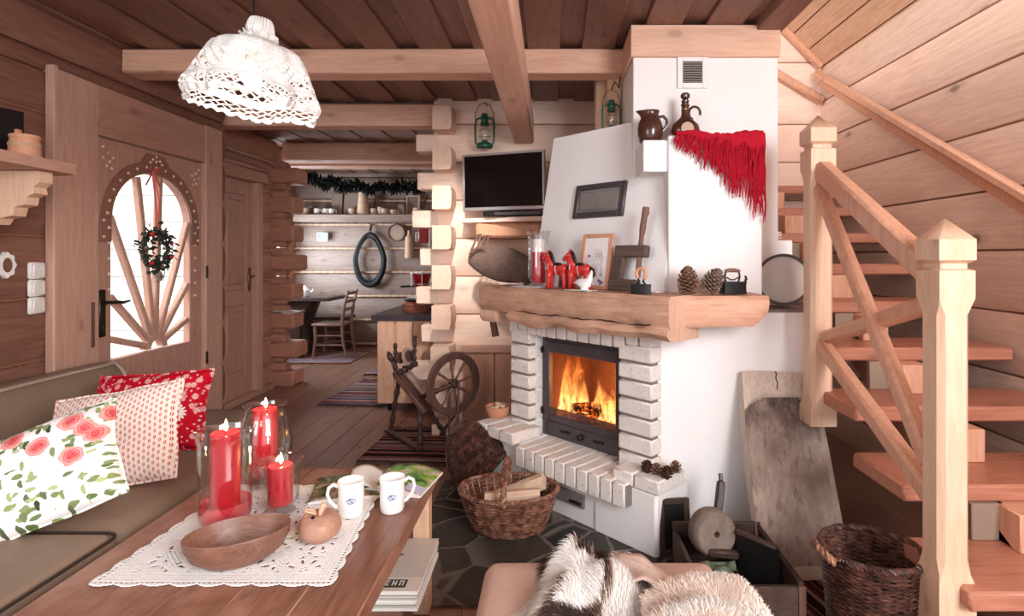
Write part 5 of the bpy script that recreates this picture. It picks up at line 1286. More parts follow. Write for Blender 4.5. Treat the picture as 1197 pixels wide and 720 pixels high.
# cup and saucers on the ledge
cc_ = at(903, 279, 2.93); cc_.z = 1.386
for i in range(2):
    mb = MB(); z = i*.009; mb.lathe([(.0005,.003+z),(.024,.001+z),(.026,.004+z),(.048,.010+z),(.0485,.012+z),(.026,.007+z),(.0005,.006+z)], cc_, 28, cap=False); tag(mb.build('saucer', M['porcelain']), ('lower','upper')[i]+' white saucer of the stack on the small ledge right of the chimney', 'saucer', 'saucers on the ledge')
cp = thing('teacup', 'small white teacup on saucers on the ledge', 'cup', tuple(cc_+Vector((0,0,.016)))); k = cc_+Vector((0,0,.0165))
mb = MB(); mb.lathe([(.0005,.003),(.016,0),(.018,.004),(.030,.016),(.034,.028),(.0325,.028),(.028,.017),(.0005,.006)], k, 28, cap=False); mb.build('cup', M['porcelain'], cp)
mb = MB(); mb.tube([k+Vector((.031,0,.024)), k+Vector((.044,0,.026)), k+Vector((.046,0,.015)), k+Vector((.029,0,.010))], .003, 6); mb.build('handle', M['porcelain'], cp)
# jug
jc = at(760, 168, 2.72); jc.z = 1.852; jg = thing('jug', 'brown glazed ceramic jug on the chimney shoulder', 'jug', tuple(jc)); mb = MB()
def jugp(i, j):
    pr = [(.046,0),(.052,.006),(.060,.04),(.062,.07),(.056,.10),(.045,.125),(.041,.14),(.044,.152),(.0465,.158),(.043,.158),(.038,.14),(.042,.124),(.053,.098),(.058,.06),(.04,.01),(.0005,.008)]
    r, z = pr[j]; a = 2*pi*i/36; e = max(0, cos(a-pi))**8*.026*(max(0, (z-.125)/.033)) if j < 11 else max(0, cos(a-pi))**8*.024*max(0, (z-.125)/.033)
    return jc+Vector(((r+e)*cos(a), (r+e)*sin(a), z))
mb.grid(jugp, 36, 15, True); mb.lathe([(.046,0),(.0005,.0)], jc, 36, cap=False); mb.build('jug_body', M['ceramic_br'], jg)
mb = MB(); mb.tube([jc+Vector(p) for p in ((.040,-.01,.128),(.062,-.012,.132),(.078,-.014,.112),(.078,-.014,.085),(.058,-.012,.062))], [.008,.0075,.007,.007,.008], 8, flat=.7); mb.build('handle', M['ceramic_br'], jg)
# bottle
bc2 = at(801, 160, 2.74); bc2.z = 1.87; bt = thing('bottle', 'bulbous brown ceramic bottle with stopper and loop handle beside the jug', 'bottle', tuple(bc2))
mb = MB(); RR = Matrix.Rotation(pi/2,3,'X')
mb.lathe([(.03,0),(.036,.004),(.062,.022),(.072,.05),(.066,.078),(.045,.098),(.024,.115),(.0185,.135),(.018,.17),(.022,.172),(.022,.178),(.017,.18),(.0175,.188)], bc2, 34, sc=(1,.62)); mb.build('bottle_body', M['ceramic_br'], bt)
mb = MB(); mb.lathe([(.012,.187),(.018,.19),(.019,.198),(.012,.204),(.022,.212),(.024,.224),(.018,.234),(.0005,.236)], bc2, 24); mb.build('stopper', M['ceramic_br'], bt)
mb = MB(); mb.tube([bc2+Vector((.018+.028*(1-cos(a)), 0, .143+.032*sin(a)-.006)) for a in [-1.0+(pi+1.6)*i/16-.3 for i in range(17)]], .0065, 8); mb.build('handle', M['ceramic_br'], bt)
mb = MB(); mb.lathe([(.030,0),(.031,.004),(.0005,.006)], bc2+Vector((0,-.0435,.052)), 24, RR @ Matrix.Scale(1,3)); mb.build('oval_label', plain('cream_seal', (190,160,136), .4), bt)
mb = MB(); mb.lathe([(.0195,.150),(.0205,.154),(.0195,.158)], bc2, 24, cap=False); mb.build('neck_band', M['brass'], bt)
# ---- fringed red shawl over the chimney shoulder
sh = thing('shawl', 'red wool shawl with long fringe draped over the white chimney shoulder', 'shawl', (.77, 2.58, 1.87)); mb = MB()
sx0, sx1 = at(790,160,2.59).x, at(893,160,2.59).x; ZT = 1.876
low = lambda u: lerp(.025, .40, u**1.35)+.012*sin(u*23)       # length of cloth hanging over the front, growing to the right
def cl_(i, j):
    u = i/60; x = lerp(sx0, sx1-.002, u); L = low(u)*.62; back = .10+.05*u
    s = j/24*(L+back); w = .004*sin(u*30+j*.4)+.003*sin(u*57)
    if s < back: return Vector((x, 2.59+(back-s), ZT+.004+w*.6+.010*sin(u*9)*(s/back > .3)))
    d = s-back; return Vector((x+.004*sin(d*40), 2.588-.006*min(1, d/.02)-abs(w), ZT+.002-d))
mb.grid(cl_, 60, 24); mb.build('cloth', M['shawl'], sh, solid=.004)
mb = MB(); rn = random.Random(5)
for k in range(240):
    u = rn.random()**.9; x = lerp(sx0, sx1, u); top = ZT-low(u)*.62*rn.uniform(.25,1.0); L = rn.uniform(.6,1.08)*(.045+.17*u**.9); y = 2.574-rn.uniform(0,.010); p = []
    a, b = rn.uniform(0,6), rn.uniform(.002,.006)
    for q in range(7): t = q/6; p.append((x+b*sin(a+t*7)*t+rn.uniform(-.002,.002)-.014*t*(1-u), y-.004*sin(a*2+t*5)*t, top-L*t))
    mb.tube(p, [.0028]*6+[.0016], 4)
mb.build('fringe', M['shawl'], sh)
mb = MB()    # right-hand side falls along the edge of the shoulder
mb.grid(lambda i, j: Vector((sx1+.004+.003*sin(j*.5), 2.59+.14*i/8, ZT+.002-(.16*j/10)*(1-.5*i/8))), 8, 10); mb.build('side_fold', M['shawl'], sh, solid=.004)
# ---- green lanterns
def lantern(lab, c, s, lean=0):
    c = Vector(c); t = thing('lantern', lab, 'lantern', tuple(c), 0, 'green oil lanterns'); P = lambda x, y, z: c+Vector((x, y, z))*s; mb = MB(); k = lambda L: [(r*s, z*s) for r, z in L]
    mb.lathe(k([(.05,0),(.066,.004),(.07,.012),(.068,.03),(.058,.042),(.03,.048),(.024,.066)]), c, 24); mb.build('fuel_tank', M['green'], t)
    mb = MB(); mb.lathe(k([(.022,.064),(.034,.068),(.044,.10),(.045,.13),(.036,.165),(.026,.19)]), c, 24, cap=False); mb.build('globe', M['glass'], t)
    mb = MB(); mb.lathe(k([(.03,.188),(.036,.19),(.036,.215),(.028,.22),(.03,.24),(.04,.244),(.038,.262),(.026,.272),(.026,.29),(.0005,.293)]), c, 24); mb.build('chimney_cap', M['green'], t)
    for sx in (-1, 1):
        mb = MB(); mb.tube([P(sx*.03,0,.255),P(sx*.05,0,.252),P(sx*.072,0,.235),P(sx*.078,0,.20),P(sx*.078,0,.10),P(sx*.075,0,.05),P(sx*.064,0,.03)], .0085*s, 8, flat=.8); mb.build('side_tube', M['green'], t)
    mb = MB(); mb.tube([P(-.055,0,.1),P(.055,0,.1)], .0025*s, 6); mb.tube([P(-.055,0,.15),P(0,-.044,.155),P(.055,0,.15)], .002*s, 6); mb.build('globe_wire', M['brass'], t)
    mb = MB(); mb.tube([P(-.078,0,.22),P(-.076,0,.29),P(-.05,0,.36),P(0,.005,.385),P(.05,0,.36),P(.076,0,.29),P(.078,0,.22)], .003*s, 6); mb.build('bail', M['iron_dark'], t)
    return t
lantern('green oil lantern hanging on the pale log wall above the television', at(566.5, 173.5, 4.10), .88)
mb = MB(); h1 = at(566.5,173.5,4.10); mb.tube([h1+Vector((0,.0,.385*.88)), h1+Vector((0,.09,.385*.88+.012)), h1+Vector((0,.145,.40*.88))], .004, 6); tag(mb.build('wall_hook', M['iron_dark']), 'iron hook holding the lantern above the television', 'hook')
lantern('green oil lantern standing on the hood beside the chimney', Vector((.345, 3.22, 2.013)), .66)
mb = MB(); h2 = Vector((.345,3.22,2.013)); mb.tube([h2+Vector((0,0,.252)), h2+Vector((.02,.0,.30)), h2+Vector((.045,.02,.27)), h2+Vector((.068,.03,.40))], .004, 6); tag(mb.build('leather_strap', M['black']), 'dark strap tying the second lantern to the chimney corner', 'strap')
# ---- television with its shelf
tv = thing('television', 'flat black television with silver frame on the pale log wall', 'television', tuple(at(590,247,4.0))); 
pA, pB, pC, pD = at(541,247,4.08), at(636.5,240,3.86), at(637.5,170,3.86), at(540,181.5,4.08)
pB.z = pA.z; pC.z = pD.z
ex = (pB-pA); wT = ex.length; ex.normalize(); nz_ = Vector((ex.y,-ex.x,0)); hT = pD.z-pA.z
TR = Matrix.Translation(pA) @ Matrix((ex, -nz_, Vector((0,0,1)))).transposed().to_4x4() @ Matrix.Rotation(.03,4,'X')
mb = MB(TR); b = .016; mb.box(0,0,0,wT,.035,b*1.6,0,.003); mb.box(0,0,hT-b,wT,.035,hT,0,.003); mb.box(0,0,b*1.6,b,.035,hT-b,0,.003); mb.box(wT-b,0,b*1.6,wT,.035,hT-b,0,.003); mb.box(b,.02,b,wT-b,.036,hT-b); mb.build('bezel', M['steel'], tv)
mb = MB(TR); mb.box(b,.004,b*1.6,wT-b,.02,hT-b); mb.build('screen', plain('tv_screen', (14,10,10), .12, .5, var=0), tv)
mb = MB(TR); mb.box(wT*.35,.03,hT*.2,wT*.65,.085,hT*.75,0,.01); mb.build('back_housing', M['black'], tv)
mb = MB(TR); mb.box(wT*.44,.028,-.015,wT*.56,.06,.02,0,.004); mb.build('foot', M['black'], tv)
sb = thing('soundbar', 'slim black box lying under the television', 'soundbar', tuple(at(600,246,3.98))); s0 = at(566,252,4.0); s1 = at(634,247,3.88)
zs_ = at(600,254,3.95).z
mb = MB(); mb.beam((s0.x, s0.y, zs_+.026), (s1.x, s1.y, zs_+.026), .06, .036, (0,0,1), 0, .006); mb.build('box_body', M['black'], sb)
mb = MB(); mb.beam((s0.x+.01, s0.y-.0315, zs_+.026), (s1.x-.01, s1.y-.0315, zs_+.026), .003, .02, (0,0,1), 0); mb.build('front_strip', M['iron'], sb)
ts = thing('television_shelf', 'rough plank shelf under the television on a log bracket', 'shelf', tuple(at(600,262,4.0)))
a0 = at(539,256,4.10); 
mb = MB(); mb.prism([(a0.x, 4.10),(a0.x+.12,4.04),(s1.x+.02,3.83),(s1.x+.06,4.24),(a0.x,4.24)], lambda a, b: (a, b, zs_-.030), (0,0,.030)); mb.build('plank', M['log_light'], ts)
q0 = at(557,266,4.05); q1 = at(634,266,3.98); mb = MB(); mb.beam((q0.x, 4.10, zs_-.03-.058), (q1.x, 4.04, zs_-.03-.058), .14, .112, (0,0,1), 0, .02); mb.build('log_bracket', M['frame_wood'], ts)
# ---- old leather/wooden carrier hanging left of the hood
yk = thing('wooden_trough', 'dark oblong wooden scoop with loop handles hanging on the log wall', 'scoop', tuple(at(585,330,3.95)))
ka, kb = at(549,300,3.98), at(628,318,3.78); ax = (kb-ka).normalized(); up_ = Vector((0,0,1)); wd = ax.cross(up_).normalized(); up_ = wd.cross(ax) if wd.cross(ax).z > 0 else ax.cross(wd)
Lk = (kb-ka).length
def scoop(i, j, k_=1.0):
    t = i/20; a = 2*pi*j/20; w = (sin(pi*min(1, .06+t*.9))**.55); return ka+ax*(Lk*t)+up_*(.125*w*sin(a)*k_)+wd*(.045*w*cos(a)*k_)
mb = MB(); mb.grid(lambda i, j: scoop(j, i), 20, 20, True); mb.add([scoop(0,j) for j in range(20)], [tuple(range(20))]); mb.add([scoop(20,j) for j in range(20)], [tuple(range(20))]); mb.build('scoop_body', wood('scoop_wood', (132,104,92), (84,64,56), 'X', 1.2, .15, .6, wear=((150,118,102), .3)), yk)
mb = MB()
e = ka+ax*.06+up_*.085-wd*0; mb.tube([ka+ax*.03+up_*.05-wd*-.045, ka+ax*.035+up_*.16, ka+ax*.06+up_*.175, ka+ax*.075+up_*.07+wd*.045], .008, 6); mb.tube([ka+ax*.09+up_*.09, ka+ax*.10+up_*.17, ka+ax*.12+up_*.18, ka+ax*.13+up_*.10], .008, 6); mb.build('loop_handle', M['brown_wood'], yk)
mb = MB(); mb.tube([ka+ax*.02+wd*.047+up_*.02, ka+ax*.07+wd*.05+up_*.075, ka+ax*.13+wd*.05+up_*.085], .009, 6, flat=.5); mb.build('binding', M['brown_wood'], yk)
hm = thing('old_hammer', 'old tool with a wooden handle hanging below the mantel end', 'tool', tuple(at(578,392,3.6)))
mb = MB(); mb.tube([at(571.5,352,3.7), at(575,370,3.7), at(579.5,393,3.7)], [.022,.021,.024], 8, flat=.7); mb.build('handle', M['brown_wood'], hm)
mb = MB(); mb.beam(at(566,356,3.72), at(584,352,3.72), .035, .04, (0,0,1), 0, .006); mb.build('head', M['brown_wood'], hm)
mb = MB(); mb.tube([at(597,368,3.6), at(600,376,3.6), at(599,379,3.6)], [.012,.014,.01], 8); tag(mb.build('iron_hook', M['iron_dark']), 'short dark iron stub under the left of the mantel', 'hook')
# ---- clay bowl on the left bench
kb_ = onz(582, 486, .365); kb_.z = .364; cb = thing('clay_bowl', 'shallow terracotta bowl with kindling on the left hearth bench', 'bowl', tuple(kb_))
mb = MB(); mb.lathe([(.050,0),(.056,.004),(.066,.022),(.072,.045),(.074,.060),(.070,.062),(.066,.050),(.058,.014),(.0005,.010)], kb_, 34, cap=False); mb.lathe([(.05,0),(.0005,.0)], kb_, 34, cap=False); mb.build('bowl_body', M['terracotta'], cb)
for k, (a, l) in enumerate(((.3,'light wood chip lying across the clay bowl'),(1.4,'darker wood chip standing in the clay bowl'),(2.4,'small wood chip at the right of the clay bowl'))):
    d = Vector((cos(a), sin(a), .15)); c = kb_+Vector((.014*(k-1), .01*(1-k), .048+.010*k)); mb = MB(); mb.beam(c-d*.032, c+d*.032, .022, .014, (0,0,1), 0, .002); tag(mb.build('wood_chip', M['firewood']), l, 'wood chip', 'kindling in the clay bowl')
# ================================================================ FLOOR THINGS: rugs, spinning wheel, baskets, bench, crate, trough
R1 = stripes('rag_rug_grey_red', 'Y', 15, [(0,lin((70,52,52))),(.36,lin((150,128,124))),(.43,lin((160,84,78))),(.48,lin((44,34,36))),(.54,lin((190,170,164))),(.60,lin((150,74,70))),(.66,lin((60,48,50)))], 3.0)
R2 = stripes('rag_rug_blue_red', 'Y', 9, [(0,lin((48,40,44))),(.36,lin((176,92,76))),(.42,lin((64,72,120))),(.47,lin((206,182,172))),(.51,lin((70,50,52))),(.56,lin((190,100,84))),(.62,lin((206,182,172))),(.68,lin((70,78,126)))], 7.0)
R3 = stripes('rag_rug_dark', 'X', 22, [(0,lin((46,34,36))),(.40,lin((168,150,144))),(.46,lin((60,36,38))),(.52,lin((150,58,58))),(.57,lin((40,30,32))),(.64,lin((176,150,140)))], 1.0)
def rug(lab, x0, y0, x1, y1, m, rz=0, ends='y', fr=True, group=None):
    t = thing('rag_rug', lab, 'rug', ((x0+x1)/2, (y0+y1)/2, 0), rz, group); R = WM[t.name]; w, d = (x1-x0)/2, (y1-y0)/2; z0 = .004 if ends == 'y' else .012
    mb = MB(); mb.grid(lambda i, j: R @ Vector((-w+2*w*i/30, -d+2*d*j/30, z0+.003+.0025*noise.noise(Vector((i*.5, j*.5, x0))))), 30, 30); mb.build('woven_field', m, t, solid=.006)
    if fr:
        mb = MB(); rn = random.Random(2)
        for k in range(46):
            u = -w+2*w*(k+.5)/46
            for s in (-1, 1):
                v = s*d; mb.tube([R @ Vector((u, v, z0+.004)), R @ Vector((u+rn.uniform(-.012,.012), v+s*.03, z0+.004)), R @ Vector((u+rn.uniform(-.02,.02), v+s*rn.uniform(.05,.075), z0+.003))], .0028, 4)
        mb.build('fringe', plain('rug_fringe', (110,92,88), .95, .05, var=.4, bs=12), t)
rug('striped rag rug under the spinning wheel', -1.22, 3.50, -.56, 4.16, R1, radians(-3))
rug('striped rag rug on the passage floor, the nearest of the kitchen rugs', -2.02, 4.85, -1.40, 5.78, R2, radians(-4))
rug('striped rag rug half hidden behind the kitchen cabinet, farther along the passage', -2.05, 6.1, -1.42, 6.9, R2, radians(-3))
rug('blue and dark rag rug under the kitchen chair', -3.35, 6.75, -2.45, 7.55, R2, 0)
rug('narrow striped rag rug beside the tall wicker basket', .86, 1.80, 1.16, 2.50, R3, radians(14), 'x')
# ---- spinning wheel
sw_ = thing('spinning_wheel', 'antique dark wooden spinning wheel in front of the pale log wall', 'spinning wheel', (-.75, 3.95, 0))
WCn = at(530.4, 448.3, 3.86); WA = Vector((.72,-.69,0)).normalized()   # axle direction
Rw = Vector((0,0,1)).rotation_difference(WA).to_matrix(); rw = .218
mb = MB(); mb.lathe([(rw-.05,-.014),(rw-.004,-.018),(rw,-.012),(rw-.006,0),(rw,.012),(rw-.004,.018),(rw-.05,.014),(rw-.05,-.014)], WCn, 56, Rw, cap=False); mb.build('wheel_rim', M['wheel_wood'], sw_)
for k in range(8):
    a = 2*pi*k/8+.2; d = Rw @ Vector((cos(a), sin(a), 0)); mb = MB(); mb.tube([WCn+d*.02, WCn+d*.05, WCn+d*.08, WCn+d*.10, WCn+d*.13, WCn+d*.172], [.008,.010,.007,.012,.008,.009], 8); mb.build('spoke', M['wheel_wood'], sw_)
mb = MB(); mb.lathe([(.0005,-.04),(.02,-.04),(.03,-.03),(.034,0),(.03,.03),(.02,.04),(.0005,.04)], WCn, 20, Rw, cap=False); mb.build('hub', M['dark_wood'], sw_)
mb = MB(); pA_ = at(491.5,464.8,3.93); n = 14; mb.tube([WCn.lerp(pA_, i/n) for i in range(n+1)], [.012,.016,.018,.013,.018,.020,.014,.020,.022,.016,.020,.022,.017,.014,.012], 10); mb.build('axle_arm', M['dark_wood'], sw_)
def turned(p0, p1, r, name, m=None, n=18, seed=0):
    p0 = Vector(p0); p1 = Vector(p1); mb = MB(); mb.tube([p0.lerp(p1, i/n) for i in range(n+1)], [r*(1+.28*sin(i*1.5+seed)+(.25 if i % 6 == 3 else 0)) for i in range(n+1)], 10); return mb.build(name, m or M['dark_wood'], sw_)
b0, b1 = at(465,437,3.98), at(500,481,3.90); mb = MB(); mb.beam(b0, b1, .10, .035, (0,0,1), 0, .006); mb.build('bench_board', M['wheel_wood'], sw_)
mb = MB(); mb.beam(b0+Vector((.05,.03,.03)), b1+Vector((.05,.03,.03)), .05, .02, (0,0,1), 0, .004); mb.build('bench_rib', M['grey_wood'], sw_)
turned(at(467,440,3.98), onz(456.5,504), .017, 'leg'); turned(at(491,477,3.90), onz(491,525), .019, 'leg', seed=1); turned(at(499,476,3.92), onz(521,509), .016, 'leg', seed=2)
t0, t1 = onz(453,503,.03), onz(492,525,.035); mb = MB(); mb.beam(t0, t1, .05, .022, (0,0,1), 0, .004); mb.build('treadle', M['dark_wood'], sw_)
turned(at(461.5,438,3.98), at(486,425,3.90), .020, 'mother_of_all', seed=.4)
turned(at(462.5,437,3.97), at(462,401,3.97), .013, 'maiden', seed=2); turned(at(484.5,427,3.91), at(484.7,392.5,3.91), .013, 'maiden', seed=1)
fl_ = at(472,417.5,3.93); mb = MB(); RF = Vector((0,0,1)).rotation_difference((at(484.5,415,3.91)-at(462.5,419,3.97)).normalized()).to_matrix(); mb.lathe([(.012,-.045),(.04,-.04),(.042,-.03),(.016,-.026),(.020,.02),(.050,.024),(.052,.032),(.012,.036)], fl_, 22, RF); mb.build('bobbin', M['wheel_wood'], sw_)
mb = MB(); mb.lathe([(.042,.028),(.062,.03),(.062,.042),(.042,.044)], fl_, 26, RF, cap=False); mb.build('whorl', M['grey_wood'], sw_)
mb = MB(); c = at(456,417,3.97); mb.lathe([(.0005,-.05),(.010,-.04),(.022,-.01),(.020,.015),(.010,.035),(.0005,.045)], c, 14, Matrix.Rotation(-.4,3,'Y'), cap=False); mb.tube([c+Vector((.015,0,-.04)), at(462,434,3.97)], .010, 8); mb.build('tension_knob', M['dark_wood'], sw_)
for dx in (0, .03):
    p = at(531,450,3.86)+WA*(.05 if dx else -.05); mb = MB(); mb.tube([Vector((p.x,p.y,WCn.z+.01)), Vector((p.x-.005,p.y+.01,.32)), Vector((p.x-.01,p.y+.02,.035))], [.010,.009,.008], 8); mb.build('wheel_post', M['wheel_wood'], sw_)
mb = MB(); mb.beam(onz(515,508,.02), WCn+Vector((-.0,.03,-.23)), .02, .02, (0,1,0), 0, .003); mb.build('footman', M['dark_wood'], sw_)
# ---- built-in cupboard under the log wall
cu = thing('log_cupboard', 'low wooden wall panel with doors behind the spinning wheel, left of the hearth', 'cupboard', (-.30, 4.17, 0))
cx0, cx1 = at(541,440,4.20).x, .05; zt_ = zat(404,4.2); mb = MB(); mb.box(cx0, 4.185, zt_-.055, cx1, 4.245, zt_, 0, .006); mb.build('top_rail', M['casing_y'], cu)
xm = at(578,440,4.2).x
for a, b in ((cx0, xm-.004), (xm+.004, cx1)):
    mb = MB(); mb.box(a, 4.20, .02, b, 4.24, zt_-.058, 0, .006); mb.build('door', M['door'] if False else wood('cupboard_panel', (206,150,120), (164,110,84), 'Z', .9, .3), cu)
# ---- baskets
def ring_pts(c, rx, ry, z, n, amp, ph, R=None, k=0):
    out = []
    for i in range(n):
        a = 2*pi*i/n; w = amp*sin(a*k+ph); p = Vector(((rx+w)*cos(a), (ry+w)*sin(a), z)); out.append(c+(R @ p if R is not None else p))
    return out
def weave(mb, c, prof, h, rows, stakes, th, R=None, sy=1.0, n=None, mi=0, seed=0, jit=.0015):
    n = n or stakes*3; rn = random.Random(seed)
    for r in range(rows):
        t = (r+.5)/rows; rx = prof(t); ph = pi*(r % 2)
        pts = []; j0 = rn.uniform(0, 9)
        for i in range(n):
            a = 2*pi*i/n; w = th*.75*sin(a*stakes/2+ph); zz = h*t+jit*noise.noise(Vector((cos(a)*3, sin(a)*3, r*1.7+seed)))*2.2
            p = Vector(((rx+w)*cos(a), (rx*sy+w)*sin(a), zz)); pts.append(c+(R @ p if R is not None else p))
        mb.tube(pts, th*rn.uniform(.85,1.15), 5, True, mi=mi)
def braid(mb, base, r, th, n, tw, closed=True, mi=0, strands=3):
    for s in range(strands):
        pts = []; m = len(base)
        for i, p in enumerate(base):
            d = (base[(i+1)%m]-base[i-1]) if closed else (base[min(i+1,m-1)]-base[max(i-1,0)]); d = d.normalized(); u = d.orthogonal() if abs(d.z) > .95 else d.cross(Vector((0,0,1))).normalized(); v = d.cross(u)
            a = tw*2*pi*i/m+2*pi*s/strands; pts.append(p+(u*cos(a)+v*sin(a))*r)
        mb.tube(pts, th, 6, closed, mi=mi)
def basket(name, lab, c, prof, h, rows, stakes, th, R=None, sy=1.0, mats=('wicker','wicker_lt'), bottom=True, group=None, seed=1, rim=.011):
    c = Vector(c); t = thing(name, lab, 'basket', tuple(c), 0, group)
    mb = MB(); weave(mb, c, prof, h, rows, stakes, th, R, sy, seed=seed); mb.build('woven_wall', M[mats[0]], t)
    mb = MB()
    for k in range(stakes):
        a = 2*pi*k/stakes; pts = []
        for i in range(9): tt = i/8; rx = prof(tt)-.002; p = Vector((rx*cos(a), rx*sy*sin(a), h*tt)); pts.append(c+(R @ p if R is not None else p))
        mb.tube(pts, th*.8, 5)
    mb.build('stakes', M[mats[1]], t)
    mb = MB(); base = ring_pts(c, prof(1), prof(1)*sy, h, 90, 0, 0, R); braid(mb, base, rim*.55, rim*.6, 90, 26); mb.build('rim', M[mats[0]], t)
    mb = MB(); q = prof(0); T = (lambda p: c+(R @ p if R is not None else p)); mb.add([T(Vector((q*cos(2*pi*i/40), q*sy*sin(2*pi*i/40), .006))) for i in range(40)]+[T(Vector((q*cos(2*pi*i/40), q*sy*sin(2*pi*i/40), 0))) for i in range(40)], [tuple(range(40)), tuple(range(79,39,-1))]+[(i,(i+1)%40,40+(i+1)%40,40+i) for i in range(40)]); mb.build('base', M[mats[0]], t)
    return t
# firewood basket
BC = Vector((-.205, 2.66, .011)); bprof = lambda t: lerp(.165, .235, t**.8)
fb_ = basket('firewood_basket', 'brown wicker basket of split firewood standing on the slate before the hearth', BC, bprof, .185, 25, 32, .0043, None, .74, seed=3)
mb = MB(); hp_ = [BC+Vector((.02*0, -.172*cos(a)*1.0, .245+.135*sin(a)**.8 if sin(a) > 0 else .245)) for a in [pi*i/30 for i in range(31)]]
hp_ = [BC+Vector((-.012, -.172*cos(a), .165+.140*max(0, sin(a))**.75)) for a in [pi*i/30 for i in range(31)]]
braid(mb, hp_, .008, .0085, 31, 7, False); mb.build('handle', M['wicker'], fb_)
def split_log(lab, p0, p1, w, h, roll):
    p0 = Vector(p0); p1 = Vector(p1); mb = MB(); d = (p1-p0).normalized(); u = Vector((0,0,1)); s = d.cross(u).normalized(); u = s.cross(d); a = Matrix.Rotation(roll, 3, d)
    s = a @ s; u = a @ u; sec = [(-w/2,-h/2),(w/2,-h*.42),(w*.46,h*.3),(w*.1,h/2),(-w*.45,h*.35)]; n = 6; vs = []
    for j in range(n+1):
        t = j/n
        for x, y in sec: e = noise.noise(Vector((x*40, y*40, t*3+p0.x*9)))*.004; vs.append(p0.lerp(p1, t)+s*(x+e)+u*(y+e))
    fs = [(j*5+i, j*5+(i+1)%5, (j+1)*5+(i+1)%5, (j+1)*5+i) for j in range(n) for i in range(5)]+[tuple(range(5)), tuple(range(n*5, n*5+5))]
    mb.add(vs, fs, 0, False); return tag(mb.build('split_log', M['firewood']), lab, 'firewood', 'split logs in the firewood basket')
split_log('split log lying level at the front of the firewood basket', at(567,584,2.60), at(631,579,2.62), .08, .062, .0)
split_log('split log sloping up to the right at the back of the firewood basket', at(570,586,2.76), at(636,561,2.72), .08, .055, .3)
split_log('split log low at the front rim of the firewood basket, mostly hidden', at(566,594,2.62), at(612,592,2.62), .06, .04, .1)
# basket tipped on its side
axis = Vector((.50,.12,-.74)).normalized()      # turned over: its woven bottom faces the room, its rim rests on the floor
TR_ = Vector((0,0,1)).rotation_difference(axis).to_matrix()
tprof = lambda t: .045+.135*sin(min(1, t*1.02)*pi/2)**.7
oC = Vector((-.535, 3.13, .338))
tbk = basket('tipped_basket', 'dark wicker basket lying tipped over on its rim behind the firewood basket', oC, tprof, .25, 40, 36, .0040, TR_, 1.0, ('wicker_dk','wicker'), seed=5, rim=.014)
cR = oC+TR_ @ Vector((0,0,.235)); e1 = (Vector((0,0,1))-axis*axis.z).normalized(); e2 = axis.cross(e1).normalized()
for s, col in ((1,'wicker_red'), (-1,'wicker')):
    sd_ = (e1*.75+e2*.1*s).normalized() if s > 0 else (-e1*.35-e2*1.0).normalized(); tang = axis.cross(sd_).normalized()
    mb = MB(); hpts = [cR+sd_*(.178+.045*sin(a))+tang*(.07*cos(a))-axis*.02*sin(a) for a in [pi*i/16 for i in range(17)]]; braid(mb, hpts, .006, .007, 17, 3, False); mb.build('handle', M[col], tbk)
# tall basket beside the stair
tb2 = basket('wicker_basket', 'tall dark brown wicker basket beside the stair post', (1.035, 1.80, .002), lambda t: lerp(.118, .150, t), .355, 50, 36, .0037, None, .95, ('wicker_dk','wicker_dk'), seed=8, rim=.012)
mb = MB(); c = Vector((1.035,1.80,.357)); hpts = [c+Vector((-.152-.026*sin(a), .055*cos(a)-.01, .0+.02*sin(a)-.012)) for a in [pi*i/16 for i in range(17)]]; braid(mb, hpts, .007, .007, 17, 3, False); mb.build('handle', M['wicker'], tb2)
# ---- upholstered bench with furs
bn = thing('bench', 'low bench with a pinkish suede seat in the foreground', 'bench', (.13, 1.25, 0))
mb = MB(); cushion_slab(mb, roundp([(-.195,.75),(.47,.75),(.47,1.63),(-.195,1.63)], .05), .33, .42, .035, 0, .006); mb.build('seat', M['bench_fab'], bn)
mb = MB(); mb.box(-.17,.78,.25,.445,1.605,.33,0,.006); mb.build('frame', M['table'], bn)
for x in (-.165,.385):
    for y in (.79,1.54): mb = MB(); mb.box(x,y,.010 if y > 1 and False else 0,x+.055,y+.055,.25,0,.004); mb.build('leg', M['table'], bn)
def fur(name, lab, surf, nu, nv, mats, pick, count, L, wdt, lay, seed, jitter=.55):
    """pelt: a draped skin with tapering hairs lying along 'lay'"""
    rn = random.Random(seed); mb = MB(); mb.grid(lambda i, j: surf(i/nu, j/nv), nu, nv, mif=lambda i, j: pick((i+.5)/nu, (j+.5)/nv, rn))
    e = .004
    for k in range(count):
        u, v = rn.random(), rn.random(); p = surf(u, v); du = surf(min(1,u+e), v)-surf(max(0,u-e), v); dv = surf(u, min(1,v+e))-surf(u, max(0,v-e)); n = du.cross(dv)
        if n.length < 1e-12: continue
        n.normalize()
        if n.z < 0: n = -n
        du.normalize(); dv.normalize(); a = lay(u, v); d = du*cos(a)+dv*sin(a)
        d = (d+n*rn.uniform(.12,.5)+Vector((rn.gauss(0,jitter),rn.gauss(0,jitter),rn.gauss(0,jitter*.5)))*.6).normalized(); l = L(u, v)*rn.uniform(.6,1.25); s = d.cross(n).normalized()*wdt*rn.uniform(.7,1.3)
        m1 = p+d*l*.5+n*l*.07; tip = p+d*l-Vector((0,0,l*.22)); mi = pick(u, v, rn)
        mb.add([p-s, p+s, m1+s*.7, m1-s*.7, tip], [(0,1,2,3),(3,2,4)], mi, True)
    return tag(mb.build(name, mats, None, recalc=False, sharp=0), lab, 'fur throw')
H = lambda n, c: plain(n, c, .8, .1, var=.06, bs=20)
FW, FC, FB, FD = H('white_hair', (250,244,238)), H('cream_hair', (236,220,206)), H('brown_hair', (132,104,92)), H('dark_hair', (66,52,48))
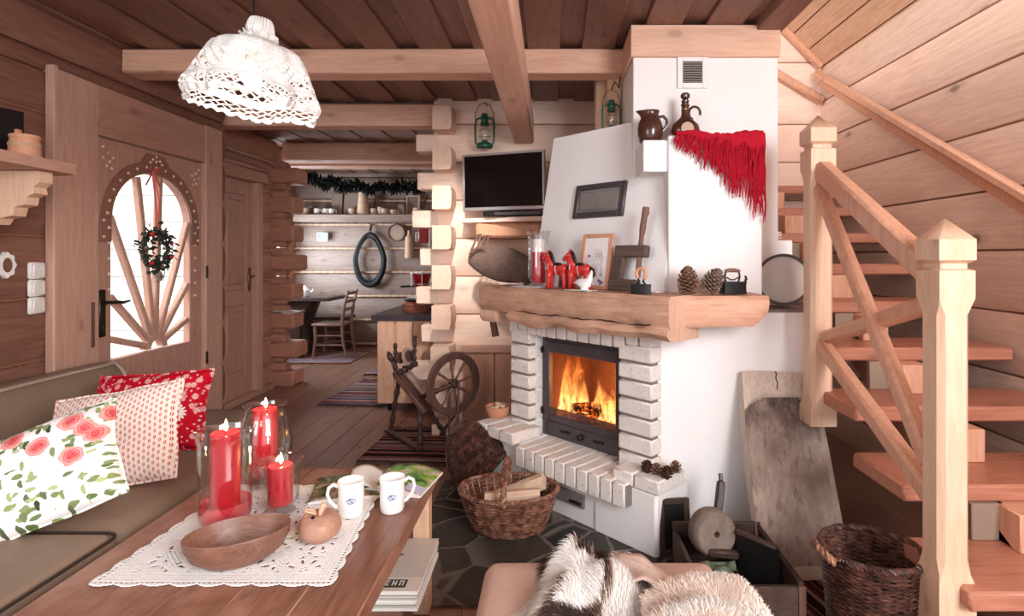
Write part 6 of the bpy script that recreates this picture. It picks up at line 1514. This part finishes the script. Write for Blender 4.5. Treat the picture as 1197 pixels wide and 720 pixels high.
def wolf(u, v):
    # u across (left to right), v from front to back
    x = lerp(lerp(-.17, .015, v**1.2), lerp(.27, .245, v), u)+.018*sin(v*11)*(1-u); y = lerp(.95, 1.625, v)-.035*(1-sin(pi*min(1,u*.95)))*v
    hump = .075*math.exp(-((u-.30)/.26)**2-((v-.93)/.16)**2)+.075*math.exp(-((u-.62)/.22)**2-((v-.70)/.13)**2)+.05*math.exp(-((u-.25)/.2)**2-((v-.62)/.16)**2)+.05*math.exp(-((u-.75)/.25)**2-((v-.38)/.15)**2)
    hump += .010*sin(u*16+v*7)*sin(v*13)
    edge = min(u, 1-u, v, 1-v); z = .430+hump*min(1, edge*8)
    return Vector((x, y, z))
def wolf_pick(u, v, rn):
    w = noise.noise(Vector((u*2.0+3, v*2.0, .7)))
    n = .55*sin(8.5*u-5.5*v+4.0*w+1.2)+.35*noise.noise(Vector((u*7, v*8, 4)))+rn.gauss(0, .07)
    if u < .14 and v < .7: n -= .35
    if v > .88: n += .45
    if .28 < u < .60 and .55 < v < .82: n -= .6
    return 3 if n > .42 else (2 if n > .26 else (1 if n > .14 else 0))
fur('wolf_fur', 'long-haired white and dark brown fur thrown over the bench', wolf, 60, 80, [FW, FC, FB, FD], wolf_pick, 36000, lambda u, v: .042 if (u < .22 or v > .85) else .030, .00075, lambda u, v: pi*.78+1.3*noise.noise(Vector((u*2.2, v*2.2, 0))), 11, .32)
def sheep(u, v):
    x = lerp(.185, .555, u)+.10*(v-.5); y = lerp(.88, 1.47, v)-.10*(u-.45)**2*2.2
    z = .470+.060*sin(pi*min(1, max(0, u)))**.7*(.55+.45*sin(pi*min(1, v*.9+.12)))+.004*sin(v*30+u*7)
    z -= max(0, x-.47)*1.2; z -= max(0, v-.86)*.55
    return Vector((x, y, z))
fur('sheepskin', 'thick cream fleece folded over the right end of the bench', sheep, 50, 60, [H('fleece_white', (250,242,234)), H('fleece_cream', (244,226,212)), H('fleece_tan', (232,208,192))], lambda u, v, rn: (lambda n: 2 if n > .34 else (1 if n > -.02 else 0))(noise.noise(Vector((u*2.5, v*9, 3)))*.8+rn.gauss(0,.10)+(.2 if u > .85 else 0)-(.3 if v < .35 else 0)), 30000, lambda u, v: .020, .0008, lambda u, v: pi*.5+2*noise.noise(Vector((u*5, v*5, 8))), 12, .5)
mb = MB(); mb.grid(lambda i, j: Vector((lerp(.16,.33,i/14)+.02*sin(j*.6), lerp(1.44,1.60,j/10)-.10*(i/14)**2, .424+.050*sin(pi*i/14)*(1-.35*j/10)+.004*sin(i*1.3+j))), 14, 10)
tag(mb.build('hide_edge', H('tanned_hide', (226,198,184)), solid=.006), 'smooth pinkish hide fold showing between the two furs at the back of the bench', 'fur throw')
# ---- leaning dough trough
tg = thing('dough_trough', 'large weathered wooden dough trough leaning against the white fireplace side', 'trough', (.99, 2.25, 0))
tA, tB = Vector((1.00, 2.20, .012)), Vector((1.035, 2.545, .775)); ta = (tB-tA); LT = ta.length; ta.normalize(); tx = Vector((1,.04,0)).normalized(); tn = tx.cross(ta).normalized()
if tn.y > 0: tn = -tn
def wdt(t): return .075+.105*min(1, max(0, t)/.20)**.6-.012*max(0, t-.55)/.45
NTU, NTV = 44, 110
def rec(s, t):
    top = .885-.075*abs(s)**4; return max(0, min(1, (top-t)*26))*max(0, min(1, (.985-abs(s))*30))*min(1, max(0, t*9))
def tr(i, j, back=False):
    t = j/NTV; s = i/NTU*2-1; w = wdt(t); cx = (.02*(1-t)**2)
    e = rec(s, t); e = e*e*(3-2*e); dep = .026*e; th = .04-.012*abs(s)**2
    p = tA+ta*(LT*t)+tx*(s*w+cx)+ta*(-.010*abs(s)**3*t-.012*s*t*(t > .9))
    p += tn*.0025*noise.noise(Vector((s*9, t*5, 2)))
    return p-tn*dep if not back else p-tn*(th+.03)
q = NT('trough_hollow'); o = q.obj(); zc = q.sep(o)[2]
st_ = q.mapv(o, (1,1,.07)); n1 = q.noise(st_, 40, 5, .65, .6); n2 = q.noise(q.mapv(o, (1,1,.35)), 9, 4, .6)
col = q.mix(n1, lin((118,96,86)), lin((198,176,162))); col = q.mix(q.ramp(n2, [(.45,(0,0,0)),(.72,(.75,.75,.75))]), col, lin((120,98,88)))
stain = q.math('MULTIPLY', q.ramp(zc, [(.42,(0,0,0)),(.60,(1,1,1))]), q.ramp(q.noise(q.mapv(o, (1,1,.6)), 11, 5, .7), [(.30,(0,0,0)),(.58,(.9,.9,.9))]))
col = q.mix(stain, col, lin((76,63,60)))
crk = q.ramp(q.noise(q.mapv(o, (1,1,.045)), 30, 3, .5), [(.60,(0,0,0)),(.66,(1,1,1))]); col = q.mix(q.math('MULTIPLY', crk, .45), col, lin((92,74,66)))
q.bsdf(col, .85, .08, 0, q.bump(n1, .5, .005))
mb = MB(); mb.grid(tr, NTU, NTV, mif=lambda i, j: 0 if rec((i+.5)/NTU*2-1, (j+.5)/NTV) > .55 else 1); mb.grid(lambda i, j: tr(i, j, True), NTU, NTV, mi=1)
for i in (0, NTU): mb.grid(lambda a, j: tr(i, j, a == 1), 1, NTV, mi=1)
for j in (0, NTV): mb.grid(lambda a, i: tr(i, j, a == 1), 1, NTU, mi=1)
mb.build('trough_board', [q.m, M['grey_edge']], tg)
mb = MB(); mb.tube([tB-ta*(.11*i/8)+tx*(-.012+.003*sin(i*2))+tn*(.001 if i < 7 else -.02) for i in range(9)], .003, 5, flat=.4); mb.build('split', M['iron_dark'], tg, 'dark drying crack at the top')
# ---- crate with the grinding stone
cr = thing('old_crate', 'worn dark wooden crate holding the grinding stone beside the bench', 'crate', (.68, 2.15, 0))
cx0_, cx1_, cy0, cy1, ch_ = .50, .865, 1.90, 2.32, .2
for (a, b, c, d, z1) in ((cx0_, cy0, cx0_+.022, cy1, .17),(cx1_-.022, cy0, cx1_, cy1, .19),(cx0_, cy0, cx1_, cy0+.022, .17),(cx0_, cy1-.022, cx1_, cy1, .20)):
    mb = MB(); mb.box(a+.001, b+.001, .012, c-.001, d-.001, z1, 0, .004); mb.build('side_board', M['crate'], cr)
mb = MB(); mb.box(cx0_+.02, cy0+.02, .012, cx1_-.02, cy1-.02, .035); mb.build('bottom_board', M['crate'], cr)
for x in (cx0_-.004, cx1_-.022): mb = MB(); mb.box(x, cy0-.006, .011, x+.026, cy0+.014, .175, 0, .003); mb.build('corner_post', M['brown_wood'], cr)
wb = thing('dark_board', 'black rectangular board leaning at the right end of the old crate', 'board', (.80, 2.12, .04))
mb = MB(); k0, k1 = at(863,640,2.12), at(911,655,2.02); kz1, kz0 = at(863,622,2.12).z, .06
mb.prism([(0,kz0),(1,kz0),(1,kz1-.015),(0,kz1)], lambda a, b: (lerp(k0.x,k1.x,a), lerp(k0.y,k1.y,a), b), (-.006,.022,0)); mb.build('board_body', M['iron_dark'], wb)
mb = MB(); mb.beam((k0.x-.003,k0.y+.011,kz1), (k1.x-.003,k1.y+.011,kz1-.015), .028, .012, (0,0,1), 0, .003); mb.build('edge_strip', M['dark_wood'], wb)
pf_ = thing('chopping_board', 'small dark framed wooden board standing behind the grinding stone', 'board', (.535, 2.385, 0), 0, None, Matrix.Rotation(.15,3,'Z') @ Matrix.Rotation(-.12,3,'X')); R = WM[pf_.name]; mb = MB(R)
for a in ((-.07,0,.012,-.045,.02,.25),(.045,0,.012,.07,.02,.25),(-.045,0,.225,.045,.02,.25),(-.045,0,.012,.045,.02,.04)): mb.box(*a, 0, .003)
mb.build('panel_rail', M['dark_wood'], pf_); mb = MB(R); mb.box(-.045,.008,.04,.045,.014,.225); mb.build('dark_inset', M['iron_dark'], pf_)
gs = thing('grinding_stone', 'round grey grinding stone standing in the old crate', 'grindstone', (.625, 2.13, .10)); gC = Vector((.622, 2.16, .232)); GR = Matrix.Rotation(.25,3,'Z') @ Matrix.Rotation(pi/2-.15,3,'X')
mb = MB(); mb.lathe([(.012,-.04),(.072,-.042),(.084,-.034),(.089,-.01),(.086,.03),(.077,.04),(.05,.043),(.012,.038),(.012,-.04)], gC, 40, GR, cap=False); ob_ = mb.build('stone_disc', M['stone'], gs)
mb = MB(); mb.beam(gC+Vector((-.03,-.055,-.05)), gC+Vector((.085,-.05,-.065)), .03, .028, (0,0,1), 0, .006); mb.build('axle_block', M['dark_wood'], gs)
stk = MB(); stk.beam((.66,2.255,.14), at(843,562,2.36), .032, .03, (0,1,0), 0, .006); q = at(843,562,2.36); stk.beam(q, q+Vector((.0,.012,.028)), .016, .015, (0,1,0), 0, .003)
tag(stk.build('wooden_stick', M['dark_wood']), 'dark squared wooden stick standing upright behind the grinding stone', 'stick')
mb = MB(); mb.grid(lambda i, j: Vector((.54+.13*i/8, 1.98+.07*j/6, .175+.012*sin(i)*cos(j*1.3))), 8, 6); tag(mb.build('green_rag', plain('green_cloth', (106,116,96), .9, .1, var=.3)), 'scrap of greenish cloth at the front of the old crate', 'cloth')
# ================================================================ KITCHEN
cb_ = thing('kitchen_cabinet', 'pale pine kitchen cabinet end behind the log ends', 'cabinet', (-1.2, 5.1, 0))
ky = 4.66; kz = zat(368,ky-.02)
mb = MB(); mb.box(-1.44, ky, .085, -.62, 5.55, kz-.045, 0, .003); mb.build('carcass', M['cab'], cb_)
for i in range(3):
    x = -1.455+.01*(i > 0)+i*.145; mb = MB(); mb.box(x, ky-.022, .075+.0*(i), x+.138, ky-.001, kz-.05-(.055 if False else 0), 0, .004); mb.build('end_panel', M['cab'], cb_)
for y in (4.75, 5.45): mb = MB(); mb.lathe([(.02,0),(.024,.01),(.018,.085)], (-1.38, y, 0), 12); mb.build('foot', M['black'], cb_)
mb = MB(); mb.prism([(-1.50,4.62),(-.60,4.62),(-.60,5.6),(-1.50,5.6)], lambda a, b: (a, b, kz-.045), (0,0,.045)); tag(mb.build('worktop', M['worktop']), 'dark kitchen worktop on the pine cabinet', 'worktop')
bkc = Vector((at(487,367,4.86).x, 4.86, kz+.001)); bk = thing('bread_basket', 'small oval reddish bread basket on the kitchen worktop', 'basket', tuple(bkc)); mb = MB(); weave(mb, bkc, lambda t: lerp(.095,.122,t), .07, 9, 26, .0045, None, .7, seed=4); mb.build('woven_wall', M['wicker_red'], bk)
mb = MB(); braid(mb, ring_pts(bkc, .122, .086, .072, 60, 0, 0), .004, .005, 60, 20); mb.build('rim', M['wicker_red'], bk)
mb = MB(); mb.lathe([(.0005,.006),(.09,.006),(.09,.012),(.0005,.012)], bkc, 30, sc=(1,.7), cap=False); mb.build('base', M['wicker_red'], bk)
pz = kz+.002; px_ = at(487,357,5.15).x
for i, (r, m, l) in enumerate(((.145,'iron','dark tray at the bottom of the pile behind the bread basket'),(.125,'yellow','yellow plate in the pile behind the bread basket'),(.11,'black','black bowl stacked on the yellow plate'),(.09,'porcelain','pale plate, topmost of the pile behind the bread basket'))):
    mb = MB(); mb.lathe([(.0005,.004),(r*.6,.002),(r*.65,.006),(r,.022),(r*1.01,.026),(r*.98,.028),(r*.6,.012),(.0005,.010)], (px_, 5.15, pz), 30, cap=False); tag(mb.build('plate', M[m]), l, 'plate', 'plates piled on the worktop'); pz += .028
gx = at(491,330,5.3); gr = thing('coffee_grinder', 'red metal hand-cranked grinder standing on the kitchen worktop', 'grinder', (gx.x, 5.35, kz))
mb = MB(); mb.box(gx.x-.035, 5.32, kz+.001, gx.x+.035, 5.39, kz+.17, 0, .006); mb.build('stand', M['red_metal'], gr)
mb = MB(); mb.lathe([(.035,.17),(.06,.19),(.085,.30),(.088,.32),(.03,.33)], (gx.x, 5.355, kz), 24); mb.build('hopper', M['red_metal'], gr)
mb = MB(); 
for zz in (.225, .325): mb.tube([(gx.x+.094*cos(a), 5.355+.094*sin(a), kz+zz) for a in [2*pi*i/24 for i in range(24)]], .006, 6, True)
for a in (.4, 1.9, 3.4, 5.0): mb.tube([(gx.x+.094*cos(a), 5.355+.094*sin(a), kz+.2), (gx.x+.094*cos(a), 5.355+.094*sin(a), kz+.34)], .005, 6)
mb.build('cage', M['steel'], gr)
pn = thing('frying_pan', 'black pan with a long handle behind the grinder on the worktop', 'pan', (gx.x-.05, 5.5, kz))
mb = MB(); c = Vector((gx.x+.02, 5.50, kz+.16)); mb.lathe([(.0005,0),(.08,0),(.10,.035),(.096,.035),(.077,.005),(.0005,.005)], c, 26, cap=False); mb.build('pan_body', M['iron_dark'], pn); mb = MB(); mb.tube([c+Vector((-.09,-.02,.03)), c+Vector((-.16,-.03,.035)), c+Vector((-.25,-.03,.030))], .010, 8); mb.build('handle', M['black'], pn)
mb = MB(); mb.box(c.x-.09, 5.42, kz+.001, c.x+.09, 5.58, kz+.158, 0, .01); tag(mb.build('steel_canister', M['iron']), 'dark canister under the black pan on the worktop', 'canister')
# ---- back wall shelf and what stands on it
SY, SZ = 7.86, zat(251, 7.80)
kx = lambda px, Y=SY: (px-VX)/FP*Y
s_ = thing('kitchen_shelf', 'long plank shelf on the kitchen back wall', 'shelf', (-2.6, SY, SZ))
mb = MB(); mb.box(kx(347), 7.74, SZ-.10, kx(499), 7.76, SZ, 0, .003); mb.build('front_board', M['log_kit'], s_)
mb = MB(); mb.box(kx(347), 7.761, SZ-.028, kx(499), 8.02, SZ, 0, .003); mb.build('shelf_board', M['log_kit'], s_)
def cup(lab, px, r, h, m, cat='cup', handle=True):
    c = Vector((kx(px), SY, SZ+.001)); t = thing('cup', lab, cat, tuple(c), 0, 'cups on the kitchen shelf'); mb = MB(); mb.lathe([(.0005,.004),(r*.8,.0),(r*.85,.004),(r,h*.5),(r*1.02,h),(r*.94,h),(r*.9,.01),(.0005,.008)], c, 20, cap=False); mb.build('cup_body', m, t)
    if handle: mb = MB(); mb.tube([c+Vector((r*.95,0,h*.8)), c+Vector((r*1.6,0,h*.75)), c+Vector((r*1.6,0,h*.35)), c+Vector((r*.95,0,h*.25))], .007, 6); mb.build('handle', m, t)
q = NT('dark_flower_glaze'); d = q.vor(q.obj(), 22); q.bsdf(q.mix(q.math('LESS_THAN', d, .33), lin((226,216,204)), lin((84,74,70))), .25, .5); PAT = q.m
for px, lab in ((370.5,'flower-patterned cup on the kitchen shelf, left of three'),(380.5,'flower-patterned cup on the kitchen shelf, middle of three'),(387.5,'flower-patterned cup on the kitchen shelf, right of three')): cup(lab, px, .042, .088, PAT)
CR = plain('cream_glaze', (206,176,152), .3, .4)
for px, r, h, lab in ((411,.046,.09,'cream cup left of the butter churn on the kitchen shelf'),(436.5,.04,.09,'cream cup just right of the butter churn'),(444.5,.036,.11,'tall cream beaker on the kitchen shelf'),(449.5,.05,.09,'wide cream cup in the middle right of the kitchen shelf'),(460,.045,.075,'low cream cup on the right of the kitchen shelf'),(487,.05,.10,'cream cup in front of the framed picture at the right shelf end')): cup(lab, px, r, h, CR)
c = Vector((kx(354.5), SY, SZ+.001)); bw = thing('serving_bowl', 'pale bowl with a ladle at the left end of the kitchen shelf', 'bowl', tuple(c)); mb = MB(); mb.lathe([(.0005,.006),(.05,0),(.055,.006),(.075,.05),(.095,.09),(.09,.09),(.06,.03),(.0005,.012)], c, 26, cap=False); mb.build('bowl_body', CR, bw)
mb = MB(); mb.tube([c+Vector((-.02,-.01,.07)), c+Vector((.06,0,.1)), c+Vector((.12,.02,.125))], [.02,.012,.009], 8); mb.build('ladle', M['steel'], bw)
for px, w, h, lab in ((391,.155,.325,'darker cutting board leaning on the kitchen shelf'),(407.5,.20,.335,'wide cutting board leaning beside the churn')):
    mb = MB(Matrix.Translation((kx(px), SY+.06, SZ+.003)) @ Matrix.Rotation(-.16,4,'X')); mb.box(-w/2,0,0,w/2,.02,h,0,.006); tag(mb.build('cutting_board', M['cork']), lab, 'cutting board', 'boards on the kitchen shelf')
c = Vector((kx(424.5), SY, SZ+.001)); chn = thing('butter_churn', 'wooden butter churn with a plunger on the kitchen shelf', 'churn', tuple(c)); mb = MB(); mb.lathe([(.085,0),(.085,.01),(.062,.30),(.066,.315),(.0005,.32)], c, 24); mb.build('churn_body', M['rope'], chn)
for z in (.05,.17,.27): mb = MB(); r = lerp(.0845,.063,z/.30); mb.lathe([(r,z-.012),(r+.003,z-.012),(r+.002,z+.012),(r-.001,z+.012)], c, 24, cap=False); mb.build('hoop', M['grey_wood'], chn)
mb = MB(); mb.tube([c+Vector((0,0,.318)), c+Vector((0,0,.52))], .011, 8); mb.build('plunger', M['rope'], chn)
pfk = thing('framed_picture', 'small framed picture at the right end of the kitchen shelf', 'picture frame', (kx(480.5), SY+.08, SZ), 0, None, Matrix.Rotation(-.14,3,'X')); mb = MB(WM[pfk.name]); w, h = .2, .30
for a in ((-w/2,0,.002,-w/2+.025,.02,h),(w/2-.025,0,.002,w/2,.02,h),(-w/2+.025,0,.002,w/2-.025,.02,.027),(-w/2+.025,0,h-.025,w/2-.025,.02,h)): mb.box(*a, 0, .003)
mb.build('frame', CR, pfk); mb = MB(WM[pfk.name]); mb.box(-w/2+.025,.008,.027,w/2-.025,.014,h-.025); mb.build('picture', plain('brown_print', (150,126,112), .5, .2, var=.25, bs=30), pfk)
c = Vector((kx(468), SY+.02, SZ+.002)); mb = MB(); mb.prism([(-.05,0),(.05,0),(.05,.10),(.03,.145),(-.03,.145),(-.05,.10)], lambda a, b: (c.x+a, c.y, c.z+b), (0,.03,0)); tag(mb.build('arched_board', M['cork']), 'small arched wooden board between the cups and the framed picture', 'board')
c = Vector((kx(434), SY+.05, SZ)); mb = MB(); mb.tube([c+Vector((.02,-.04,.005)), c+Vector((.035,.05,.28))], [.012,.006], 8); tag(mb.build('wooden_spoon', M['dark_wood']), 'dark stick leaning behind the cream cup right of the churn', 'spoon')
c = Vector((kx(494), SY+.02, SZ)); mb = MB(); mb.tube([c+Vector((-.05,0,.005)), c+Vector((0,.06,.16)), c+Vector((.05,.10,.30))], [.02,.012,.008], 8); tag(mb.build('wooden_ladle', M['dark_wood']), 'dark ladle leaning at the far right of the kitchen shelf', 'ladle')
# fir garland
gl_ = thing('fir_garland', 'dark fir garland hanging along the top of the kitchen wall', 'garland', (-2.6, 7.75, 2.3)); mb = MB(); rn = random.Random(9); ga_, gb_ = Vector((kx(357,7.7), 7.72, zat(209,7.7))), Vector((kx(497,7.7), 7.72, zat(217,7.7)))
spine = [ga_.lerp(gb_, i/60)+Vector((0, .02*sin(i*.9), -.07*sin(pi*i/60)+.025*sin(i*.55))) for i in range(61)]
mb.tube(spine, .012, 6)
for k in range(520):
    i = rn.randint(0, 60); p = spine[i]+Vector((rn.uniform(-.02,.02),0,0)); d = Vector((rn.gauss(0,.5), rn.gauss(0,.6), rn.gauss(0,1))).normalized(); L = rn.uniform(.06,.125)
    mb.tube([p, p+d*L*.5, p+d*L], [.012,.019,.006], 5)
mb.build('fir_twigs', M['pine_green'], gl_)
# horse collar
hc = Vector((kx(431.5,7.93), 7.962, zat(303,7.93))); co = thing('horse_collar', 'black leather horse collar hanging on the kitchen back wall', 'horse collar', tuple(hc))
def colp(a, k=1): 
    x = .205*sin(a); z = -.365*cos(a); x *= (1-.28*max(0, -cos(a))**1.2*1.0) if z > 0 else 1
    return hc+Vector((x*k, 0, z*k))
mb = MB(); mb.tube([colp(2*pi*i/48) for i in range(48)], [.036+.010*cos(2*pi*i/48) for i in range(48)], 12, True); mb.build('collar_roll', M['collar'], co)
mb = MB(); mb.tube([colp(2*pi*i/48,.86)+Vector((0,-.02,0)) for i in range(48)], .012, 8, True); mb.build('inner_rim', M['collar'], co)
mb = MB(); mb.tube([hc+Vector((-.03,0,.33)), hc+Vector((0,0,.44)), hc+Vector((.035,0,.34))], .018, 8); mb.tube([hc+Vector((0,.02,.42)), hc+Vector((.005,.04,.5))], .02, 8); mb.build('strap', M['brown_wood'], co)
# ring sieve, rolling pin, small picture, wall phone
c = Vector((kx(463,7.98), 7.985, zat(272,7.98))); rs = thing('hoop', 'thin round hoop sieve hanging on the kitchen wall', 'sieve', tuple(c)); mb = MB(); mb.tube([c+Vector((.118*cos(a), 0, .118*sin(a))) for a in [2*pi*i/40 for i in range(40)]], .010, 6, True); mb.build('hoop_ring', M['brown_wood'], rs); mb = MB(); mb.lathe([(.0005,0),(.112,0),(.112,.003),(.0005,.003)], c+Vector((0,.012,0)), 36, Matrix.Rotation(pi/2,3,'X'), cap=False); mb.build('mesh', plain('sieve_mesh', (170,142,124), .8, .1), rs); mb = MB(); mb.tube([c+Vector((0,0,.118)), c+Vector((0,.01,.18))], .006, 6); mb.build('hanging_loop', M['dark_wood'], rs)
c = Vector((kx(477.5,7.96), 7.99, zat(302,7.96))); mb = MB(); mb.lathe([(.02,0),(.055,.004),(.058,.02),(.052,.30),(.03,.325),(.018,.35),(.018,.40),(.0005,.405)], c, 20); tag(mb.build('rolling_pin', M['rope']), 'pale wooden bottle shape hanging on the kitchen wall beside the hoop', 'rolling pin')
c = Vector((kx(378,8.0), 7.985, zat(277,8.0))); sp_ = thing('small_wall_picture', 'tiny white framed picture on the kitchen wall left of the collar', 'picture frame', tuple(c)); mb = MB(); w, h = .155, .125
for a in ((-w/2,-h/2,-w/2+.02,h/2),(w/2-.02,-h/2,w/2,h/2),(-w/2+.02,-h/2,w/2-.02,-h/2+.02),(-w/2+.02,h/2-.02,w/2-.02,h/2)): mb.box(c.x+a[0], 7.96, c.z+a[1], c.x+a[2], 7.985, c.z+a[3], 0, .003)
mb.build('frame', M['white_pl'], sp_); mb = MB(); mb.box(c.x-w/2+.02, 7.968, c.z-h/2+.02, c.x+w/2-.02, 7.98, c.z+h/2-.02); mb.build('picture', plain('blue_print_picture', (140,160,196), .4, .3, var=.2, bs=30), sp_)
c = at(494,274,6.6); ph = thing('wall_rack', 'small rack with red and white packets at the right end of the kitchen wall', 'rack', tuple(c)); mb = MB(); mb.box(c.x-.05, 6.6, c.z-.10, c.x+.06, 6.66, c.z+.09, 0, .01); mb.build('red_packet', M['red_metal'], ph); mb = MB(); mb.box(c.x-.085, 6.585, c.z-.09, c.x-.045, 6.60, c.z+.03, 0, .003); mb.build('white_packet', M['white_pl'], ph); mb = MB(); mb.tube([c+Vector((-.1,-.02,.10)), c+Vector((.1,-.02,.10))], .008, 6); mb.tube([c+Vector((.08,0,.12)), c+Vector((.085,0,-.14))], .012, 6); mb.build('rack_wire', M['steel'], ph)
mb = MB(); mb.grid(lambda i, j: Vector((-2.80+.24*i/8, 5.56+.20*j/6, .742+.012*sin(i*.8)+.006*sin(j*1.4+i))), 8, 6); tag(mb.build('folded_cloth', plain('grey_cloth', (214,206,200), .9, .1), solid=.012), 'pale folded cloth lying on a protruding passage log end', 'cloth')
# ---- kitchen table, chair, bench
kt = thing('kitchen_table', 'dark wooden kitchen table seen end-on by the window', 'table', (-3.3, 7.25, 0)); tz_ = zat(346,7.3)
mb = MB(); mb.box(-3.66, 6.95, tz_-.045, kx(393,7.2), 7.55, tz_, 0, .006); mb.build('tabletop', M['dark_wood'], kt)
mb = MB(); mb.prism([(-3.35,0),(-3.20,0),(-3.20,tz_-.35),(-3.08,tz_-.047),(-3.45,tz_-.047),(-3.35,tz_-.35)], lambda a, b: (a, 7.05, b), (0,.09,0)); mb.build('trestle', M['dark_wood'], kt); mb = MB(); mb.prism([(-3.35,0),(-3.20,0),(-3.20,tz_-.35),(-3.08,tz_-.047),(-3.45,tz_-.047),(-3.35,tz_-.35)], lambda a, b: (a, 7.36, b), (0,.09,0)); mb.build('trestle', M['dark_wood'], kt)
c = Vector((kx(358,7.2), 7.15, tz_+.001)); tp = thing('teapot', 'pale blue and white teapot on the kitchen table', 'teapot', tuple(c)); mb = MB(); mb.lathe([(.03,0),(.05,.004),(.075,.05),(.07,.09),(.035,.12),(.03,.125),(.012,.14),(.0005,.15)], c, 22); mb.build('pot_body', M['porcelain'], tp); mb = MB(); mb.tube([c+Vector((.065,0,.05)), c+Vector((.10,0,.07)), c+Vector((.115,0,.10))], [.016,.012,.008], 8); mb.build('spout', M['porcelain'], tp); mb = MB(); mb.tube([c+Vector((-.065,0,.09)), c+Vector((-.11,0,.085)), c+Vector((-.11,0,.05)), c+Vector((-.07,0,.03))], .008, 6); mb.build('handle', M['porcelain'], tp)
chx0, chx1, chy = kx(369,7.1), kx(404,7.1), 7.0; sz_ = zat(377.5,7.1)
ch = thing('kitchen_chair', 'wooden kitchen chair seen from the side at the kitchen table', 'chair', ((chx0+chx1)/2, chy+.2, 0))
mb = MB(); mb.box(chx0-.02, chy, sz_-.035, chx1, chy+.38, sz_, 0, .012); mb.build('seat', M['chair'], ch)
for y in (chy+.01, chy+.335):
    mb = MB(); mb.tube([(chx0+.02,y+.017,sz_-.03),(chx0+.03,y+.017,.25),(chx0-.01,y+.017,0)], [.020,.018,.016], 8); mb.build('leg', M['chair'], ch)
    mb = MB(); mb.tube([(chx1+.045,y+.017,.0),(chx1-.01,y+.017,.25),(chx1-.02,y+.017,sz_),(chx1+.01,y+.017,sz_+.22),(chx1+.06,y+.017,sz_+.42)], [.017,.019,.021,.019,.015], 8); mb.build('back_post', M['chair'], ch)
    for z in (.18,.30): mb = MB(); mb.tube([(chx0+.015,y+.017,z),(chx1-.0,y+.017,z)], .010, 6); mb.build('stretcher', M['chair'], ch)
for z in (.2,.30,.40): mb = MB(); mb.box(chx1-.005+.05*(z/.42), chy+.03, sz_+z-.04, chx1+.012+.05*(z/.42), chy+.345, sz_+z, 0, .003); mb.build('back_slat', M['chair'], ch)
bb = thing('kitchen_bench', 'dark bench along the kitchen back wall under the collar', 'bench', (-2.9, 7.8, 0)); mb = MB(); mb.box(kx(346), 7.62, .43, kx(412), 7.98, .475, 0, .006); mb.build('seat', M['dark_wood'], bb)
for px in (352, 406): mb = MB(); mb.box(kx(px)-.03, 7.66, 0, kx(px)+.03, 7.95, .43, 0, .004); mb.build('leg', M['dark_wood'], bb)
# ================================================================ LIGHT
W = bpy.data.worlds.new('world'); SC.world = W; W.use_nodes = True
bg = W.node_tree.nodes['Background'] if 'Background' in W.node_tree.nodes else W.node_tree.nodes.new('ShaderNodeBackground')
bg.inputs[0].default_value = (.965, .98, 1.0, 1); bg.inputs[1].default_value = 1.05
def area(name, loc, tgt, sx, sy, e, col=(1,1,1)):
    l = bpy.data.lights.new(name, 'AREA'); l.shape = 'RECTANGLE'; l.size = sx; l.size_y = sy; l.energy = e; l.color = col
    o = bpy.data.objects.new(name, l); C.objects.link(o); o.location = loc
    o.rotation_euler = (Vector(tgt)-Vector(loc)).to_track_quat('-Z', 'Y').to_euler(); return o
area('kitchen_window_light', (-3.9, 7.05, 1.35), (-2.4, 7.5, 1.2), 1.4, .8, 105, (.70,.86,1.0))
area('kitchen_fill_light', (-1.2, 6.6, 2.35), (-1.6, 6.9, 0), .4, .4, 6, (1,.9,.82))  # weak warm area light below the kitchen ceiling, no lamp fixture modelled
area('living_fill_light', (1.9, -1.0, 2.0), (-1.2, 3.2, 1.1), 1.8, 1.4, 150, (.97,.98,1.0))  # fill added behind the camera on the open rear side, no window built
area('side_fill_light', (-2.2, -1.0, 1.9), (.9, 3.0, 1.6), 1.6, 1.4, 30, (.97,.98,1.0))  # second added fill, from behind left towards fireplace and right wall
area('stair_fill_light', (.75, .6, 3.2), (2.05, 3.4, 2.0), .8, .8, 22, (1,.95,.9))  # area fill over the stairwell for the right wall, no window there
area('outdoor_fill_light', (-4.2, 1.2, 4.6), (-5.2, 4.6, 1.0), 2.5, 2.0, 420, (.95,.98,1.0))  # area lamp added outdoors to brighten the walls behind the door glass
sl = bpy.data.lights.new('beam_spotlight', 'SPOT'); sl.energy = 110; sl.color = (1,.95,.9); sl.spot_size = radians(46); sl.spot_blend = .9; sl.shadow_soft_size = .05
so_ = bpy.data.objects.new('beam_spotlight', sl); C.objects.link(so_); so_.location = (-.55, 2.9, 2.3); so_.rotation_euler = (Vector((-.78,4.2,1.28))-Vector((-.55,2.9,2.3))).to_track_quat('-Z','Y').to_euler()
SC.view_settings.view_transform = 'Standard'; SC.view_settings.look = 'None'; SC.view_settings.gamma = 1; SC.view_settings.exposure = 0.38
SC.view_settings.use_curve_mapping = False
try:
    SC.cycles.max_bounces = 8; SC.cycles.transparent_max_bounces = 16; SC.cycles.use_denoising = True; SC.cycles.caustics_reflective = False; SC.cycles.caustics_refractive = False
    SC.cycles.volume_step_rate = 1; SC.cycles.sample_clamp_indirect = 6
except Exception: pass
